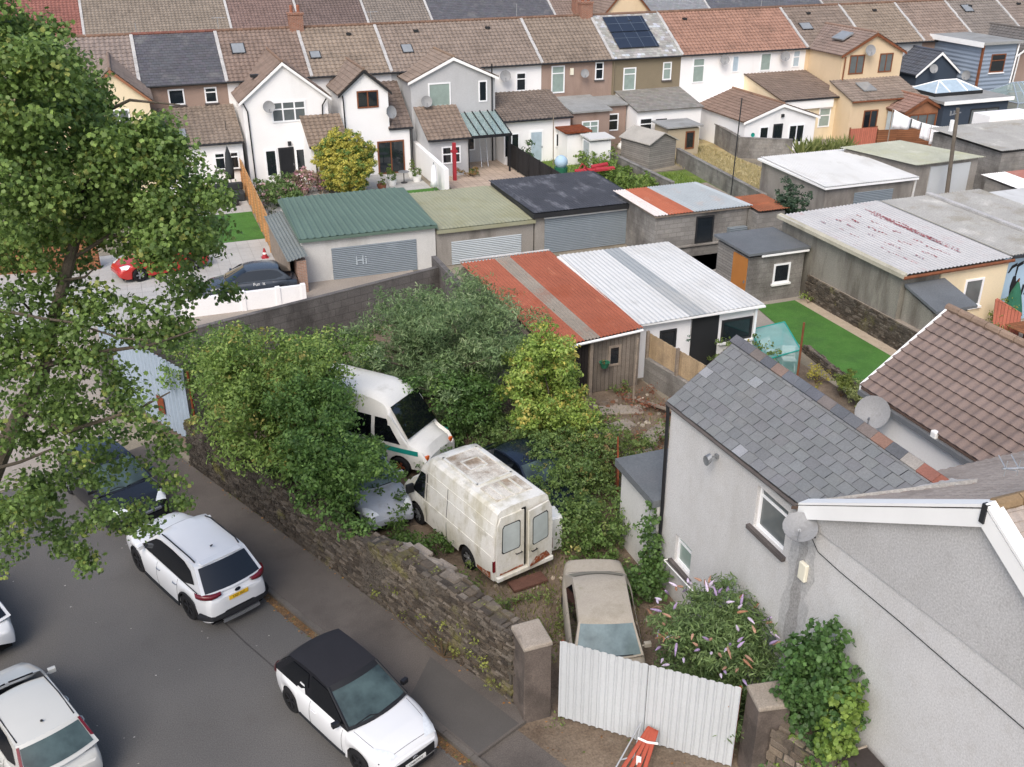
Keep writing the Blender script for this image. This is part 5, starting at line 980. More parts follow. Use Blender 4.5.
# green parasol and table on the right patio
q = P(1010, 322, .0); px, py = 32.5, 28.3
t = thing('closed_parasol', (px, py, 0), 'closed green parasol in front of the blue mural wall', 'parasol'); MB().lathe([(.001, .75), (.42, .8), (.36, 1.1), (.2, 1.7), (.04, 2.15), (.001, 2.2)], (px, py, 0), 12).build('canopy', 'fabric_green', t, smooth=False); MB().tube([(px, py, 0), (px, py, 2.3)], .03, 8).build('pole', 'wood_brown', t)
t = thing('garden_table', (32.2, 27.0, 0), 'weathered timber garden table near the green parasol', 'table'); b = MB()
for k in range(6): b.box(31.5+k*.2, 31.68+k*.2, 26.4, 27.6, .7, .74)
b.build('top', 'deck_wood', t)
for x in (31.6, 32.6):
    for y in (26.5, 27.5): MB().box(x-.04, x+.04, y-.04, y+.04, 0, .7).build('leg', 'deck_wood', t)
tag(MB().hexa([(31.35, 28.0, 0), (31.45, 28.0, 0), (32.5, 27.7, 0), (32.4, 27.8, 0)], [(31.35, 28.2, 1.6), (31.45, 28.2, 1.65), (32.5, 27.8, 1.0), (32.4, 27.9, 1.0)]).build('curved_screen', 'fence_red'), 'dark red garden screen against the cream workshop front', 'screen')
t = thing('stone_ornament', (25.6, 25.2, 0), 'white ornamental post at the corner of the turf lawn', 'post'); MB().lathe([(.001, 0), (.16, 0), (.13, .12), (.09, .2), (.09, .8), (.13, .9), (.1, 1.05), (.001, 1.1)], (25.65, 25.1, 0), 14).build('shaft', 'plastic_white', t, smooth=True)
# bed edging
stone_wall('stone_edging', (23.42, 29.6, 0), (22.8, 24.7, 0), lambda u: .3, .25, 'low brown stone edging along the turf lawn', seed=12)
# rubble yard beds
rb = MB(); rd = random.Random(5)
def lump(mb, c, r, col, rd, m=0):
    n = 7; top = [Vector((math.cos(6.28*k/n)*r*rd.uniform(.5, .85), math.sin(6.28*k/n)*r*rd.uniform(.5, .85), r*rd.uniform(.3, .6))) for k in range(n)]; lo = [Vector((math.cos(6.28*k/n)*r*rd.uniform(.85, 1.1), math.sin(6.28*k/n)*r*rd.uniform(.85, 1.1), -.05)) for k in range(n)]
    mb.add([c+q for q in lo+top], [tuple(range(n, 2*n))]+[(k, (k+1) % n, n+(k+1) % n, n+k) for k in range(n)], m, col)
for _ in range(260):
    c = Vector((rd.uniform(12.6, 16.2), rd.uniform(20.5, 28.8), .01)); lump(rb, c, rd.uniform(.03, .13), jit(lin(rd.choice(['a59b8c', '94887a', '7f7366', 'b3a999', '85604a', '6f6256'])), .15), rd)
for _ in range(90):
    c = RW(rd.uniform(5.5, 13.5), -rd.uniform(.55, 1.5), .02); lump(rb, c, rd.uniform(.05, .2), jit(lin(rd.choice(['a99c8c', '8f8274', 'b7aa98', '6f6458'])), .15), rd)
for _ in range(40):
    c = Vector((rd.uniform(6.6, 10.5), rd.uniform(17, 20), .01)); lump(rb, c, rd.uniform(.03, .09), jit(lin(rd.choice(['a99c8c', '8f8274', 'b7aa98'])), .15), rd)
D('rubble', (1, 1, 1), .95, .12, 3, .15, 30, attr=True); tag(rb.build('rubble', 'rubble'), kind='stuff')
sb = MB()
for (x, y, a) in ((13.7, 26.5, .2), (14.5, 27.6, -.3), (13.5, 24.5, .15), (14.9, 25.7, .6)): sb.box(-.75, .75, -.3, .3, -.02, .05, mx=Matrix.Translation((x, y, 0)) @ Matrix.Rotation(a, 4, 'Z'))
tag(sb.build('concrete_slabs', 'stone_pillar', bevel=.02), kind='structure')
for i, (x, y, l, a) in enumerate(((15.6, 27.2, 1.6, 1.9), (16.0, 26.2, 1.3, 1.7), (15.2, 24.4, 1.2, .4))): tag(MB().box(-l/2, l/2, -.08, .08, .05, .1, mx=Matrix.Translation((x, y, .12)) @ Matrix.Rotation(a, 4, 'Z') @ Matrix.Rotation(.12, 4, 'Y')).build('timber_plank', 'wood_grey'), ['long bleached plank lying on the rubble below the board fence', 'second bleached plank lying nearer the slate roofed house', 'short loose plank on the brown weeds'][i], 'plank', 'loose planks in the rubble yard')
# flat slabs stacked on the inner edge of the road wall
rd = random.Random(8)
for k in range(11):
    c = RW(9.3+.4*(k % 6)+rd.uniform(-.1, .1), -.62-.42*(k//6), 1.55+.12*(k % 2)-.3*(k//6))
    o = MB().box(-.3, .3, -.2, .2, -1.4 if k % 2 == 0 else -.06, .05, mx=Matrix.Translation(c) @ Matrix.Rotation(rd.uniform(-.3, .5)-1.1, 4, 'Z') @ Matrix.Rotation(rd.uniform(-.08, .08), 4, 'X')).build('stone_slab', 'stone_pillar', bevel=.03)
    tag(o, 'grey stone slab in the loose stack behind the road wall, left of the rusty van', 'stone slab', 'stone slabs stacked behind the wall')
D('rust_brown', '5f4339', .9, .25, 4, .15, 40)
# fridge by the van
t = thing('fridge', (9.35, 20.75, 0), 'old white fridge standing beside the rusty van', 'fridge'); MB().box(8.78, 9.3, 20.75, 21.3, .03, 1.1).build('cabinet', 'plastic_white', t, bevel=.02); MB().box(8.8, 9.28, 20.7, 20.747, .06, 1.08).build('door', 'plastic_white', t, bevel=.01); MB().box(8.83, 8.86, 20.67, 20.7, .55, .8).build('handle', 'metal_grey', t)
tag(MB().box(-.5, .5, -.2, .2, 0, .07, mx=Matrix.Translation((7.85, 19.62, .06)) @ Matrix.Rotation(.12, 4, 'Z') @ Matrix.Rotation(.05, 4, 'X')).build('rusty_plate', 'rust_brown'), 'rusty reddish metal plate lying under the back of the van', 'metal plate')
tag(MB().hexa([(11.35, 21.6, 0), (11.4, 21.6, 0), (12.0, 22.9, 0), (11.95, 22.9, 0)], [(11.35, 21.6, 1.3), (11.4, 21.6, 1.3), (12.0, 22.9, 1.9), (11.95, 22.9, 1.9)]).build('rusty_sheet', 'rust'), 'rusty brown sheet standing behind the white annex', 'metal sheet')
# barrier leaning on the gate
t = thing('plastic_barrier', (8.2, 12.8, 0), 'folded orange plastic barrier leaning on the corrugated gate', 'barrier'); top = ga+gd*2.12+gn*.12+UP*.58; ft = ga+gd*1.9+gn*1.25+Vector((0, 0, .03)); ax = (top-ft)
for k, s in enumerate((-.14, -.05, .04, .13)):
    b = MB(); o_ = gd*s*1.25+gn*.03*k; w_ = gd*.045; th_ = gn*.035
    b.hexa([ft+o_*1.5-w_-th_, ft+o_*1.5+w_-th_, ft+o_*1.5+w_+th_, ft+o_*1.5-w_+th_], [top+o_*.5-w_-th_, top+o_*.5+w_-th_, top+o_*.5+w_+th_, top+o_*.5-w_+th_]); b.build('leaf', 'plastic_orange', t, bevel=.02)
b = MB(); q = ft.lerp(top, .82); b.tube([q-gd*.2+gn*.08, q+gn*.12, q+gd*.22+gn*.08], .025, 6); b.build('white_strap', 'plastic_white', t); MB().box(-.05, .05, -.12, .12, 0, .02, mx=basis(ft.lerp(top, .5)+gn*.13, gn)).build('reflector', 'plastic_white', t)
t = thing('metal_prop', (7.9, 12.6, 0), 'grey galvanised frame leaning on the gate left of the orange barrier', 'metal frame'); b = MB(); top = ga+gd*1.85+gn*.1+UP*.62; f1 = ga+gd*1.5+gn*1.4; f2 = ga+gd*1.9+gn*1.1; b.tube([f1, top, f2+Vector((0, 0, .02))], .022, 8); b.tube([f1.lerp(top, .4), f2.lerp(top, .4)], .018, 6); b.build('frame', 'metal_galv', t)
# ---------------------------------------------------------------- the near house with its slate wing
HX = 11.1
nh = thing('end_house', (HX, 9.2, 0), 'large grey pebbledashed end house with slate roofed wing and white bargeboards', 'house')
# wing wall facing the yard, cut for its windows
def panel(par, name, m, Y0, Y1, z0, z1, holes, x, dep=.12):
    b = MB(); ys = sorted({Y0, Y1, *[h[0] for h in holes], *[h[1] for h in holes]}); zs = sorted({z0, z1, *[h[2] for h in holes], *[h[3] for h in holes]})
    for y0, y1 in zip(ys, ys[1:]):
        for a, e in zip(zs, zs[1:]):
            if any(h[0]-.001 <= y0 and y1 <= h[1]+.001 and h[2]-.001 <= a and e <= h[3]+.001 for h in holes): continue
            b.poly([(x, y1, a), (x, y0, a), (x, y0, e), (x, y1, e)])
    for (y0, y1, a, e) in holes:
        b.poly([(x, y0, a), (x, y1, a), (x+dep, y1, a), (x+dep, y0, a)]); b.poly([(x, y0, e), (x+dep, y0, e), (x+dep, y1, e), (x, y1, e)])
        b.poly([(x, y0, a), (x+dep, y0, a), (x+dep, y0, e), (x, y0, e)]); b.poly([(x, y1, a), (x, y1, e), (x+dep, y1, e), (x+dep, y1, a)])
    return b.build(name, m, par)
wins = [(13.76, 14.84, 4.1, 5.12, 'u'), (17.1, 17.86, 1.15, 1.95, 'l'), (13.36, 14.1, 1.35, 2.2, 'l')]
panel(nh, 'wing_wall', 'pebbledash', 13.2, 18.55, -.3, 5.3, [w_[:4] for w_ in wins], HX)
MB().extr([(HX+.13, 18.55, -.3), (14.6, 18.55, -.3), (14.6, 18.55, 5.22), (12.85, 18.55, 6.56), (HX+.13, 18.55, 5.22)], (0, -5.4, 0)).build('wing_end_wall', 'pebbledash', nh)
for (y0, y1, a, e, kd) in wins:
    window(nh, (HX+.08, (y0+y1)/2, (a+e)/2), y1-y0, e-a, (-1, 0, 0), glass='glass_curtain' if kd == 'u' else 'glass_net', trans=(.78,) if kd == 'u' else (.75,), proud=.0, sill=None, bar=.07, name='window', label={13.76: 'upstairs window with vertical blinds', 17.1: 'small ground floor window nearest the annex'}.get(y0))
    MB().box(HX-.1, HX+.1, y0-.12, y1+.12, a-.1, a-.002).build('window_sill', 'sill_dark', nh)
    if kd == 'u':
        b = MB()
        for k in range(9): y = y0+.1+k*(y1-y0-.2)/8; b.box(HX+.115, HX+.122, y-.025, y+.03, a+.08, a+(e-a)*.74)
MB().extr([(HX, 18.55, 5.29), (HX, 13.2, 5.29), (HX, 13.2, 5.53)], (.1, 0, 0)).build('wing_wall_head', 'pebbledash', nh)
# main gable
MZ = lambda Y: 8.02-.602*abs(Y-9.17)
MB().extr([(HX, 13.2, -.3), (HX, 13.2, MZ(13.2)-.06), (HX, 9.17, 7.93), (HX, 4.9, MZ(4.9)-.06), (HX, 4.9, -.3)], (26, 0, 0)).build('gable_wall', 'pebbledash', nh)
MB().extr([(HX-.03, 13.12, 5.26), (HX-.03, 13.2, MZ(13.2)-.1), (HX-.03, 9.17, 7.9), (HX-.03, 5.6, MZ(5.6)-.1), (HX-.03, 8.68, 5.6)], (.029, 0, 0)).build('raised_gable', 'pebble_gable', nh)
def main_roof(Y0, sgn):
    b = MB(); Y1 = 9.17; z0 = MZ(Y0)
    tiles(b, (HX-.1, Y0, z0+.06), (HX+25, Y0, z0+.06), (HX+25, Y1, 8.06), (HX-.1, Y1, 8.06), 'a8988a', course=.16, period=.24, amp=.01, lift=.02, segs=4, k=.1)
    b.hexa([(HX-.12, Y0, z0-.04), (HX+25, Y0, z0-.04), (HX+25, Y1, 7.95), (HX-.12, Y1, 7.95)], [(HX-.12, Y0, z0+.03), (HX+25, Y0, z0+.03), (HX+25, Y1, 8.02), (HX-.12, Y1, 8.02)], 0, tuple(q*.6 for q in lin('8d7666')))
    return b.build('main_roof', 'tile', nh)
main_roof(13.55, 1); main_roof(4.6, -1)
b = MB(); x = HX+.0
while x < HX+25: b.tube([(x, 9.17, 8.06), (x+.43, 9.17, 8.06)], .12, 8, 0, jit(lin('9a8263'), .15)); x += .45
b.build('ridge_tiles', 'ridge_dark', nh)
for sgn, Y0 in ((1, 13.3), (-1, 4.7)):
    b = MB(); z0 = MZ(Y0); x = HX-.16
    b.hexa([(x, 9.17, 7.72), (x+.035, 9.17, 7.72), (x+.035, Y0, z0-.26), (x, Y0, z0-.26)], [(x, 9.17, 8.04), (x+.035, 9.17, 8.04), (x+.035, Y0, z0+.05), (x, Y0, z0+.05)])
    b.hexa([(x+.0351, 9.17, 7.73), (HX-.001, 9.17, 7.73), (HX-.001, Y0, z0-.25), (x+.0351, Y0, z0-.25)], [(x+.0351, 9.17, 7.76), (HX-.001, 9.17, 7.76), (HX-.001, Y0, z0-.22), (x+.0351, Y0, z0-.22)])
    b.hexa([(x-.01, 9.17, 8.07), (x+.22, 9.17, 8.1), (x+.22, Y0, z0+.1), (x-.01, Y0, z0+.07)], [(x-.01, 9.17, 8.13), (x+.22, 9.17, 8.16), (x+.22, Y0, z0+.16), (x-.01, Y0, z0+.12)])
    b.build('bargeboard', 'fascia_white', nh)
MB().box(HX-.19, HX-.1, 9.13, 9.22, 7.8, 8.12).build('apex_cap', 'metal_dark', nh)
MB().extr([(HX-.06, 13.24, 5.5), (HX+.1, 13.2, 5.55), (HX+.1, 13.42, 5.55), (HX-.06, 13.47, 5.48)], (0, 0, -.12)).build('broken_verge', 'stone_pillar', nh)
# damp streak where wing and house meet
b = MB(); rd = random.Random(6); yy = [(13.3+.1*(1-z/5)+rd.uniform(-.05, .05), 13.04-.06*(1-z/5)+rd.uniform(-.06, .06), z) for z in np.linspace(4.9, .1, 22)]
for (a, c, z), (a2, c2, z2) in zip(yy, yy[1:]): b.poly([(HX-.004, a, z), (HX-.004, a2, z2), (HX-.004, c2, z2), (HX-.004, c, z)])
b.build('damp_streak', 'damp_stain', nh)
b = MB(); rd = random.Random(3); zz = np.linspace(4.9, .1, 14); ed = [(13.55+rd.uniform(-.08, .08), 12.78+rd.uniform(-.1, .1), z) for z in zz]
for (a, c, z), (a2, c2, z2) in zip(ed, ed[1:]): b.poly([(HX-.002, a, z), (HX-.002, a2, z2), (HX-.002, c2, z2), (HX-.002, c, z)])
b.build('damp_halo', 'damp_pale', nh)
# wing roof
wr = MB(); za, zb = 5.27, 6.62
def keep(p): return p.z > MZ(p.y)-.02+.0 or p.y > 13.35
_sl = slates
def slates_clip(mb, a, b_, c, d, col, keep, **k):
    t = MB(); _sl(t, a, b_, c, d, col, **k); n = len(t.f)
    for i in range(n-1):
        f = t.f[i]; ctr = sum((Vector(t.v[j]) for j in f), Vector())/len(f)
        if keep(ctr): mb.add([t.v[j] for j in f], [tuple(range(len(f)))], 0, t.c[i])
slates_clip(wr, (11.02, 18.66, za), (11.02, 11.2, za+.4), (12.85, 11.2, zb), (12.85, 18.66, zb), '7b7d7e', keep, sw=.36, sh=.245, k=.085, pale=.025, palec='989a9d', tint=.015)
wr.poly([(11.03, 18.66, za-.012), (11.03, 13.4, za+.26), (12.85, 11.25, zb-.012), (12.85, 18.66, zb-.012)], 0, lin('45464a')); wr.poly([(14.77, 13.4, za), (14.77, 18.72, za), (12.85, 18.72, zb), (12.85, 11.25, zb)], 0, lin('67686c'))
for p in ((.18, .42), (.3, .47), (.33, .58), (.26, .75), (.55, .2)): pass
wrf = wr.build('wing_roof', 'slate', nh)
b = MB(); y = 18.75; i = 0
rcol = ['6c6d72', '6a6b70', '7d7570', '64676d', '87746a', '66696f', '6d7178', '66686f', '756e6b', '66696e', '6a6c70', '7a706b', '8f7062', '66686c', 'a09a93', '96675a', '9c6453', '965f4e', '9f6854', '9a6250']
while y > 11.5:
    c_ = jit(lin(rcol[min(i, len(rcol)-1)]), .1); l = .42
    for s in (-1, 1): b.hexa([(12.85+s*.17, y, zb-.09), (12.85, y, zb+.035), (12.85, y-l, zb+.035), (12.85+s*.17, y-l, zb-.09)], [(12.85+s*.18, y, zb-.05), (12.85, y, zb+.075), (12.85, y-l, zb+.075), (12.85+s*.18, y-l, zb-.05)], 0, c_)
    y -= .43; i += 1
b.build('ridge_tiles', 'ridge_dark', wrf)
b = MB(); b.hexa([(11.1, 13.5, 5.3), (11.25, 13.1, 5.6), (13.0, 11.2, 6.75), (12.85, 11.65, 6.58)], [(11.1, 13.5, 5.38), (11.25, 13.1, 5.78), (13.0, 11.2, 6.95), (12.85, 11.65, 6.7)]); b.hexa([(12.7, 11.75, 6.6), (13.0, 11.75, 6.6), (13.1, 11.2, 6.72), (12.8, 11.2, 6.76)], [(12.7, 11.75, 6.65), (13.0, 11.75, 6.65), (13.1, 11.2, 6.78), (12.8, 11.2, 6.82)]); b.build('valley_flashing', 'lead', wrf)
MB().tube([(11.03, 18.66, 5.2), (11.03, 13.35, 5.46)], .045, 8).build('gutter', 'sill_dark', nh)
b = MB(); b.tube([(11.03, 18.62, 5.18), (11.03, 18.58, 4.95), (11.04, 18.53, 2.5), (11.04, 18.53, .2)], .045, 8); b.build('downpipe', 'gutter_black', nh)
MB().hexa([(11.06, 18.6, 5.1), (11.06, 18.66, 5.1), (12.85, 18.72, 6.46), (12.85, 18.66, 6.46)], [(11.0, 18.66, 5.2), (11.0, 18.72, 5.2), (12.85, 18.72, 6.6), (12.85, 18.66, 6.6)]).build('verge', 'sill_dark', nh)
# fittings
q = PX(800, 529, HX-.35); dish(nh, q, (-.28, -.32, .9), .33, (HX, q.y-.05, q.z-.25))
b = MB(); q = PX(805, 571, HX); b.box(HX-.09, HX, q.y-.11, q.y+.11, q.z-.2, q.z+.2); b.build('alarm_box', 'plastic_cream', nh, bevel=.02)
b = MB(); q = PX(718, 456, HX); b.box(HX-.06, HX, q.y-.05, q.y+.05, q.z-.05, q.z+.05); b.tube([(HX-.05, q.y, q.z), (HX-.2, q.y, q.z+.02)], .02, 6); b.lathe([(.001, 0), (.1, 0), (.12, .12), (.001, .1)], n=10, mx=basis((HX-.2, q.y, q.z), (-1, 0, -.6))); b.build('security_light', 'metal_grey', nh)
cp = [PX(x, y, HX-.02) for x, y in ((808, 530), (818, 552), (840, 572), (870, 597), (900, 622), (930, 648), (960, 674), (1000, 708), (1060, 760))]; MB().tube(cp, .008, 6).build('cable', 'metal_dark', nh)
rl = [PX(x, y, HX-.12) for x, y in ((664, 560), (690, 588), (720, 618), (768, 668), (802, 708))]; b = MB(); b.tube(rl, .018, 6)
for q in rl[::2]: b.tube([q, (HX, q.y, q.z)], .014, 6)
b.build('handrail', 'plastic_white', nh)
ae = thing('aerial', (HX+.9, 9.2, 8.05), 'spiky television aerial on the ridge of the pebbledashed end house', 'aerial'); b = MB(); b.tube([(HX+.8, 9.2, 8.0), (HX+.8, 9.2, 8.6)], .02, 6); b.tube([(HX+.2, 9.35, 8.55), (HX+1.7, 9.0, 8.5)], .016, 6)
for k in range(8): q = Vector((HX+.25+k*.2, 9.34-k*.047, 8.548-k*.007)); b.tube([q+Vector((-.05, -.22, .1)), q, q+Vector((.05, .22, .1))], .009, 5); b.tube([q+Vector((0, 0, -.13)), q+Vector((0, 0, .13))], .008, 5)
b.build('elements', 'metal_galv', ae)
# annex
an = thing('annex', (11.9, 19.4, 0), 'low white annex with dark flat roof behind the slate wing', 'outbuilding'); b = MB(); b.box(10.95, 14.4, 18.6, 20.6, -.2, 2.3); b.build('wall', 'render_garage', an)
MB().hexa([(10.8, 18.58, 2.32), (14.5, 18.58, 2.32), (14.5, 20.75, 2.36), (10.8, 20.75, 2.36)], [(10.8, 18.58, 2.52), (14.5, 18.58, 2.52), (14.5, 20.75, 2.58), (10.8, 20.75, 2.58)]).build('roof', 'flat_dark', an)
# neighbour's paired wing
n2 = thing('neighbour_house', (18.7, 14, 0), 'white-walled wing with brown interlocking tiled roof beyond the slate wing', 'house')
MB().extr([(16.4, 17.95, -.3), (21.0, 17.95, -.3), (21.0, 17.95, 5.05), (18.7, 17.95, 6.68), (16.4, 17.95, 5.05)], (0, -8, 0)).build('wall', 'render_white', n2)
for s in (-1, 1):
    b = MB(); xe = 18.7+s*2.4; ze = 5.0-.1*.71
    tiles(b, (xe, 18.15, ze+.08), (xe, 10.2, ze+.08), (18.7, 10.2, 6.76), (18.7, 18.15, 6.76), '8a7368', course=.27, period=.27, amp=.016, lift=.05, segs=6, k=.08)
    b.hexa([(xe, 18.12, ze), (xe, 10.2, ze), (18.7, 10.2, 6.68), (18.7, 18.12, 6.68)], [(xe, 18.12, ze+.05), (xe, 10.2, ze+.05), (18.7, 10.2, 6.73), (18.7, 18.12, 6.73)], 0, tuple(q*.5 for q in lin('8a7368')))
    b.build('roof', 'tile', n2)
    MB().hexa([(xe, 18.12, ze-.1), (xe, 18.18, ze-.1), (18.7, 18.18, 6.6), (18.7, 18.12, 6.6)], [(xe, 18.12, ze+.12), (xe, 18.18, ze+.12), (18.7, 18.18, 6.83), (18.7, 18.12, 6.83)]).build('verge', 'fascia_white', n2)
MB().box(16.2, 16.3, 12.8, 18.1, 4.8, 4.92).build('gutter', 'metal_grey', n2); MB().box(16.3, 16.4, 12.8, 18.0, 4.75, 4.9).build('soffit', 'fascia_white', n2)
b = MB(); y = 18.2
while y > 10.8: b.tube([(18.7, y, 6.78), (18.7, y-.43, 6.78)], .11, 8, 0, jit(lin('96806f'), .12)); y -= .45
b.build('ridge_tiles', 'ridge_dark', n2)
q = PX(873, 413, 15.95); dish(n2, q, (-.7, -.5, .6), .42, (16.4, q.y, q.z-.2))
b = MB(); q = PX(937, 434, 16.35); b.box(16.22, 16.4, q.y-.09, q.y+.09, q.z-.09, q.z+.09); b.build('security_light', 'plastic_white', n2, bevel=.03)
b = MB(); b.box(15.9, 16.35, 17.9, 18.35, -.1, 4.6); 
D('hut_felt', '3a3432', .9, .12, 1, .12, 25)
# small dark roofed hut by the gable
ht = thing('bin_store', (10.5, 10.0, 0), 'low hut with dark hipped felt roof against the gable wall at the bottom edge', 'shed'); MB().box(10.4, 11.05, 8.7, 10.75, 0, 1.48).build('wall', 'fence_black', ht)
b = MB(); r4 = [(10.3, 10.85, 1.5), (10.3, 8.6, 1.5), (11.09, 8.6, 1.5), (11.09, 10.85, 1.5)]; ap = [(11.0, 10.5, 1.98), (11.0, 8.8, 1.98)]
b.poly([r4[0], r4[1], ap[1], ap[0]]); b.poly([r4[1], r4[2], ap[1]]); b.poly([r4[2], r4[3], ap[0], ap[1]]); b.poly([r4[3], r4[0], ap[0]]); b.build('roof', 'hut_felt', ht); b = MB()
b.tube([r4[0], ap[0]], .025, 6); b.tube([r4[3], ap[0]], .025, 6); b.build('hip_trim', 'stone_pillar', ht)
# ---------------------------------------------------------------- vehicles
def paint(name, c, rough=.25, coat=.5, **k): D(name, c, rough, .02, 1, 0, spec=.5, coat=coat, **k)
paint('car_white', 'dcddde'); paint('car_silverwhite', 'c4c4bf'); paint('car_black', '16171c'); paint('car_navy', '18202e'); paint('car_red', 'b02a25'); paint('car_grey', '3a4048')
D('car_beige', 'aaa295', .75, .08, 1.5, .06, 30, spec=.3, dirt=('8f8878', .6, 1.5, .5), dirt2=('6d7048', .4, 2.5, .6)); D('car_silver_old', 'a5aab3', .45, .06, 1.5, .04, 30, spec=.4, dirt=('8a8b88', .5, 2., .52))
D('van_white', 'dedcd5', .6, .05, 1, .05, 30, spec=.4, dirt=('b0a98f', .75, 1.0, .46, (1, 1, .45)), dirt2=('8d8668', .55, 2.2, .57)); D('van_roof_stain', '94836f', .9, .3, 2, .15, 30, dirt=('d2cdc2', .96, 1.1, .38), dirt2=('93836f', .45, 3., .56)); D('van_rust', '8a4a2c', .9, .3, 6, .2, 50, dirt=('d0cabd', .9, 9., .5))
D('amb_white', 'e6e4de', .5, .03, 1, .03, 30, spec=.4, dirt=('b5b0a2', .5, 1.2, .55)); D('stripe_teal', '1f8f84', .5, .06, 2, .02)
D('tyre', '1b1b1d', .9, .1, 3, .1); D('rim_dark', '2b2c30', .4, .1, 3, 0, metal=.4); D('rim_silver', '9ea1a5', .35, .1, 3, 0, metal=.7); D('car_trim', '1d1e21', .6, .1, 3, 0); D('lamp_red', '6b1420', .25, .1, 3, 0, coat=.5); D('lamp_clear', 'd5dade', .2, .1, 5, .05, coat=.6); D('lamp_orange', 'd3632a', .3, .1, 3, 0); D('chrome', 'c9ccd0', .25, .05, 3, 0, metal=.8)
D('plate_yellow', 'e2b52c', .5); D('plate_white', 'e6e6e2', .5); D('plate_text', '15151a', .6); D('soft_top', '232328', .9, .08, 2, .06); D('under', '0c0c0d', .95); D('seam', '3c3e42', .8)
M['glass_dusty'] = glassmat('glass_dusty', 'b4bcba', .3); M['car_glass_grimy'] = glassmat('car_glass_grimy', '77756a', .5); M['car_glass'] = glassmat('car_glass', '0f1216', .03); M['car_glass_pale'] = mat('car_glass_pale', '3e4c4b', .05, .55, 1.6, 0, spec=.6, coat=.3); M['car_glass_dusty'] = mat('car_glass_dusty', '6f7f81', .12, .3, 2.5, 0, spec=.6, coat=.2)
def wheel(par, x, y, r, w, rim='rim_dark', spokes=5, name='wheel'):
    s = 1 if y > 0 else -1; mx = Matrix(((1, 0, 0, x), (0, 0, s, y), (0, 1, 0, r), (0, 0, 0, 1)))
    b = MB(); b.lathe([(r*.62, -w/2), (r*.9, -w/2), (r, -w*.32), (r, w*.32), (r*.9, w/2), (r*.64, w/2), (r*.62, w*.3)], n=24, mx=mx); o = b.build(name, 'tyre', par, local=True, smooth=True, angle=.6)
    b = MB(); b.lathe([(r*.64, w*.45), (r*.58, w*.47), (r*.55, w*.36), (.001, w*.2)], n=24, mx=mx, m=0)
    b.lathe([(r*.14, w*.2), (r*.13, w*.44), (.001, w*.46)], n=10, mx=mx, m=1)
    for k in range(spokes):
        a = 2*math.pi*k/spokes; c, n_ = Vector((math.cos(a), math.sin(a), 0)), Vector((-math.sin(a), math.cos(a), 0)); q0, q1 = c*r*.1, c*r*.58
        v = [q0-n_*r*.08+Vector((0, 0, w*.38)), q0+n_*r*.08+Vector((0, 0, w*.38)), q1+n_*r*.11+Vector((0, 0, w*.44)), q1-n_*r*.11+Vector((0, 0, w*.44))]
        b.add([mx @ p for p in v]+[mx @ (p-Vector((0, 0, w*.12))) for p in v], [(0, 1, 2, 3), (4, 5, 1, 0), (5, 6, 2, 1), (6, 7, 3, 2), (7, 4, 0, 3)], 1)
    b.build('rim', ['under', rim], o, local=True)
    return o
def ip(tab, x): return float(np.interp(x, [t[0] for t in tab], [t[1] for t in tab]))
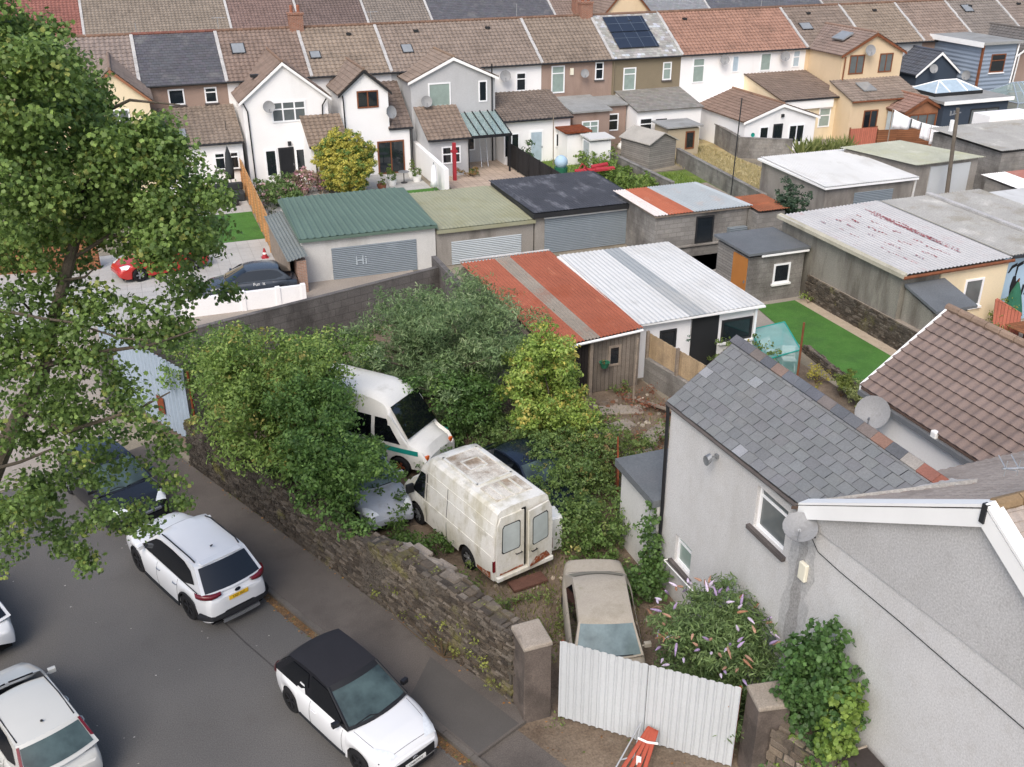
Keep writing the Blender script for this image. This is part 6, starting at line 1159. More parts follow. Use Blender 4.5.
def car(name, label, loc, head, L, W, Hh, wb, fo, r, deck, green, col, cat='car', group=None, rim='rim_dark', glass='car_glass', ws='car_glass_pale', roofcol=None, rear='car_glass', sidewins=None, pf=.20, pr=.17, sill=.2, trim='car_trim', spokes=5, taper=.78, rp=3.2, cabcol=None):
    """x forward, y left, z up; deck: [(x, z)] bonnet / waist / boot profile; green: dict ws0, ws1, r0, r1, zr, zb of the cabin"""
    t = thing(name, loc, label, cat, group, math.atan2(head[1], head[0])); A = L/2; xf = A-fo; xr = xf-wb
    xs = sorted(set([-A, -A+.03, -A+.1, A-.1, A-.03, A]+list(np.linspace(-A, A, 33))+[c+dx for c in (xf, xr) for dx in (-r*1.2, -r*1.13, -r*1.02, -r*.8, -r*.4, 0, r*.4, r*.8, r*1.02, r*1.13, r*1.2)])); xs = [x for x in xs if -A <= x <= A]; xs = [x for i, x in enumerate(xs) if i == 0 or x-xs[i-1] > .012]
    def hw(x):
        u = x/A; return W/2*(1-(pf if u > 0 else pr)*abs(u)**rp)
    def zb(x):
        z = sill+.12*max(0, (abs(x)-A+.25)/.25)
        for c in (xf, xr):
            dx = abs(x-c); R = r*1.13
            if dx < R: z = max(z, r+math.sqrt(max(0, R*R-dx*dx))*.96)
        return z
    rows = []
    for x in xs:
        w_ = hw(x); zt = ip(deck, x); zs = zt-.07; e = max(0, (abs(x)-A+.1)/.1); b0 = zb(x)
        pts = []
        for f, k in ((.965, 0.), (.99, .25), (1., .5), (.99, .72), (.965, .88), (.92, 1.)): pts.append((w_*f*(1-.03*e), b0+(zs-b0)*k))
        pts += [(w_*.86, zs+(zt-zs)*.5), (w_*.62, zt-.012), (w_*.3, zt), ]
        full = [Vector((x, y, z)) for y, z in pts]+[Vector((x, 0, zt+.006))]+[Vector((x, -y, z)) for y, z in reversed(pts)]
        rows.append(full)
    b = MB(); b.grid(rows)
    for row, sg in ((rows[0], -1), (rows[-1], 1)):          # rounded nose and tail
        c = sum(row, Vector())/len(row); mid = [Vector((p.x+sg*.045, p.y*.9, c.z+(p.z-c.z)*.86)) for p in row]; inn = [Vector((p.x+sg*.06, p.y*.5, c.z+(p.z-c.z)*.5)) for p in row]
        n0 = len(b.v); b.v += [tuple(q) for q in row+mid+inn]; n = len(row)
        fs = [(n0+k, n0+k+1, n0+n+k+1, n0+n+k) for k in range(n-1)]+[(n0+n+k, n0+n+k+1, n0+2*n+k+1, n0+2*n+k) for k in range(n-1)]+[tuple(n0+2*n+k for k in range(n))]
        if sg < 0: fs = [f[::-1] for f in fs]
        b.f += fs; b.mi += [0]*len(fs); b.c += [(1, 1, 1)]*len(fs)
    import_merge = {}
    body = b.build('body', col, t, local=True, smooth=True, angle=.75)
    MB().box(-A+.12, A-.12, -W/2+.24, W/2-.24, sill-.04, .44).build('underbody', 'under', t, local=True)
    # cabin
    zr, zbt = green['zr'], green['zb']; yr = W/2*taper-.06; yb = W/2*.9
    prof = [(green['ws0'], zbt), (green['ws1'], zr-.035), ((green['ws1']*.7+green['r1']*.3), zr), ((green['ws1']*.35+green['r1']*.65), zr-.005), (green['r1'], zr-.05), (green['r0'], zbt+green.get('rz', 0))]
    def yh(z): return yb+(yr-yb)*min(1, max(0, (z-zbt)/(zr-zbt)))
    def srf(i, u, v, off=0):                                  # segment i of the profile, u -1..1 across, v along
        (x0, z0), (x1, z1) = prof[i], prof[i+1]; x = x0+(x1-x0)*v; z = z0+(z1-z0)*v; y = yh(z)*u
        sg = 1 if i == 0 else (-1 if i == len(prof)-2 else 0); bul = (1-u*u); e = .0
        if sg: x += sg*.13*bul*(1-.4*v if i == 0 else .6+.4*v)
        else:
            k0, k1 = (.13*.6 if i == 1 else 0), (-.13*.6 if i == len(prof)-3 else 0); x += bul*(k0*(1-v)+k1*v); z += .035*bul
        if sg: z += .035*bul*(v if i == 0 else 1-v)
        n_ = Vector((z0-z1, 0, x1-x0)) if True else None
        n_ = Vector((-(z1-z0), 0, (x1-x0))); n_ = n_ if n_.z > 0 or (i in (0,) and n_.x > 0) or (i == len(prof)-2 and n_.x < 0) else -n_; n_.normalize()
        return Vector((x, y, z))+n_*off
    us = [-1, -.92, -.75, -.5, -.25, 0, .25, .5, .75, .92, 1]
    cab = MB(); rw = []
    for i in range(len(prof)-1):
        for v in ((0, .25, .5, .75) if i in (0, len(prof)-2) else (0, .5)): rw.append([srf(i, u, v) for u in us])
    rw.append([srf(len(prof)-2, u, 1) for u in us]); cab.grid(rw, 0, flip=True)
    for s in (-1, 1):
        top = [q[-1 if s > 0 else 0] for q in rw]; bot = [Vector((q.x, s*yb, zbt-.03)) for q in top]
        n0 = len(cab.v); cab.v += [tuple(q) for q in top+bot]; n = len(top)
        for k in range(n-1): cab.f.append((n0+k, n0+k+1, n0+n+k+1, n0+n+k) if s > 0 else (n0+k+1, n0+k, n0+n+k, n0+n+k+1)); cab.mi.append(0); cab.c.append((1, 1, 1))
    cabo = cab.build('cabin', cabcol or col, t, local=True, smooth=True, angle=.6)
    if roofcol:
        rb = MB(); rr = [[srf(0, u, .93, .013) for u in us]]
        for i in range(1, len(prof)-2):
            for v in (0, .5): rr.append([srf(i, u*1.01, v, .012) for u in us])
        rr.append([srf(len(prof)-3, u*1.01, 1, .012) for u in us])
        for v in (.12, .3): rr.append([srf(len(prof)-2, u*.99, v, .012) for u in us]) if green.get('roofwrap') else None
        rb.grid([q for q in rr if q], 0, flip=True); ro = rb.build('roof', roofcol, t, local=True, smooth=True)
    def glasspatch(i, u0, u1, v0, v1, m, nm, off=.01):
        g = MB(); g.grid([[srf(i, u0+(u1-u0)*a/10, v0+(v1-v0)*c/4, off) for a in range(11)] for c in range(5)], flip=True); return g.build(nm, m, t, local=True, smooth=True)
    wsg = glasspatch(0, -.93, .93, .05, .95, ws, 'windscreen'); rwg = glasspatch(len(prof)-2, -.9, .9, green.get('rv0', .08), green.get('rv1', .9), rear, 'rear_window')
    bw = MB(); p = [srf(0, u, .06, .018) for u in (-.75, -.1)]; bw.tube([p[0], srf(0, -.3, .12, .018), p[1]], .012, 5); p = [srf(0, u, .06, .018) for u in (0, .7)]; bw.tube(p, .012, 5); bw.build('wipers', 'car_trim', wsg, local=True)
    def side(x, z, s, off=.008): return Vector((x, s*(yh(z)+off), z))
    sw = sidewins or []
    for s in (-1, 1):
        for poly in sw:
            g = MB(); pts = [side(green['r0']+(green['ws0']-green['r0'])*fx, zbt+(zr-zbt)*fz, s, .012) for fx, fz in poly]; g.poly(pts if s < 0 else pts[::-1]); g.build('side_window', glass, t, local=True)
    for c in (xf, xr):
        for s in (-1, 1): wheel(t, c, s*(hw(c)-.11), r, .21, rim, spokes)
    for s in (-1, 1):
        b = MB(); mxx = green['ws0']-.25; q = Vector((mxx, s*(yb+.0), zbt+.05)); b.tube([q, q+Vector((0, s*.1, .02))], .02, 6)
        mm = Matrix.Translation(q+Vector((0, s*.12, .04))) @ Matrix.Rotation(.15*s, 4, 'Z'); n0 = len(b.v)
        b.box(-.05, .05, -.08, .08, -.055, .055, mx=mm); b.build('mirror', trim if trim != 'car_trim' else col, t, local=True, bevel=.03)
    t['_'] = 0; del t['_']
    return t, dict(hw=hw, zb=zb, A=A, xf=xf, xr=xr, yh=yh, srf=srf, deck=deck, zbt=zbt, side=side, yb=yb)
def cpatch(par, d, pts, m, nm, off=.012, local=True, th=.0):
    """side or end panel: pts are 3D local points"""
    b = MB(); b.poly(pts); return b.build(nm, m, par, local=True)
def plate(par, x, z, face, m, txt, w=.52, h=.11, tilt=0., y=0.):
    n = Vector((face*math.cos(tilt), 0, math.sin(tilt))); mx = basis((x, y, z), n); b = MB(); b.box(-w/2, w/2, -h/2, h/2, 0, .012, mx=mx); o = b.build('number_plate', m, par, local=True); text(txt, h*.82, mx @ Matrix.Translation((0, -.002, .0135)), 'plate_text', o, 'plate_lettering', .0005, .78, True); return o
def strip(par, d, pts, m, nm, w=.03, r=None): return MB().tube(pts, w, 6).build(nm, m, par, local=True)
def bodyside(d, x, k, s, off=.006):                            # point on the flank, k 0 sill .. 1 shoulder
    w_ = d['hw'](x); zt = ip(d['deck'], x)-.07; b0 = .2; f = float(np.interp(k, (0, .25, .5, .72, .88, 1), (.965, .99, 1., .99, .965, .92))); return Vector((x, s*(w_*f+off), b0+(zt-b0)*k))
def bodytop(d, x, yf, s, off=.012):
    w_ = d['hw'](x); zt = ip(d['deck'], x); zs = zt-.07; z = float(np.interp(yf, (0, .3, .62, .86, .92, .965, .99), (zt+.006, zt, zt-.012, zt-.035, zs, zs-.1*(zs-.25), zs-.25*(zs-.25)))); return Vector((x+off*.4, s*(yf*w_+off*.6), z+off))
def headlight(par, d, x0, x1, s, y0, m='lamp_clear'):
    b = MB(); rows = []
    for k in range(7):
        u = k/6; x = x0+(x1-x0)*u; a = .9+(y0-.9)*u**.8; e = .92+.06*math.sin(math.pi*min(1, u*1.2)); rows.append([bodytop(d, x, a+(e-a)*q/4, s) for q in range(5)])
    b.grid(rows, flip=s < 0); b.build('headlight', m, par, local=True, smooth=True)
def seams(par, d, xs, ks=(.05, 1.)):
    b = MB()
    for x in xs:
        for s in (-1, 1): b.tube([bodyside(d, x, ks[0]+(ks[1]-ks[0])*q/6, s, .001) for q in range(7)], .006, 4)
    b.build('door_seams', 'seam', par, local=True)
def handles(par, d, xs, m, k=.8):
    for x in xs:
        for s in (-1, 1): b = MB(); b.tube([bodyside(d, x-.1, k, s, .0), bodyside(d, x-.06, k, s, .025), bodyside(d, x+.06, k, s, .025), bodyside(d, x+.1, k, s, .0)], .016, 6); b.build('door_handle', m, par, local=True)
HD = (DIR.x, DIR.y)                                            # along the road towards the camera
def bonnet_seams(par, d, x0, k=.8):
    b = MB(); x1 = d['A']-.1
    for s in (-1, 1): b.tube([bodytop(d, x, k, s, .001) for x in np.linspace(x0, x1, 8)], .005, 4)
    b.tube([bodytop(d, x1, f, 1 if f >= 0 else -1, .001) if f >= 0 else bodytop(d, x1, -f, -1, .001) for f in np.linspace(-k, k, 9)], .005, 4); b.build('bonnet_seam', 'seam', par, local=True)
# white SUV, tail to camera
sw3 = [[(.12, .3), (.2, .7), (.3, .86), (.5, .9), (.68, .88), (.76, .78), (.97, .1), (.6, .07), (.25, .1)]]
c = Vector((-.5, 21.35, 0))+Vector((.9, .42, 0))*.83; mid = c-DIR*1.3+Vector((.06, 0, 0))
c1, d1 = car('parked_car', 'white sport utility car parked tail to camera with yellow number plate', (*(mid-DIR*.04).xy, 0), (-HD[0], -HD[1]), 4.55, 1.88, 1.66, 2.71, .93, .36,
    [(-2.28, .93), (-2.2, 1.02), (-1.7, 1.06), (0, 1.02), (.95, 1.0), (1.3, .99), (1.9, .9), (2.2, .8), (2.28, .7)], dict(ws0=1.05, ws1=.28, r1=-1.62, r0=-2.12, zr=1.64, zb=1.0, rz=.03, rv0=.1, rv1=.93), 'car_white', sidewins=sw3, glass='car_glass', group='cars parked along the kerb')
for s in (-1, 1): MB().tube([(.15, s*.6, 1.64), (-.1, s*.62, 1.69), (-1.3, s*.62, 1.69), (-1.5, s*.6, 1.63)], .018, 6).build('roof_rail', 'car_trim', c1, local=True)
def tail_panel(par, d, y0, y1, z0, z1, m, nm, off=.075, sg=-1, sk=0., bow=.1, nb=6, lid=.07):
    b = MB(); A = d['A']; rows = []
    for z in (z0, z1): rows.append([Vector((sg*(A+off-bow*((y0+(y1-y0)*k/nb)/.85)**2), y0+(y1-y0)*k/nb, z+sk*((k/nb)))) for k in range(nb+1)])
    lo = [q-Vector((sg*lid, 0, 0)) for q in rows[0]]; hi = [q-Vector((sg*lid, 0, 0)) for q in rows[1]]
    b.grid([lo, rows[0], rows[1], hi], flip=sg < 0); return b.build(nm, m, par, local=True, smooth=False)
strip(c1, d1, [(-1.95, .9, .42), (-2.12, .84, .42), (-2.26, .72, .42), (-2.32, .45, .42), (-2.335, 0, .42), (-2.32, -.45, .42), (-2.26, -.72, .42), (-2.12, -.84, .42), (-1.95, -.9, .42)], 'car_trim', 'rear_bumper', .085); tail_panel(c1, d1, -.5, .5, .25, .33, 'rim_silver', 'skid_plate', .14, bow=.06)
for s in (-1, 1):
    b = MB(); rows = []
    for z, x0 in ((.95, 0), (1.05, .02)): rows.append([Vector((-2.31+x0+.26*max(0, (abs(y)-.55)/.35)**2*.9, s*y, z+(abs(y)-.5)*.05)) for y in (.42, .55, .68, .8, .88)]+[Vector((-1.95+x0, s*.925, z+.02))])
    rows[0][0].z += .06; rows[0][1].z += .03; b.grid([[q+Vector((.08, -s*.03, 0)) for q in rows[0]], rows[0], rows[1], [q+Vector((.08, -s*.03, 0)) for q in rows[1]]]); b.build('tail_lamp', 'lamp_red', c1, local=True, smooth=True)
plate(c1, -2.345, .84, -1, 'plate_yellow', 'CX21 FNC', tilt=.12); MB().lathe([(.001, .012), (.05, .01), (.055, 0)], n=16, mx=basis((-2.33, 0, .98), (-1, 0, .2)) @ Matrix.Scale(1.5, 4, (1, 0, 0))).build('badge', 'car_navy', c1, local=True)
seams(c1, d1, (1.0, .1, -.95)); handles(c1, d1, (-.0, -.85), 'chrome', .82)
for s in (-1, 1): strip(c1, d1, [bodyside(d1, x, .03, s, .0) for x in np.linspace(-.93, .9, 8)], 'car_trim', 'sill_trim', .05); strip(c1, d1, [d1['side'](x, 1.05, s, .015) for x in (-1.9, -.5, .85)], 'car_trim', 'window_trim', .012)
for s in (-1, 1):
    for xc in (d1['xf'], d1['xr']): strip(c1, d1, [Vector((xc+.41*math.cos(a), s*(d1['hw'](xc+.41*math.cos(a))*.985+.004), .36+.4*math.sin(a))) for a in np.linspace(-.2, math.pi+.2, 16)], 'car_trim', 'arch_trim', .028)
MB().box(-1.75, -1.55, -.55, .55, 1.60, 1.635).build('spoiler', 'car_white', c1, local=True, bevel=.02)
b = MB(); b.tube([(-1.2, 0, 1.67), (-1.3, 0, 1.75)], .02, 6); b.build('roof_aerial', 'car_trim', c1, local=True)
# white hatch with black soft roof
mid = Vector((.13, 0, 0))+(Vector((1.29, 17.27, 0))+Vector((2.28, 15.02, 0)))/2+Vector((.915, .403, 0))*.73
sw2 = [[(.1, .2), (.22, .82), (.44, .86), (.46, .3), (.38, .08), (.16, .06)], [(.475, .5), (.475, .87), (.70, .85), (.95, .08), (.52, .06)]]
c2, d2 = car('parked_car', 'small white hatchback with matt black roof facing the camera', (*mid.xy, 0), HD, 3.95, 1.73, 1.47, 2.46, .78, .315,
    [(-1.98, .8), (-1.9, .9), (-1.5, .95), (0, .94), (.7, .94), (1.0, .93), (1.5, .88), (1.8, .81), (1.93, .73), (1.98, .66)], dict(ws0=.88, ws1=.0, r1=-1.35, r0=-1.8, zr=1.46, zb=.93, rz=.05, roofwrap=True), 'car_white', sidewins=sw2, roofcol='soft_top', cabcol='car_black', ws='car_glass_pale', trim='rim_dark', group='cars parked along the kerb')
for s in (-1, 1): MB().tube([d2['srf'](0, s*.97, v, .012) for v in (0, .3, .6, .97)], .03, 6).build('windscreen_pillar', 'car_trim', c2, local=True)
b = MB(); b.grid([[d2['srf'](0, u, v, .014) for u in np.linspace(-.95, .95, 11)] for v in (.0, .07)], flip=True); b.grid([[d2['srf'](0, u, v, .014) for u in np.linspace(-.95, .95, 11)] for v in (.86, .99)], flip=True); b.build('windscreen_band', 'car_trim', c2, local=True, smooth=True)
tail_panel(c2, d2, -.52, .52, .35, .58, 'car_trim', 'grille', .08, sg=1, bow=.04); tail_panel(c2, d2, -.5, .5, .2, .3, 'car_trim', 'lower_grille', .06, sg=1, bow=.04); tail_panel(c2, d2, -.53, .53, .33, .35, 'chrome', 'grille_trim', .083, sg=1, bow=.04)
plate(c2, 2.065, .44, 1, 'plate_white', 'CA66 HWX', tilt=.1); b = MB(); b.tube([(2.06, -.06, .53), (2.065, 0, .56), (2.06, .06, .53)], .008, 5); b.tube([(2.06, -.06, .55), (2.065, 0, .58), (2.06, .06, .55)], .008, 5); b.build('badge', 'chrome', c2, local=True)
for s in (-1, 1):
    headlight(c2, d2, 1.45, 1.93, s, .5); strip(c2, d2, [(2.0, s*.42, .6), (1.9, s*.6, .645), (1.78, s*.72, .66)], 'car_navy', 'running_light', .018)
    strip(c2, d2, [bodyside(d2, x, .12, s, .012) for x in np.linspace(-.85, .8, 8)], 'car_trim', 'door_strip', .03)
    b = MB(); b.lathe([(.001, .03), (.1, .02), (.13, 0)], n=14, mx=basis((-1.93, s*.66, .78), (-1, s*.5, 0))); b.build('tail_lamp', 'lamp_red', c2, local=True)
bonnet_seams(c2, d2, .95); seams(c2, d2, (.72, -.42)); handles(c2, d2, (-.25,), 'car_white', .8)
b = MB()
for s in (-1, 1): b.poly([Vector((x, s*(d2['yh'](z)+.014), z)) for x, z in ((-.95, .9), (-.62, .9), (-.7, 1.1), (-.84, 1.1))][::1 if s < 0 else -1])
b.build('fin', 'car_white', c2, local=True)
# silver-white hatch bottom left, tail to camera
tip = Vector((-3.13, 16.4, 0)); c3, d3 = car('parked_car', 'pearl white hatchback seen from behind at the lower left corner', (*(tip-DIR*2.0).xy, 0), (-HD[0], -HD[1]), 4.0, 1.69, 1.49, 2.51, .8, .3,
    [(-2.0, .75), (-1.93, .9), (-1.5, .96), (0, .95), (.75, .95), (1.1, .94), (1.6, .84), (1.92, .7), (2.0, .6)], dict(ws0=1.0, ws1=.1, r1=-1.42, r0=-1.86, zr=1.48, zb=.93, rz=.02, rv0=.12, rv1=.88), 'car_silverwhite', sidewins=sw3, ws='car_glass', rear='car_glass_pale', rim='rim_silver', group='cars on the far side of the road')
for s in (-1, 1):
    b = MB(); rr = [d3['srf'](4, s*u, v, .02) for u, v in ((.92, .05), (1.0, .05), (1.0, .75), (.92, .7))]; b.poly(rr if s > 0 else rr[::-1]); b.build('tail_lamp', 'lamp_red', c3, local=True); strip(c3, d3, [(.1, s*.55, 1.475), (-.6, s*.57, 1.492), (-1.35, s*.56, 1.45)], 'car_trim', 'roof_channel', .012)
b = MB(); b.tube([(-1.15, 0, 1.5), (-1.2, 0, 1.54)], .025, 8); b.build('roof_aerial', 'car_trim', c3, local=True); tail_panel(c3, d3, -.7, .7, .3, .38, 'car_trim', 'rear_bumper', .075, bow=.06, nb=10)
seams(c3, d3, (.9, .05, -.95)); handles(c3, d3, (0., -.8), 'car_silverwhite', .8)
# car at the left edge
c4, d4 = car('parked_car', 'white car of which only the rear corner shows at the left edge', (-5.88, 23.1, 0), (-HD[0], -HD[1]), 4.1, 1.75, 1.47, 2.5, .82, .31, [(-2.05, .75), (-1.95, .9), (-1.5, .95), (0, .94), (.8, .94), (1.5, .85), (1.95, .7), (2.05, .6)], dict(ws0=.95, ws1=.05, r1=-1.4, r0=-1.85, zr=1.46, zb=.93), 'car_white', sidewins=sw3, group='cars on the far side of the road')
# black car below the tree, facing camera
tip = Vector((-1.27, 25.78, 0)); c5, d5 = car('parked_car', 'black hatchback facing the camera under the overhanging tree', (*(tip-DIR*2.1).xy, 0), HD, 4.2, 1.78, 1.47, 2.58, .85, .32,
    [(-2.1, .75), (-2.0, .9), (-1.5, .96), (0, .95), (.75, .95), (1.1, .94), (1.7, .86), (2.02, .72), (2.1, .6)], dict(ws0=1.0, ws1=.12, r1=-1.4, r0=-1.9, zr=1.46, zb=.94), 'car_black', sidewins=sw3, ws='car_glass_pale', rim='rim_silver', group='cars parked along the kerb')
bonnet_seams(c5, d5, 1.05)
for s in (-1, 1): headlight(c5, d5, 1.6, 2.0, s, .5)
tail_panel(c5, d5, -.45, .45, .54, .6, 'chrome', 'grille', .08, sg=1, bow=.04); tail_panel(c5, d5, -.6, .6, .3, .48, 'car_trim', 'lower_grille', .075, sg=1, bow=.04)
# beige saloon in the yard
hd = Vector((-.33, -.944, 0)); cen = Vector((9.38, 18.98, 0))+hd*2.3
swS = [[(.18, .1), (.27, .78), (.5, .86), (.78, .84), (.94, .1)]]
c6, d6 = car('parked_car', 'dusty beige saloon car parked behind the white corrugated gate', (*cen.xy, 0), hd.xy, 4.6, 1.74, 1.4, 2.6, .85, .3,
    [(-2.22, .85), (-2.15, .95), (-1.4, .98), (-.9, .97), (0, .93), (.9, .93), (1.3, .9), (1.8, .84), (2.15, .72), (2.22, .6)], dict(ws0=1.4, ws1=.75, r1=-.9, r0=-1.5, zr=1.39, zb=.93, rz=.04, rv0=.12, rv1=.92), 'car_beige', sidewins=swS, ws='car_glass_dusty', rear='car_glass_grimy', rim='rim_silver')
MB().grid([[d6['srf'](4, u, v, .014) for u in np.linspace(-.9, .9, 9)] for v in (.02, .1)], flip=True).build('window_seal', 'car_trim', c6, local=True); seams(c6, d6, (.7, -.2, -.95)); bonnet_seams(c6, d6, 1.5); strip(c6, d6, [bodytop(d6, -1.62, f, 1, .001) if f >= 0 else bodytop(d6, -1.62, -f, -1, .001) for f in np.linspace(-.85, .85, 9)], 'seam', 'boot_seam', .006) 
# dark car behind the van, silver wreck under the trees, red and dark cars by the lane
c7, d7 = car('abandoned_car', 'dark blue car wedged between the rusty van and the yellow-green tree', (9.55, 23.6, 0), (.25, -.97), 4.2, 1.7, 1.42, 2.55, .85, .3, [(-2.1, .8), (-1.5, .95), (0, .93), (.9, .93), (1.7, .85), (2.05, .7), (2.1, .6)], dict(ws0=.9, ws1=.2, r1=-1.0, r0=-1.7, zr=1.4, zb=.93), 'car_navy', sidewins=sw3, rim='rim_silver')
hd = Vector((.14, -.99, 0)).normalized(); fr = P(392, 516, .6); c8, d8 = car('abandoned_car', 'old silver car with bonnet showing from under the dark green bushes', (fr.x-hd.x*2.05, fr.y-hd.y*2.05, 0), hd.xy, 4.1, 1.68, 1.4, 2.5, .8, .29, [(-2.05, .8), (-1.5, .95), (0, .93), (.9, .93), (1.7, .86), (1.98, .74), (2.05, .6)], dict(ws0=.9, ws1=.15, r1=-1.0, r0=-1.7, zr=1.4, zb=.93), 'car_silver_old', sidewins=sw3, rim='rim_silver', ws='car_glass_dusty')
for s in (-1, 1): headlight(c8, d8, 1.6, 2.0, s, .5)
c9, d9 = car('parked_car', 'red car parked beside the slatted fence beyond the tree', (.35, 48.2, 0), (-.96, -.28), 4.2, 1.75, 1.5, 2.55, .85, .33, [(-2.1, .8), (-1.5, .98), (0, .96), (.9, .95), (1.7, .86), (2.05, .7), (2.1, .6)], dict(ws0=.95, ws1=.15, r1=-1.2, r0=-1.8, zr=1.5, zb=.94), 'car_red', sidewins=sw3, rim='rim_silver')
for s in (-1, 1): headlight(c9, d9, 1.6, 2.0, s, .5)
c10, d10 = car('parked_car', 'dark grey car with small white lettering behind the low white wall', (3.9, 43.4, 0), (-1, .03), 4.0, 1.72, 1.4, 2.5, .8, .31, [(-2.0, .8), (-1.5, .95), (0, .94), (.85, .94), (1.6, .85), (1.95, .7), (2.0, .6)], dict(ws0=.95, ws1=.05, r1=-1.2, r0=-1.75, zr=1.42, zb=.93), 'car_grey', sidewins=sw3, rim='rim_silver', ws='car_glass')
scr = text('Fun  it', .2, Matrix.Translation((-.35, .895, .84)) @ Matrix.Rotation(math.pi, 4, 'Z') @ Matrix.Rotation(math.pi/2-.1, 4, 'X'), 'plastic_white', c10, 'door_lettering')
# ---- rusty white panel van
vh = Vector((-.255, .967, 0)); vr = Vector((7.82, 19.88, 0)); VL = 4.75; van = thing('panel_van', (*(vr+vh*VL/2).xy, 0), 'derelict mould-stained white panel van with one back door ajar', 'van', None, math.atan2(vh.y, vh.x))
A = VL/2; vx = sorted(set([-A, -A+.04, -A+.12]+list(np.linspace(-A+.3, A, 30))+[c+q for c in (-1.15, 1.45) for q in (-.42, -.4, -.36, -.3, -.15, 0, .15, .3, .36, .4, .42)])); rows = []
for x in vx:
    u = max(0, (x-1.0)/(A-1.0)); ht = 2.42-.06*max(0, x/A)**2 if x < .95 else float(np.interp(x, (.95, 1.25, 1.62, 1.75, A-.1, A), (2.38, 2.12, 1.42, 1.28, 1.08, .8)))
    wv = .96*(1-.10*u**2.5); rnd = 1-.02*max(0, (abs(x)-A+.12)/.12); z0 = .34
    for c in (-1.15, 1.45):
        dx = abs(x-c)
        if dx < .42: z0 = max(z0, .32+math.sqrt(.42**2-dx*dx))
    wt = wv*(.86 if x < .95 else .8)
    pts = [(wv*.985, z0), (wv, z0+(1.0-z0)*.5), (wv, min(1.0, ht*.8)), (wv*.985, min(1.08, ht*.85)), (wv*.97+(wt-wv)*.3, min(1.55, ht*.9)), (wt+.02, min(2.1, ht*.95)), (wt-.03, ht-.11), (wt-.12, ht-.03), (wt*.5, ht), ]
    pts = [(y*rnd, z) for y, z in pts]
    rows.append([Vector((x, y, z)) for y, z in pts]+[Vector((x, 0, ht+.012))]+[Vector((x, -y, z)) for y, z in reversed(pts)])
b = MB(); b.grid(rows); b.poly(rows[0][::-1]); b.poly(rows[-1]); b.build('body', 'van_white', van, local=True, smooth=True, angle=.55)
MB().box(-A+.15, A-.15, -.7, .7, .28, 1.0).build('underbody', 'under', van, local=True)
for c in (-1.15, 1.45):
    for s in (-1, 1): wheel(van, c, s*.84, .33, .2, 'rim_silver', 6)
def vside(x, z, s, off=.01):                                  # on the van flank
    y = float(np.interp(z, (.34, .67, 1.0, 1.08, 1.55, 2.1, 2.31), (.946, .96, .96, .946, .89, .846, .796))); return Vector((x, s*(y+off), z))
for s in (-1, 1):
    for z in (1.06, 1.62, 1.98): strip(van, None, [vside(x, z, s, .003) for x in np.linspace(-A+.08, 1.1, 9)], 'van_white', 'side_rib', .01)
    b = MB(); pts = [vside(x, z, s, .012) for x, z in ((.98, 1.1), (1.62, 1.12), (1.42, 1.5), (1.22, 1.86), (.98, 1.88))]; b.poly(pts if s > 0 else pts[::-1]); b.build('cab_window', 'car_glass', van, local=True)
    strip(van, None, [vside(.9, z, s, .003) for z in (.4, .8, 1.2, 1.6, 1.9)], 'seam', 'door_seam', .009); strip(van, None, [vside(-.15, z, s, .003) for z in (.4, .8, 1.2, 1.6, 1.95)], 'seam', 'door_seam', .009)
    b = MB(); q = Vector((1.55, s*1.0, 1.2)); b.box(-.05, .05, -.12, .12, -.14, .14, mx=Matrix.Translation(q+Vector((0, s*.08, 0)))); b.build('mirror', 'car_trim', van, local=True, bevel=.03)
    b = MB(); pts = [vside(x, z, s, .008) for x, z in ((-A+.1, .36), (-1.65, .36), (-1.62, .46), (-A+.3, .52), (-A+.1, .6))]; b.poly(pts if s < 0 else pts[::-1]); b.build('rust_scab', 'van_rust', van, local=True)
    b = MB(); b.box(-A-.02, -A+.03, s*.9-.05, s*.9+.05, .62, .95); b.build('tail_lamp', 'lamp_red', van, local=True)
b = MB(); zt = 2.445                                          # stained roof panels between ribs
for x0, x1, y0, y1 in ((-1.05, .55, -.5, .5), (-2.0, -1.25, -.55, .55)): b.box(x0, x1, y0, y1, zt-.03, zt+.003)
b.build('roof_panel', 'van_roof_stain', van, local=True); b = MB()
for x0, x1, y0, y1 in ((-1.1, .6, -.56, -.5), (-1.1, .6, .5, .56), (-1.12, -1.05, -.56, .56), (.55, .62, -.56, .56), (-.35, .12, -.28, -.24), (-.35, .12, .24, .28), (-.38, -.34, -.28, .28), (.1, .14, -.28, .28)): b.box(x0, x1, y0, y1, zt-.03, zt+.022)
for y in (-.3, 0, .3): b.box(-1.95, -1.3, y-.03, y+.03, zt-.03, zt+.02)
b.build('roof_rib', 'van_white', van, local=True)
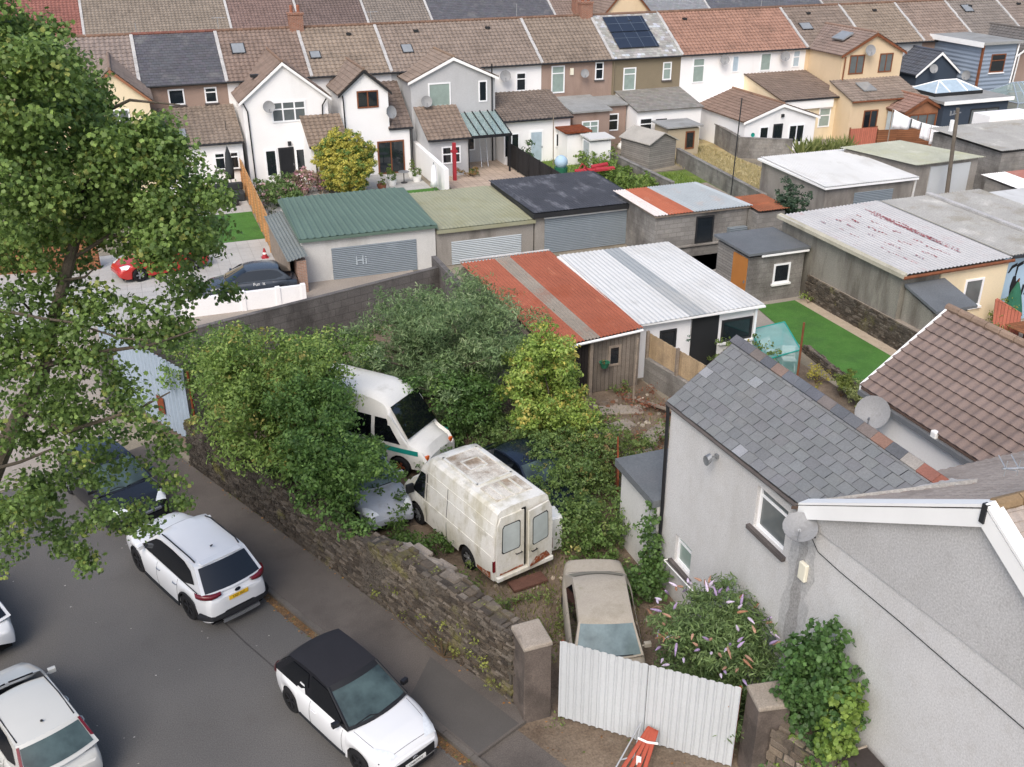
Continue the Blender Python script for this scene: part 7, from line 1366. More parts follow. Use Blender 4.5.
def vdoor(s, ang, label):
    hinge = Vector((-A-.03, s*.9, 0)); mxd = Matrix.Translation(hinge) @ Matrix.Rotation(ang, 4, 'Z'); b = MB(); wd = .885
    f = lambda y, z, o=0.: mxd @ Vector((-o, -s*y, z))
    out = [(0.02, .5), (wd, .5), (wd, 2.22), (.16, 2.22), (.06, 2.0), (.02, 1.5)]
    A_ = [f(y, z, .045) for y, z in out]; B_ = [f(y, z, -.01) for y, z in out]; n = len(out)
    b.add(A_+B_, [tuple(range(n)) if s > 0 else tuple(range(n-1, -1, -1))]+[((k, n+k, n+(k+1) % n, (k+1) % n) if s > 0 else (k, (k+1) % n, n+(k+1) % n, n+k)) for k in range(n)]); o = b.build('rear_door', 'van_white', van, local=True); o['label'] = label
    def pnl(p, m, nm, off, par):
        q = [f(y, z, off) for y, z in p]; g = MB().poly(q if s > 0 else q[::-1]); return g.build(nm, m, par, local=True)
    win = [(.2, 1.2), (.24, 1.15), (.7, 1.15), (.74, 1.2), (.74, 1.9), (.7, 1.95), (.27, 1.95), (.22, 1.88)]; c_ = Vector((.47, 1.55)); big = [(c_.x+(y-c_.x)*1.1, c_.y+(z-c_.y)*1.07) for y, z in win]
    pnl(big, 'car_trim', 'window_seal', .049, o); pnl(win, 'glass_dusty', 'door_window', .053, o); pnl([(.1, .5), (.85, .5), (.85, .56), (.6, .56 if s > 0 else .74), (.3, .54 if s > 0 else .8), (.12, .56)], 'van_rust', 'rust_scab', .049, o)
    g = MB(); q = [f(.8, .98, .05), f(.8, .98, .09), f(.62, .98, .09), f(.62, .98, .05)]; g.tube(q, .015, 6); g.build('handle', 'car_trim', o, local=True); pnl([(.1, .72), (.8, .72), (.8, 1.0), (.1, 1.0)], 'van_white', 'pressing', .05, o)
vdoor(1, 0.02, 'closed left back door'); vdoor(-1, .16, 'right back door standing ajar with rusty lower edge')
MB().box(-A-.03, -A+.0, -.06, .06, .5, 2.25).build('door_gap', 'under', van, local=True); MB().box(-A-.14, -A-.02, -.9, .9, .34, .47).build('rear_bumper', 'van_white', van, local=True, bevel=.02)
# ---- old camper with teal stripe
ah = Vector((.66, -.75, 0)).normalized(); AL = 4.9; fc = Vector((7.45, 26.0, 0)); am = thing('camper_van', (*(fc-ah*AL/2).xy, 0), 'old white camper van with teal stripe half hidden by bushes', 'van', None, math.atan2(ah.y, ah.x)); A = AL/2; rows = []
for x in sorted(set(list(np.linspace(-A, A, 30))+[1.55+q for q in (-.4, -.36, -.3, -.15, 0, .15, .3, .36, .4)])):
    ht = float(np.interp(x, (-A, -A+.15, .45, .9, 1.15, 1.8, 1.92, A-.1, A), (2.4, 2.55, 2.55, 2.45, 2.2, 1.25, 1.17, 1.0, .75))); wv = .96*(1-.12*max(0, x/A)**3); wt = wv*(.84 if x < 1.15 else .88); z0 = .34
    if abs(x-1.55) < .4: z0 = .32+math.sqrt(.16-(x-1.55)**2)
    pts = [(wv*.985, z0), (wv, z0+(.9-z0)*.5), (wv, min(.95, ht*.85)), (wv*.96, min(1.5, ht*.9)), (wt+.03, min(2.0, ht*.94)), (wt-.05, ht-.15), (wt-.2, ht-.03), (wt*.4, ht)]
    rows.append([Vector((x, y, z)) for y, z in pts]+[Vector((x, 0, ht+.01))]+[Vector((x, -y, z)) for y, z in reversed(pts)])
b = MB(); b.grid(rows); b.poly(rows[0][::-1]); b.poly(rows[-1]); b.build('body', 'amb_white', am, local=True, smooth=True, angle=.6)
def aside(x, z, s, off=.01): y = float(np.interp(z, (.34, .62, .95, 1.5, 2.0), (.946, .96, .96, .92, .836)))*(1-.12*max(0, x/A)**3); return Vector((x, s*(y+off), z))
for s in (-1, 1):
    b = MB(); xs_ = np.linspace(-A+.1, A-.25, 10); b.grid([[aside(x, z, s, .012) for x in xs_] for z in (.84, 1.0)], flip=s > 0); b.build('stripe', 'stripe_teal', am, local=True)
    for pl in ((.68, (1.6, 1.34, 1.1)), (-.6, (.55, .55, .55))): b = MB(); b.grid([[aside(pl[0]+(float(np.interp(z, (1.12, 1.5, 1.86), pl[1]))-pl[0])*q/6, z, s, .014) for q in range(7)] for z in (1.12, 1.25, 1.4, 1.5, 1.6, 1.75, 1.86)], flip=s > 0); b.build('side_window', 'car_glass', am, local=True)
    b = MB(); b.box(A-.2, A-.02, s*.68-.1, s*.68+.1, .66, .8); b.build('indicator', 'lamp_orange', am, local=True, bevel=.02)
    for c in (1.55, -1.3): wheel(am, c, s*.84, .32, .2, 'rust', 5)
wsr = [[Vector((float(np.interp(v, (0, 1), (1.8, 1.15)))+.02, y*(.8-.08*v), float(np.interp(v, (0, 1), (1.28, 2.19)))+.02)) for y in np.linspace(-1, 1, 7)] for v in (0, .5, 1)]; MB().grid(wsr, flip=True).build('windscreen', 'car_glass', am, local=True)
MB().box(-A+.1, A-.2, -.7, .7, .28, .9).build('underbody', 'under', am, local=True)
# ---------------------------------------------------------------- trees, shrubs and undergrowth
def proj(p): v = np.array(p[:3])-np.array([0, 0, CAM_H]); c = v@_F; return 512+1000*(v@_R)/c, 383.5-1000*(v@_U)/c, 1000/c
def prune(cl, boxes):                                     # thin the crown where vans and wrecks show between the bushes
    out = []
    for q in cl:
        x, y, s_ = proj(q)
        if not any(x+q[3]*s_*.8 > b[0] and x-q[3]*s_*.8 < b[2] and y+q[3]*s_*.8 > b[1] and y-q[3]*s_*.8 < b[3] for b in boxes): out.append(q)
    return out
GAPS = [(356, 376, 396, 430), (385, 400, 442, 460), (380, 497, 412, 518), (420, 470, 470, 540)]
def tree(name, label, base, clumps, trunk, per, size, colA, colB, cat='tree', group=None, trunkname='trunk', crown='crown', barkm='bark', targets=None, seed=1, fork=.45, **k):
    t = thing(name, (base[0], base[1], 0), label, cat, group)
    mb = MB(); limbs(mb, (base[0], base[1], -.1), targets or random.Random(seed).sample(clumps, min(len(clumps), 9)), trunk, seed, fork); mb.build(trunkname, barkm, t)
    foliage(crown, clumps, t, per, size, colA, colB, **k); return t
GA, GB = lin('3c4f1c'), lin('6f8530')
# big overhanging maple at the left: base on the far pavement, crown over the road
BT = thing('street_tree', (-6.9, 18.3, 0), 'large maple overhanging the road and filling the left of the view', 'tree')
def tp(x, y, Y): return PY(x, y, Y)
stem = [Vector((-6.9, 18.3, -.1)), Vector((-5.6, 18.2, 2.5)), tp(0, 455, 18), tp(20, 415, 18), tp(40, 383, 18.1), tp(54, 318, 18.2), tp(66, 275, 18.3), tp(76, 237, 18.4), tp(84, 190, 18.6), tp(90, 140, 18.8), tp(88, 80, 19)]
mb = MB(); mb.tube(stem, [.3, .24, .17, .15, .13, .11, .1, .09, .07, .05, .02], 10)
def bough(pts, r0, r1=.012): n = len(pts); mb.tube(pts, [r0+(r1-r0)*i/(n-1) for i in range(n)], 7)
bough([tp(-40, 392, 17.6), tp(0, 378, 17.4), tp(50, 364, 17), tp(100, 352, 16.8), tp(150, 345, 16.6), tp(198, 329, 16.4)], .075)
bough([tp(60, 320, 18.1), tp(35, 335, 17.5), tp(10, 352, 17.2), tp(-30, 372, 17)], .05); bough([tp(66, 280, 18.2), tp(85, 277, 18), tp(95, 268, 17.8)], .03)
bough([tp(28, 412, 17.8), tp(65, 432, 17), tp(110, 418, 16.5), tp(140, 408, 16.2), tp(170, 392, 16)], .05); bough([tp(-10, 470, 17.2), tp(20, 462, 17), tp(50, 450, 16.8), tp(78, 456, 16.5), tp(95, 464, 16.3)], .035)
bough([tp(40, 383, 18.1), tp(38, 345, 18), tp(30, 310, 17.8), tp(12, 290, 17.6)], .05); bough([tp(0, 310, 17.5), tp(40, 318, 17), tp(70, 322, 16.8), tp(120, 338, 16.5), tp(150, 340, 16.3)], .03)
bough([tp(0, 455, 18), tp(-40, 350, 18), tp(-50, 200, 18), tp(-40, 60, 18)], .12); bough([tp(80, 210, 18.5), tp(120, 180, 18), tp(170, 170, 17.6), tp(210, 190, 17.2)], .05); bough([tp(70, 260, 18.4), tp(110, 235, 18), tp(160, 240, 17.5), tp(195, 262, 17)], .04); bough([tp(84, 190, 18.6), tp(40, 150, 18.5), tp(10, 100, 18.5)], .05); bough([tp(88, 120, 19), tp(130, 100, 18.6), tp(180, 105, 18.2)], .04)
mb.build('trunk', 'bark', BT)
rd = random.Random(11); cl = []
spots = [(20, 35, 22), (45, 30, 14), (10, 65, 32), (45, 60, 26), (62, 62, 16), (20, 110, 40), (60, 95, 32), (84, 92, 17), (92, 76, 7), (60, 140, 40), (96, 130, 28), (134, 126, 18), (156, 140, 16), (20, 165, 42), (120, 150, 34), (165, 152, 24), (185, 168, 22), (85, 175, 38), (140, 182, 34), (200, 185, 20), (30, 205, 30), (70, 205, 26), (110, 205, 30), (165, 205, 28), (195, 208, 22), (215, 200, 12), (20, 235, 18), (55, 238, 16), (95, 235, 20), (130, 225, 28), (165, 228, 26), (195, 232, 18), (210, 222, 12), (150, 252, 16), (170, 262, 18), (190, 258, 14), (205, 245, 12), (175, 285, 16), (200, 288, 14), (222, 290, 10),
  (8, 275, 24), (15, 310, 24), (35, 300, 12), (10, 340, 24), (5, 372, 18), (75, 305, 12), (90, 318, 16), (70, 335, 14), (95, 345, 14), (60, 350, 12), (75, 372, 22), (105, 368, 18), (62, 285, 13), (85, 300, 14), (48, 328, 15), (100, 292, 11), (75, 262, 12), (40, 268, 13), (30, 355, 16), (60, 405, 16), (125, 385, 16), (55, 392, 20), (85, 400, 24), (115, 402, 18), (135, 412, 14), (50, 420, 18), (80, 425, 22), (105, 430, 16), (150, 320, 20), (165, 335, 14), (140, 335, 14), (175, 320, 12), (20, 400, 14), (40, 440, 14), (65, 450, 16), (20, 490, 22), (50, 478, 18), (80, 470, 12), (95, 478, 10), (10, 520, 24), (40, 515, 20), (60, 530, 14), (15, 545, 16), (25, 500, 18), (68, 545, 9), (85, 562, 9), (78, 552, 7), (90, 520, 10), (105, 512, 10), (125, 522, 12), (140, 512, 10), (148, 528, 8), (150, 435, 12), (160, 460, 10), (175, 480, 11), (180, 500, 8), (170, 445, 10), (120, 470, 8), (100, 455, 8), (-20, 120, 50), (-25, 220, 50), (-25, 330, 40), (-20, 430, 30), (-15, 30, 30), (-20, 510, 25)]
for x, y, r in spots:
    for _ in range(2 if r > 22 and y < 240 else 1):
        Y = 18+rd.uniform(-1.6, 1.6) if y < 300 else 16.9+rd.uniform(-1., 1.); p = tp(x+rd.uniform(-3, 3), y+rd.uniform(-3, 3), Y); d_ = (p-Vector((0, 0, CAM_H))).length; cl.append((p.x, p.y, p.z, r/1000*d_*.95))
rd = random.Random(12); cl += [(q[0]+rd.uniform(-1, 1)*q[3]*1.25, q[1]+rd.uniform(-1, 1)*q[3], q[2]+rd.uniform(-1, 1)*q[3]*1.2, q[3]*rd.uniform(.3, .5)) for q in cl for _ in range(2)]
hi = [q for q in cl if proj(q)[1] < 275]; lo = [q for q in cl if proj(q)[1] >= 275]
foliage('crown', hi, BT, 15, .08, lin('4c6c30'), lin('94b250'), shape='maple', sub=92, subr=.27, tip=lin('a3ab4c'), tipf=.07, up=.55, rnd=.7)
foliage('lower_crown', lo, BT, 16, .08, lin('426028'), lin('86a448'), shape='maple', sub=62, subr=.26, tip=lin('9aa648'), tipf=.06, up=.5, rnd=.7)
# hanging darker tree mass over the wall
cl = blob_clumps(2.6, 26.8, 2.9, 2.1, 2.3, 1.7, 48, .55, .9); cl += blob_clumps(2.1, 27.0, 4.1, 1.2, 1.4, .8, 14, .45, .7)+[(1.6, 25.0, 2.2, .6), (2.3, 23.9, 2.4, .6), (1.2, 26.0, 2.0, .6), (.8, 27.0, 2.4, .6)]
cl = prune(cl, GAPS)
tree('maple_tree', 'bushy yellowish green maple leaning over the stone wall near the sheet fence', (2.6, 27.5), cl, .12, 18, .115, lin('5f8034'), lin('a0bc52'), shape='oval', sub=50, subr=.27, tip=lin('a8a048'), tipf=.1, seed=2)
cl = blob_clumps(3.9, 24.0, 2.2, 1.6, 2.1, 1.6, 46, .5, .85); cl += blob_clumps(3.5, 24.8, 3.4, 1.2, 1.4, .8, 16, .45, .7)+blob_clumps(4.7, 25.3, 2.0, .9, 1.3, .9, 24, .4, .55)+blob_clumps(5.2, 25.2, 1.3, .6, 1.3, .7, 24, .25, .4)+[(3.3, 22.2, 1.7, .45), (3.8, 21.2, 1.6, .4), (2.9, 22.9, 1.8, .45)]
cl = prune(cl, GAPS)
tree('sycamore_tree', 'dark green sycamore spilling over the middle of the stone wall', (4.6, 24.4), cl, .1, 18, .115, lin('426829'), lin('7da348'), shape='oval', sub=52, subr=.26, tip=lin('84a84c'), tipf=.1, seed=3)
cl = blob_clumps(5.0, 29.8, 2.0, 2.1, 2.6, 1.4, 54, .5, .85)+blob_clumps(1.5, 31.5, 2.2, 1.5, 2.0, 1.2, 20, .5, .8)
cl = prune(cl, GAPS)
tree('maple_tree', 'mid green maple between the leaning maple and the willow', (5.2, 30.6), cl, .1, 17, .11, lin('4a6c2c'), lin('84a646'), shape='oval', sub=44, subr=.27, tip=lin('abbf58'), tipf=.16, seed=4)
cl = blob_clumps(9.0, 30.2, 2.5, 2.6, 2.9, 2.2, 85, .55, .95)
cl = prune(cl, [(388, 405, 428, 455)])
tree('willow_tree', 'broad grey-green willow left of the rusty roofed shed', (8.9, 30.5), cl, .16, 20, .15, lin('4f6d40'), lin('97b274'), shape='long', sub=60, subr=.33, tip=lin('a9bc86'), tipf=.15, seed=5, up=.35)
cl = blob_clumps(8.5, 27.6, 1.5, 1.9, 1.3, 1.2, 34, .45, .7)
cl = prune(cl, [(388, 405, 432, 458), (440, 450, 520, 500)])
tree('sycamore_tree', 'low dark sycamore behind the two vans', (8.4, 28.2), cl, .08, 17, .11, lin('3a5c28'), lin('6f9642'), shape='oval', sub=50, subr=.24, tip=lin('7da044'), tipf=.08, seed=6)
cl = blob_clumps(11.3, 26.6, 2.0, 1.3, 1.4, 1.7, 46, .4, .65)+[(11.4, 27.0, 3.4, .45), (11.9, 26.8, 3.2, .4), (12.3, 26.2, 2.6, .4), (10.3, 26.2, 2.8, .4), (10.4, 26.6, 2.0, .4), (12.6, 26.0, 1.7, .35), (12.2, 25.6, 1.3, .5), (12.0, 25.0, 1.0, .5), (11.0, 25.3, 1.5, .45), (10.3, 25.6, 1.3, .45), (11.3, 27.2, 3.7, .4), (10.2, 25.6, 1.8, .5), (9.9, 25.2, 1.8, .45), (10.1, 26.2, 2.4, .45)]
cl = prune(cl, [(584, 338, 640, 388)])
tree('young_tree', 'bright yellow-green young tree in front of the dark shed doors', (11.3, 26.6), cl, .09, 22, .12, lin('6f9634'), lin('b6cb54'), shape='oval', sub=55, subr=.22, tip=lin('c9bd4e'), tipf=.16, seed=7)
# undergrowth
def shrub(name, label, cl, per, size, A, B, cat='shrub', shape='oval', sub=40, subr=.16, group=None, tr=.03, **k):
    c = Vector((sum(q[0] for q in cl)/len(cl), sum(q[1] for q in cl)/len(cl), 0)); return tree(name, label, (c.x, c.y), cl, tr, per, size, A, B, cat, group, 'stems', 'foliage', 'stem', cl[:10], 3, .2, shape=shape, sub=sub, subr=subr, **k)
def bed(x, y, rx, ry, h, n, r=.35): return [(x+random.uniform(-rx, rx), y+random.uniform(-ry, ry), h*random.uniform(.12, 1.), random.uniform(r*.4, r*1.25)) for _ in range(n)]
shrub('bramble', 'tangled bramble between the rusty van and the white annex', bed(10.4, 22.2, 1.2, 2.3, 1.5, 110, .42), 15, .09, lin('46642c'), lin('87a34e'), tip=lin('a09a50'), tipf=.06)
shrub('bramble', 'bramble thicket in front of the beige saloon boot', bed(10.1, 20.1, .85, .8, 1.0, 26, .4), 13, .1, lin('41602a'), lin('7fa048'), tip=lin('9aa85a'), tipf=.08)
shrub('bramble', 'mid-height bramble below the yellow-green tree', bed(11.9, 24.2, 1.5, 1.7, 1.3, 70, .42), 14, .09, lin('4a6328'), lin('8ba04c'), tip=lin('a88a55'), tipf=.08)
shrub('elder_bush', 'leafy elder climbing the wall between annex and downpipe', [(10.75, 18.5, z, .3) for z in (.3, .7, 1.1, 1.5, 1.9)]+[(10.6, 18.3, .5, .4), (10.7, 18.1, .9, .35), (10.4, 18.6, .4, .4), (10.8, 18.7, 2.3, .18), (10.5, 17.8, .6, .4), (10.3, 18.0, .4, .4)], 16, .09, lin('3c5c2a'), lin('6f9446'), shape='maple', sub=60)
shrub('bramble', 'bramble grown over the dark blue car', [(10.3, 23.6, 1.0, .45), (10.5, 22.6, 1.0, .5), (10.2, 22.0, .8, .45), (10.5, 24.5, 1.2, .5), (10.6, 23.2, 1.4, .4), (9.9, 24.9, 1.1, .4), (9.8, 23.4, 1.4, .4), (9.9, 22.4, 1.2, .4), (9.6, 25.3, 1.0, .5), (9.2, 25.8, 1.2, .5), (10.0, 24.2, 1.5, .4), (9.3, 25.0, 1.5, .5), (9.5, 24.3, 1.5, .45), (9.9, 23.6, 1.45, .5), (10.1, 22.6, 1.2, .55), (10.0, 21.9, 1.0, .5), (8.9, 25.9, 1.0, .5)], 16, .09, lin('46642c'), lin('87a34e'))
shrub('nettle_patch', 'nettles growing along the driver side of the rusty van', prune(bed(5.7, 21.7, .6, 1.8, .9, 34, .36), [(412, 465, 600, 530)]), 13, .1, lin('39571f'), lin('6a8d38'))
shrub('nettle_patch', 'nettles filling the ground between the two old vans and the willow', prune(bed(8.2, 26.8, 2.2, 1.6, .8, 50, .4), [(388, 405, 432, 458)]), 12, .11, lin('3c5c28'), lin('74974a'))
shrub('nettle_patch', 'nettles around the bonnet of the silver wreck', prune(bed(4.6, 22.6, .7, 1.6, 1.0, 34, .4), GAPS), 13, .1, lin('355222'), lin('6a8a35'))
shrub('weed_clump', 'pale weeds growing beside the beige saloon nearest the gate pillar', bed(8.1, 17.7, .22, 1.2, .4, 12, .2), 10, .08, lin('5a7030'), lin('96a652'))
shrub('weed_clump', 'low green weeds on the soil under the back of the van', bed(7.0, 19.0, .7, .4, .18, 10, .18), 8, .07, lin('4d6a2a'), lin('86a048'), sub=30)
shrub('ivy_clump', 'green ivy spilling over the inner edge of the road wall', [(*RW(t, -random.uniform(.1, .7)).xy, 1.6+random.uniform(-.1, .2), .28) for t in np.linspace(2.4, 8.0, 30)], 11, .1, lin('35521d'), lin('648738'))
shrub('weed_clump', 'yellowing weeds sprouting low on the stone wall by the left gate pillar', [(*RW(t, .1).xy, z, .16) for t, z in ((10.4, .5), (11.0, .8), (11.5, .4), (11.8, 1.0), (12.3, 1.2), (12.9, 1.3), (10.0, 1.1), (9.3, .6), (13.2, .5), (13.0, .8), (13.5, .35), (12.6, .7), (12.2, .5), (13.35, .9))], 9, .07, lin('6b7a2a'), lin('a3a845'), sub=40)
shrub('weed_clump', 'small green weeds at the foot of the gate hinge', [(6.75, 14.95, .1, .14), (6.68, 14.85, .08, .12)], 9, .06, lin('5a7030'), lin('96a652'))
shrub('weed_clump', 'moss and weeds on the top of the stone wall in front of the van', [(*RW(t, -.3).xy, 1.95, .14) for t in (9.8, 10.4, 11.2, 12.0, 12.8)], 8, .06, lin('6a7434'), lin('9aa052'), sub=30)
shrub('fern_bed', 'green weeds in the rubble yard beside the slate roofed wing', bed(14.8, 23.4, 1.5, 1.7, .7, 50, .34), 12, .09, lin('4a662a'), lin('8aa04e'), tip=lin('a06f45'), tipf=.08)
shrub('bracken_bed', 'dead reddish brown bracken in the rubble yard', bed(13.6, 23.2, 1.4, 2.4, .45, 60, .26), 11, .08, lin('7a4c30'), lin('a57a52'), tip=lin('7f8a48'), tipf=.1)
shrub('bracken_bed', 'rusty brown weeds below the board fence', bed(15.7, 27.2, .8, 1.4, .3, 26, .22), 9, .07, lin('84492f'), lin('a9694a'))
shrub('weed_clump', 'green weeds against the weathered shed wall', bed(15.2, 28.8, .4, .2, .4, 5, .22), 9, .09, lin('4a662a'), lin('8aa04e'))
shrub('weed_clump', 'straggling weeds on the earth between the rusty van and the stone wall', prune(bed(6.2, 19.2, .6, 1.6, .45, 34, .22), [(440, 470, 560, 530)]), 10, .08, lin('4d6a2e'), lin('8ea24c'), sub=36)
shrub('weed_clump', 'scattered weeds on the earth behind the gate pillar', bed(7.3, 17.3, .6, .9, .3, 16, .18), 9, .08, lin('566f30'), lin('97a650'), sub=36)
shrub('bramble', 'brambles covering the foot of the yellow-green tree beside the rubble yard', bed(12.4, 26.6, .6, 1.2, .9, 26, .36), 13, .09, lin('4a6a2c'), lin('8aa64e'))
shrub('weed_clump', 'green weeds behind the dark block wall foot and the willow', bed(6.8, 33.0, 3.2, 1.2, .8, 40, .4), 12, .11, lin('456429'), lin('86a046'))
# buddleia with flower spikes
bc = blob_clumps(10.1, 14.3, 1.5, 1.1, 1.6, 1.2, 56, .35, .55); bd = shrub('buddleia', 'lilac-flowered buddleia bush leaning over the white gate', bc, 15, .14, lin('4e6d3a'), lin('8ca660'), shape='long', sub=75, subr=.2)
rd = random.Random(21)
D('petal', (1, 1, 1), .8, .15, 6, .2, 60, attr=True)
def spikes(n, c1_, c2_):
    for _ in range(n):
        d = Vector((rd.gauss(-.2, 1), rd.gauss(-.2, 1), abs(rd.gauss(.7, .6)))).normalized(); p = Vector((10.1, 14.3, 1.45))+Vector((d.x*1.3, d.y*1.8, d.z*1.35)); ax = (d+Vector((rd.uniform(-.8, .8), rd.uniform(-.8, .8), rd.uniform(-.9, .2)))).normalized(); L_ = rd.uniform(.16, .28)
        b = MB(); b.tube([p-ax*.05+ax*L_*k/4+Vector((0, 0, -.03*(k/4)**2)) for k in range(5)], [.018, .032, .028, .018, .005], 6, 0, jit(lin(rd.choice([c1_, c2_])), .2)); b.build('flower_spike', 'petal', bd)
spikes(58, 'a893b8', 'cbbdd3'); spikes(36, '9a7057', 'ad8872')
# shrubs by the gable
shrub('tree_sapling', 'dark green sapling growing against the pebbledashed gable', [(10.55, 12.3, z, .42) for z in (.6, 1.1, 1.6)]+[(10.6, 11.7, z, .6) for z in (.5, .9, 1.3, 1.8, 2.3, 2.7, 3.1)]+[(10.5, 12.4, z, .5) for z in (.5, .9, 1.4, 1.8)]+[(10.6, 11.0, z, .5) for z in (1.4, 2.0, 2.6, 3.1)]+[(10.6, 11.5, z, .42) for z in (3.5, 3.9)]+[(10.6, 12.1, 2.6, .45), (10.6, 12.0, 3.2, .4)]+[(10.65, 11.35, z, .42) for z in (1.2, 1.9, 2.5, 3.0)]+[(10.5, 11.9, 3.0, .25), (10.6, 11.5, 3.35, .25), (10.5, 12.1, 2.3, .35), (10.5, 12.6, 2.0, .18), (10.3, 11.6, .6, .5)], 19, .1, lin('34582a'), lin('6c9648'), cat='tree', shape='maple', sub=55, subr=.17)
shrub('shrub', 'brighter lime green shrub in front of the dark sapling', [(10.5, 10.75, z, .4) for z in (1.5, 1.8, 2.1, 2.5, 2.8, 3.1)]+[(10.25, 11.5, .9, .34), (10.3, 11.4, 1.4, .34), (10.4, 11.1, 1.3, .3), (10.4, 10.85, 1.9, .3)], 17, .1, lin('5f8428'), lin('9cb64a'), shape='maple', sub=55, subr=.15)
# far gardens
shrub('privet_bush', 'round golden-variegated bush in the middle of the white terrace garden', blob_clumps(11.6, 58.6, 1.9, 1.45, 1.4, 1.7, 60, .5, .75)+[(11.6, 58.6, .7, 1.1), (11.6, 58.6, 1.8, 1.4), (11.6, 58.5, 2.4, 1.1)], 34, .11, lin('a3ac3c'), lin('e6d752'), sub=70, subr=.18, tip=lin('6a9040'), tipf=.28)
shrub('hydrangea', 'large green and pink hydrangea by the orange fence', bed(7.5, 58.6, 1.0, 2.0, 1.0, 50, .5), 15, .14, lin('466a2b'), lin('87a356'), sub=26, subr=.2, tip=lin('c9a0a0'), tipf=.12)
shrub('rose_bush', 'pink rose bush in front of the white porch', bed(9.6, 59.6, .9, .7, 1.2, 26, .45), 14, .14, lin('7d7a52'), lin('b9a08a'), sub=24, subr=.18, tip=lin('e0a3b0'), tipf=.4)
shrub('lavender_bush', 'low green bush beside the porch downpipe', bed(10.7, 59.1, .4, .3, .8, 5, .35), 12, .12, lin('3d5c28'), lin('6a8a40'), sub=30)
shrub('lavender_bush', 'brown and green low border below the hydrangea', bed(6.9, 54, .4, 3, .5, 10, .3), 10, .12, lin('5d6a48'), lin('8f8f70'), sub=24)
shrub('climbing_shrub', 'tall dark shrub against the black panelled fence', [(23.6, 59.5, z, .45) for z in (.4, .9, 1.4, 1.8)]+[(23.7, 58.9, .6, .4), (23.5, 60, 1.2, .4)], 12, .14, lin('2c4a22'), lin('5d7f3a'), sub=28, subr=.2)
shrub('border_plants', 'orange-brown flowering border in front of the grey lean-to', bed(19.3, 60.0, .9, .3, .6, 8, .32), 11, .13, lin('7d7038'), lin('b0854a'), sub=26, tip=lin('5d7f3a'), tipf=.3)
shrub('weed_patch', 'tall bright weeds along the block wall beyond the black roof', bed(28.1, 55.5, .9, 4.2, .9, 80, .5), 13, .17, lin('55782a'), lin('97b04c'), sub=20, subr=.22)
shrub('weed_patch', 'weeds behind the garden wall below the brown house', bed(30.3, 61.8, .7, 1.0, .7, 14, .4), 10, .15, lin('55752f'), lin('8ea24e'), sub=22)
sp = thing('spiky_plants', (43.4, 56.0, 0), 'clump of spiky yellow-green phormium beside the white bungalow extension', 'shrub'); V = []; C = []
for _ in range(520):
    cx_, cy_ = random.choice([(42.0, 56.1), (42.7, 55.9), (43.4, 56.2), (44.1, 55.9), (44.9, 56.1), (45.6, 55.9)]); a = random.uniform(0, 6.283); ln_ = random.uniform(.7, 1.7); tl = random.uniform(.1, .75); x, y = cx_+random.uniform(-.2, .2), cy_+random.uniform(-.2, .2); wx, wy = -math.sin(a)*.05, math.cos(a)*.05
    mx_, mz_ = math.sin(tl)*ln_*.55, math.cos(tl)*ln_*.65; tx, tz = math.sin(tl)*ln_*1.05, math.cos(tl)*ln_
    V += [(x-wx, y-wy, .02), (x+wx, y+wy, .02), (x+math.cos(a)*mx_+wx, y+math.sin(a)*mx_+wy, mz_), (x+math.cos(a)*tx, y+math.sin(a)*tx, tz), (x+math.cos(a)*mx_-wx, y+math.sin(a)*mx_-wy, mz_)]; f = random.random(); C.append([p_*(1-f)+q_*f for p_, q_ in zip(lin('56682f'), lin('b0b678'))])
bulk('blades', np.array(V), np.arange(len(V)).reshape(-1, 5), 'leaf', np.array(C), sp)
shrub('evergreen_shrub', 'dark blue-green shrub in front of the right-hand white roofed garage', blob_clumps(PY(793, 185, 41).x, 41.0, 1.7, .8, .7, 1.6, 40, .45, .65)+[(PY(793, 185, 41).x, 41, .5, .6)], 16, .13, lin('2d4631'), lin('5c7858'), sub=30, subr=.17)
shrub('shrub', 'loose green shrub beside the white shed and net cage', bed(20.2, 28.4, 1.0, .8, 1.3, 34, .42), 14, .11, lin('4a662a'), lin('8a9f48'), sub=34, tip=lin('c9b24e'), tipf=.05)
shrub('yellow_flowers', 'yellow flowering plants in the bed by the turf lawn', bed(22.2, 27.0, .35, .5, .6, 7, .25), 10, .09, lin('8f9636'), lin('cdb83a'), sub=40)
shrub('box_bush', 'small round green bush, nearer the net cage', blob_clumps(22.5, 25.7, .5, .4, .4, .4, 8, .25, .35), 20, .07, lin('5d7228'), lin('93a03e'), sub=90, subr=.1)
shrub('box_bush', 'larger pale green bush beside the white wing of the neighbour', blob_clumps(22.6, 24.8, .6, .55, .5, .5, 12, .28, .4), 20, .07, lin('7d9048'), lin('b3ba72'), sub=90, subr=.1)
shrub('white_roses', 'climbing rose with white flowers by the workshop lean-to', bed(29.0, 25.9, .9, .4, 1.5, 12, .4), 10, .1, lin('4a6632'), lin('82994f'), sub=34, tip=lin('e6ddd6'), tipf=.12)
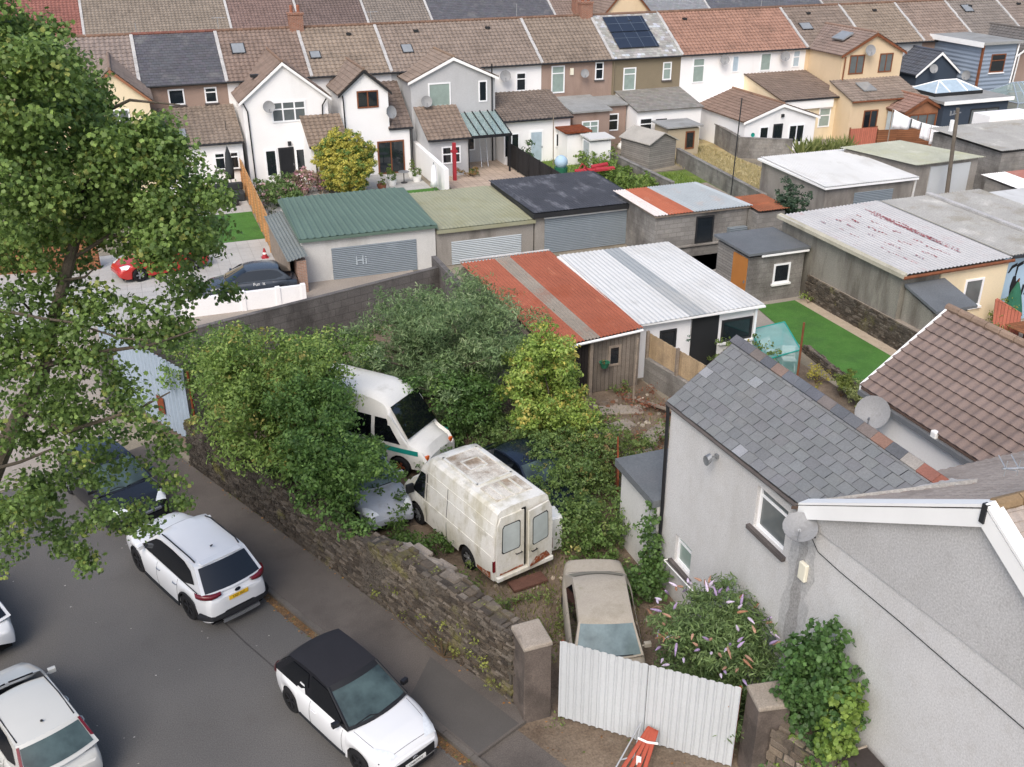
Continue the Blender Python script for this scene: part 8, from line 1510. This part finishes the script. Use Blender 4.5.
shrub('potted_shrub', 'yellow-green shrub at the cream workshop window', [(31.9, 28.3, .9, .4), (32.2, 28.2, 1.3, .35), (31.7, 28.2, .5, .35)], 12, .1, lin('66802c'), lin('a3b04a'), sub=40)
shrub('potted_shrub', 'leafy green shrub right of the green parasol', bed(33.9, 27.2, .5, .6, .8, 8, .35), 12, .1, lin('5d7d2c'), lin('a0b04a'), sub=36)
shrub('shrub', 'tuft of weeds between block shed and retaining wall', [(26.6, 34.0, .25, .25), (26.75, 33.8, .3, .2)], 10, .09, lin('66802c'), lin('9cb048'), sub=40)
# short grass and ground cover
def tufts(name, polys, n, h, colA, colB):
    V = []; C = []
    for _ in range(n):
        x0, x1, y0, y1 = random.choice(polys); x, y = random.uniform(x0, x1), random.uniform(y0, y1); a = random.uniform(0, 6.28); hh = h*random.uniform(.5, 1.3); wd = h*.12; l = random.uniform(-.5, .5)*hh; m = random.uniform(-.5, .5)*hh
        V += [(x-wd*math.cos(a), y-wd*math.sin(a), .01), (x+wd*math.cos(a), y+wd*math.sin(a), .01), (x+l, y+m, hh)]; f = random.random(); C.append([(colA[i]*(1-f)+colB[i]*f) for i in range(3)])
    o = bulk(name, np.array(V), np.arange(len(V)).reshape(-1, 3), 'leaf', np.array(C)); o['kind'] = 'stuff'
tufts('rough_grass', [(6.3, 10.2, 16.6, 20), (12, 16.2, 21, 28), (5.2, 6.4, 17.5, 20), (8.4, 10.8, 20, 27)], 6000, .13, lin('66703a'), lin('a09a62'))
tufts('dry_grass', [(33.5, 38.3, 47, 62)], 9000, .2, lin('a89c6c'), lin('cfc39c')); tufts('lawn_grass', [(29.6, 32.8, 47, 56), (24, 29, 51, 62)], 6000, .18, lin('5f7f30'), lin('93a850'))
# moss and leaves lodged on the road wall face are part of the wall; a little grass at its foot
wm_ = []
tufts('wall_foot_grass', [(RW(t, .05).x-.06, RW(t, .05).x+.06, RW(t, .05).y-.25, RW(t, .05).y+.25) for t in (2, 4.5, 7, 9, 11, 13.2, 13.6)], 350, .12, lin('66753a'), lin('9aa054'))
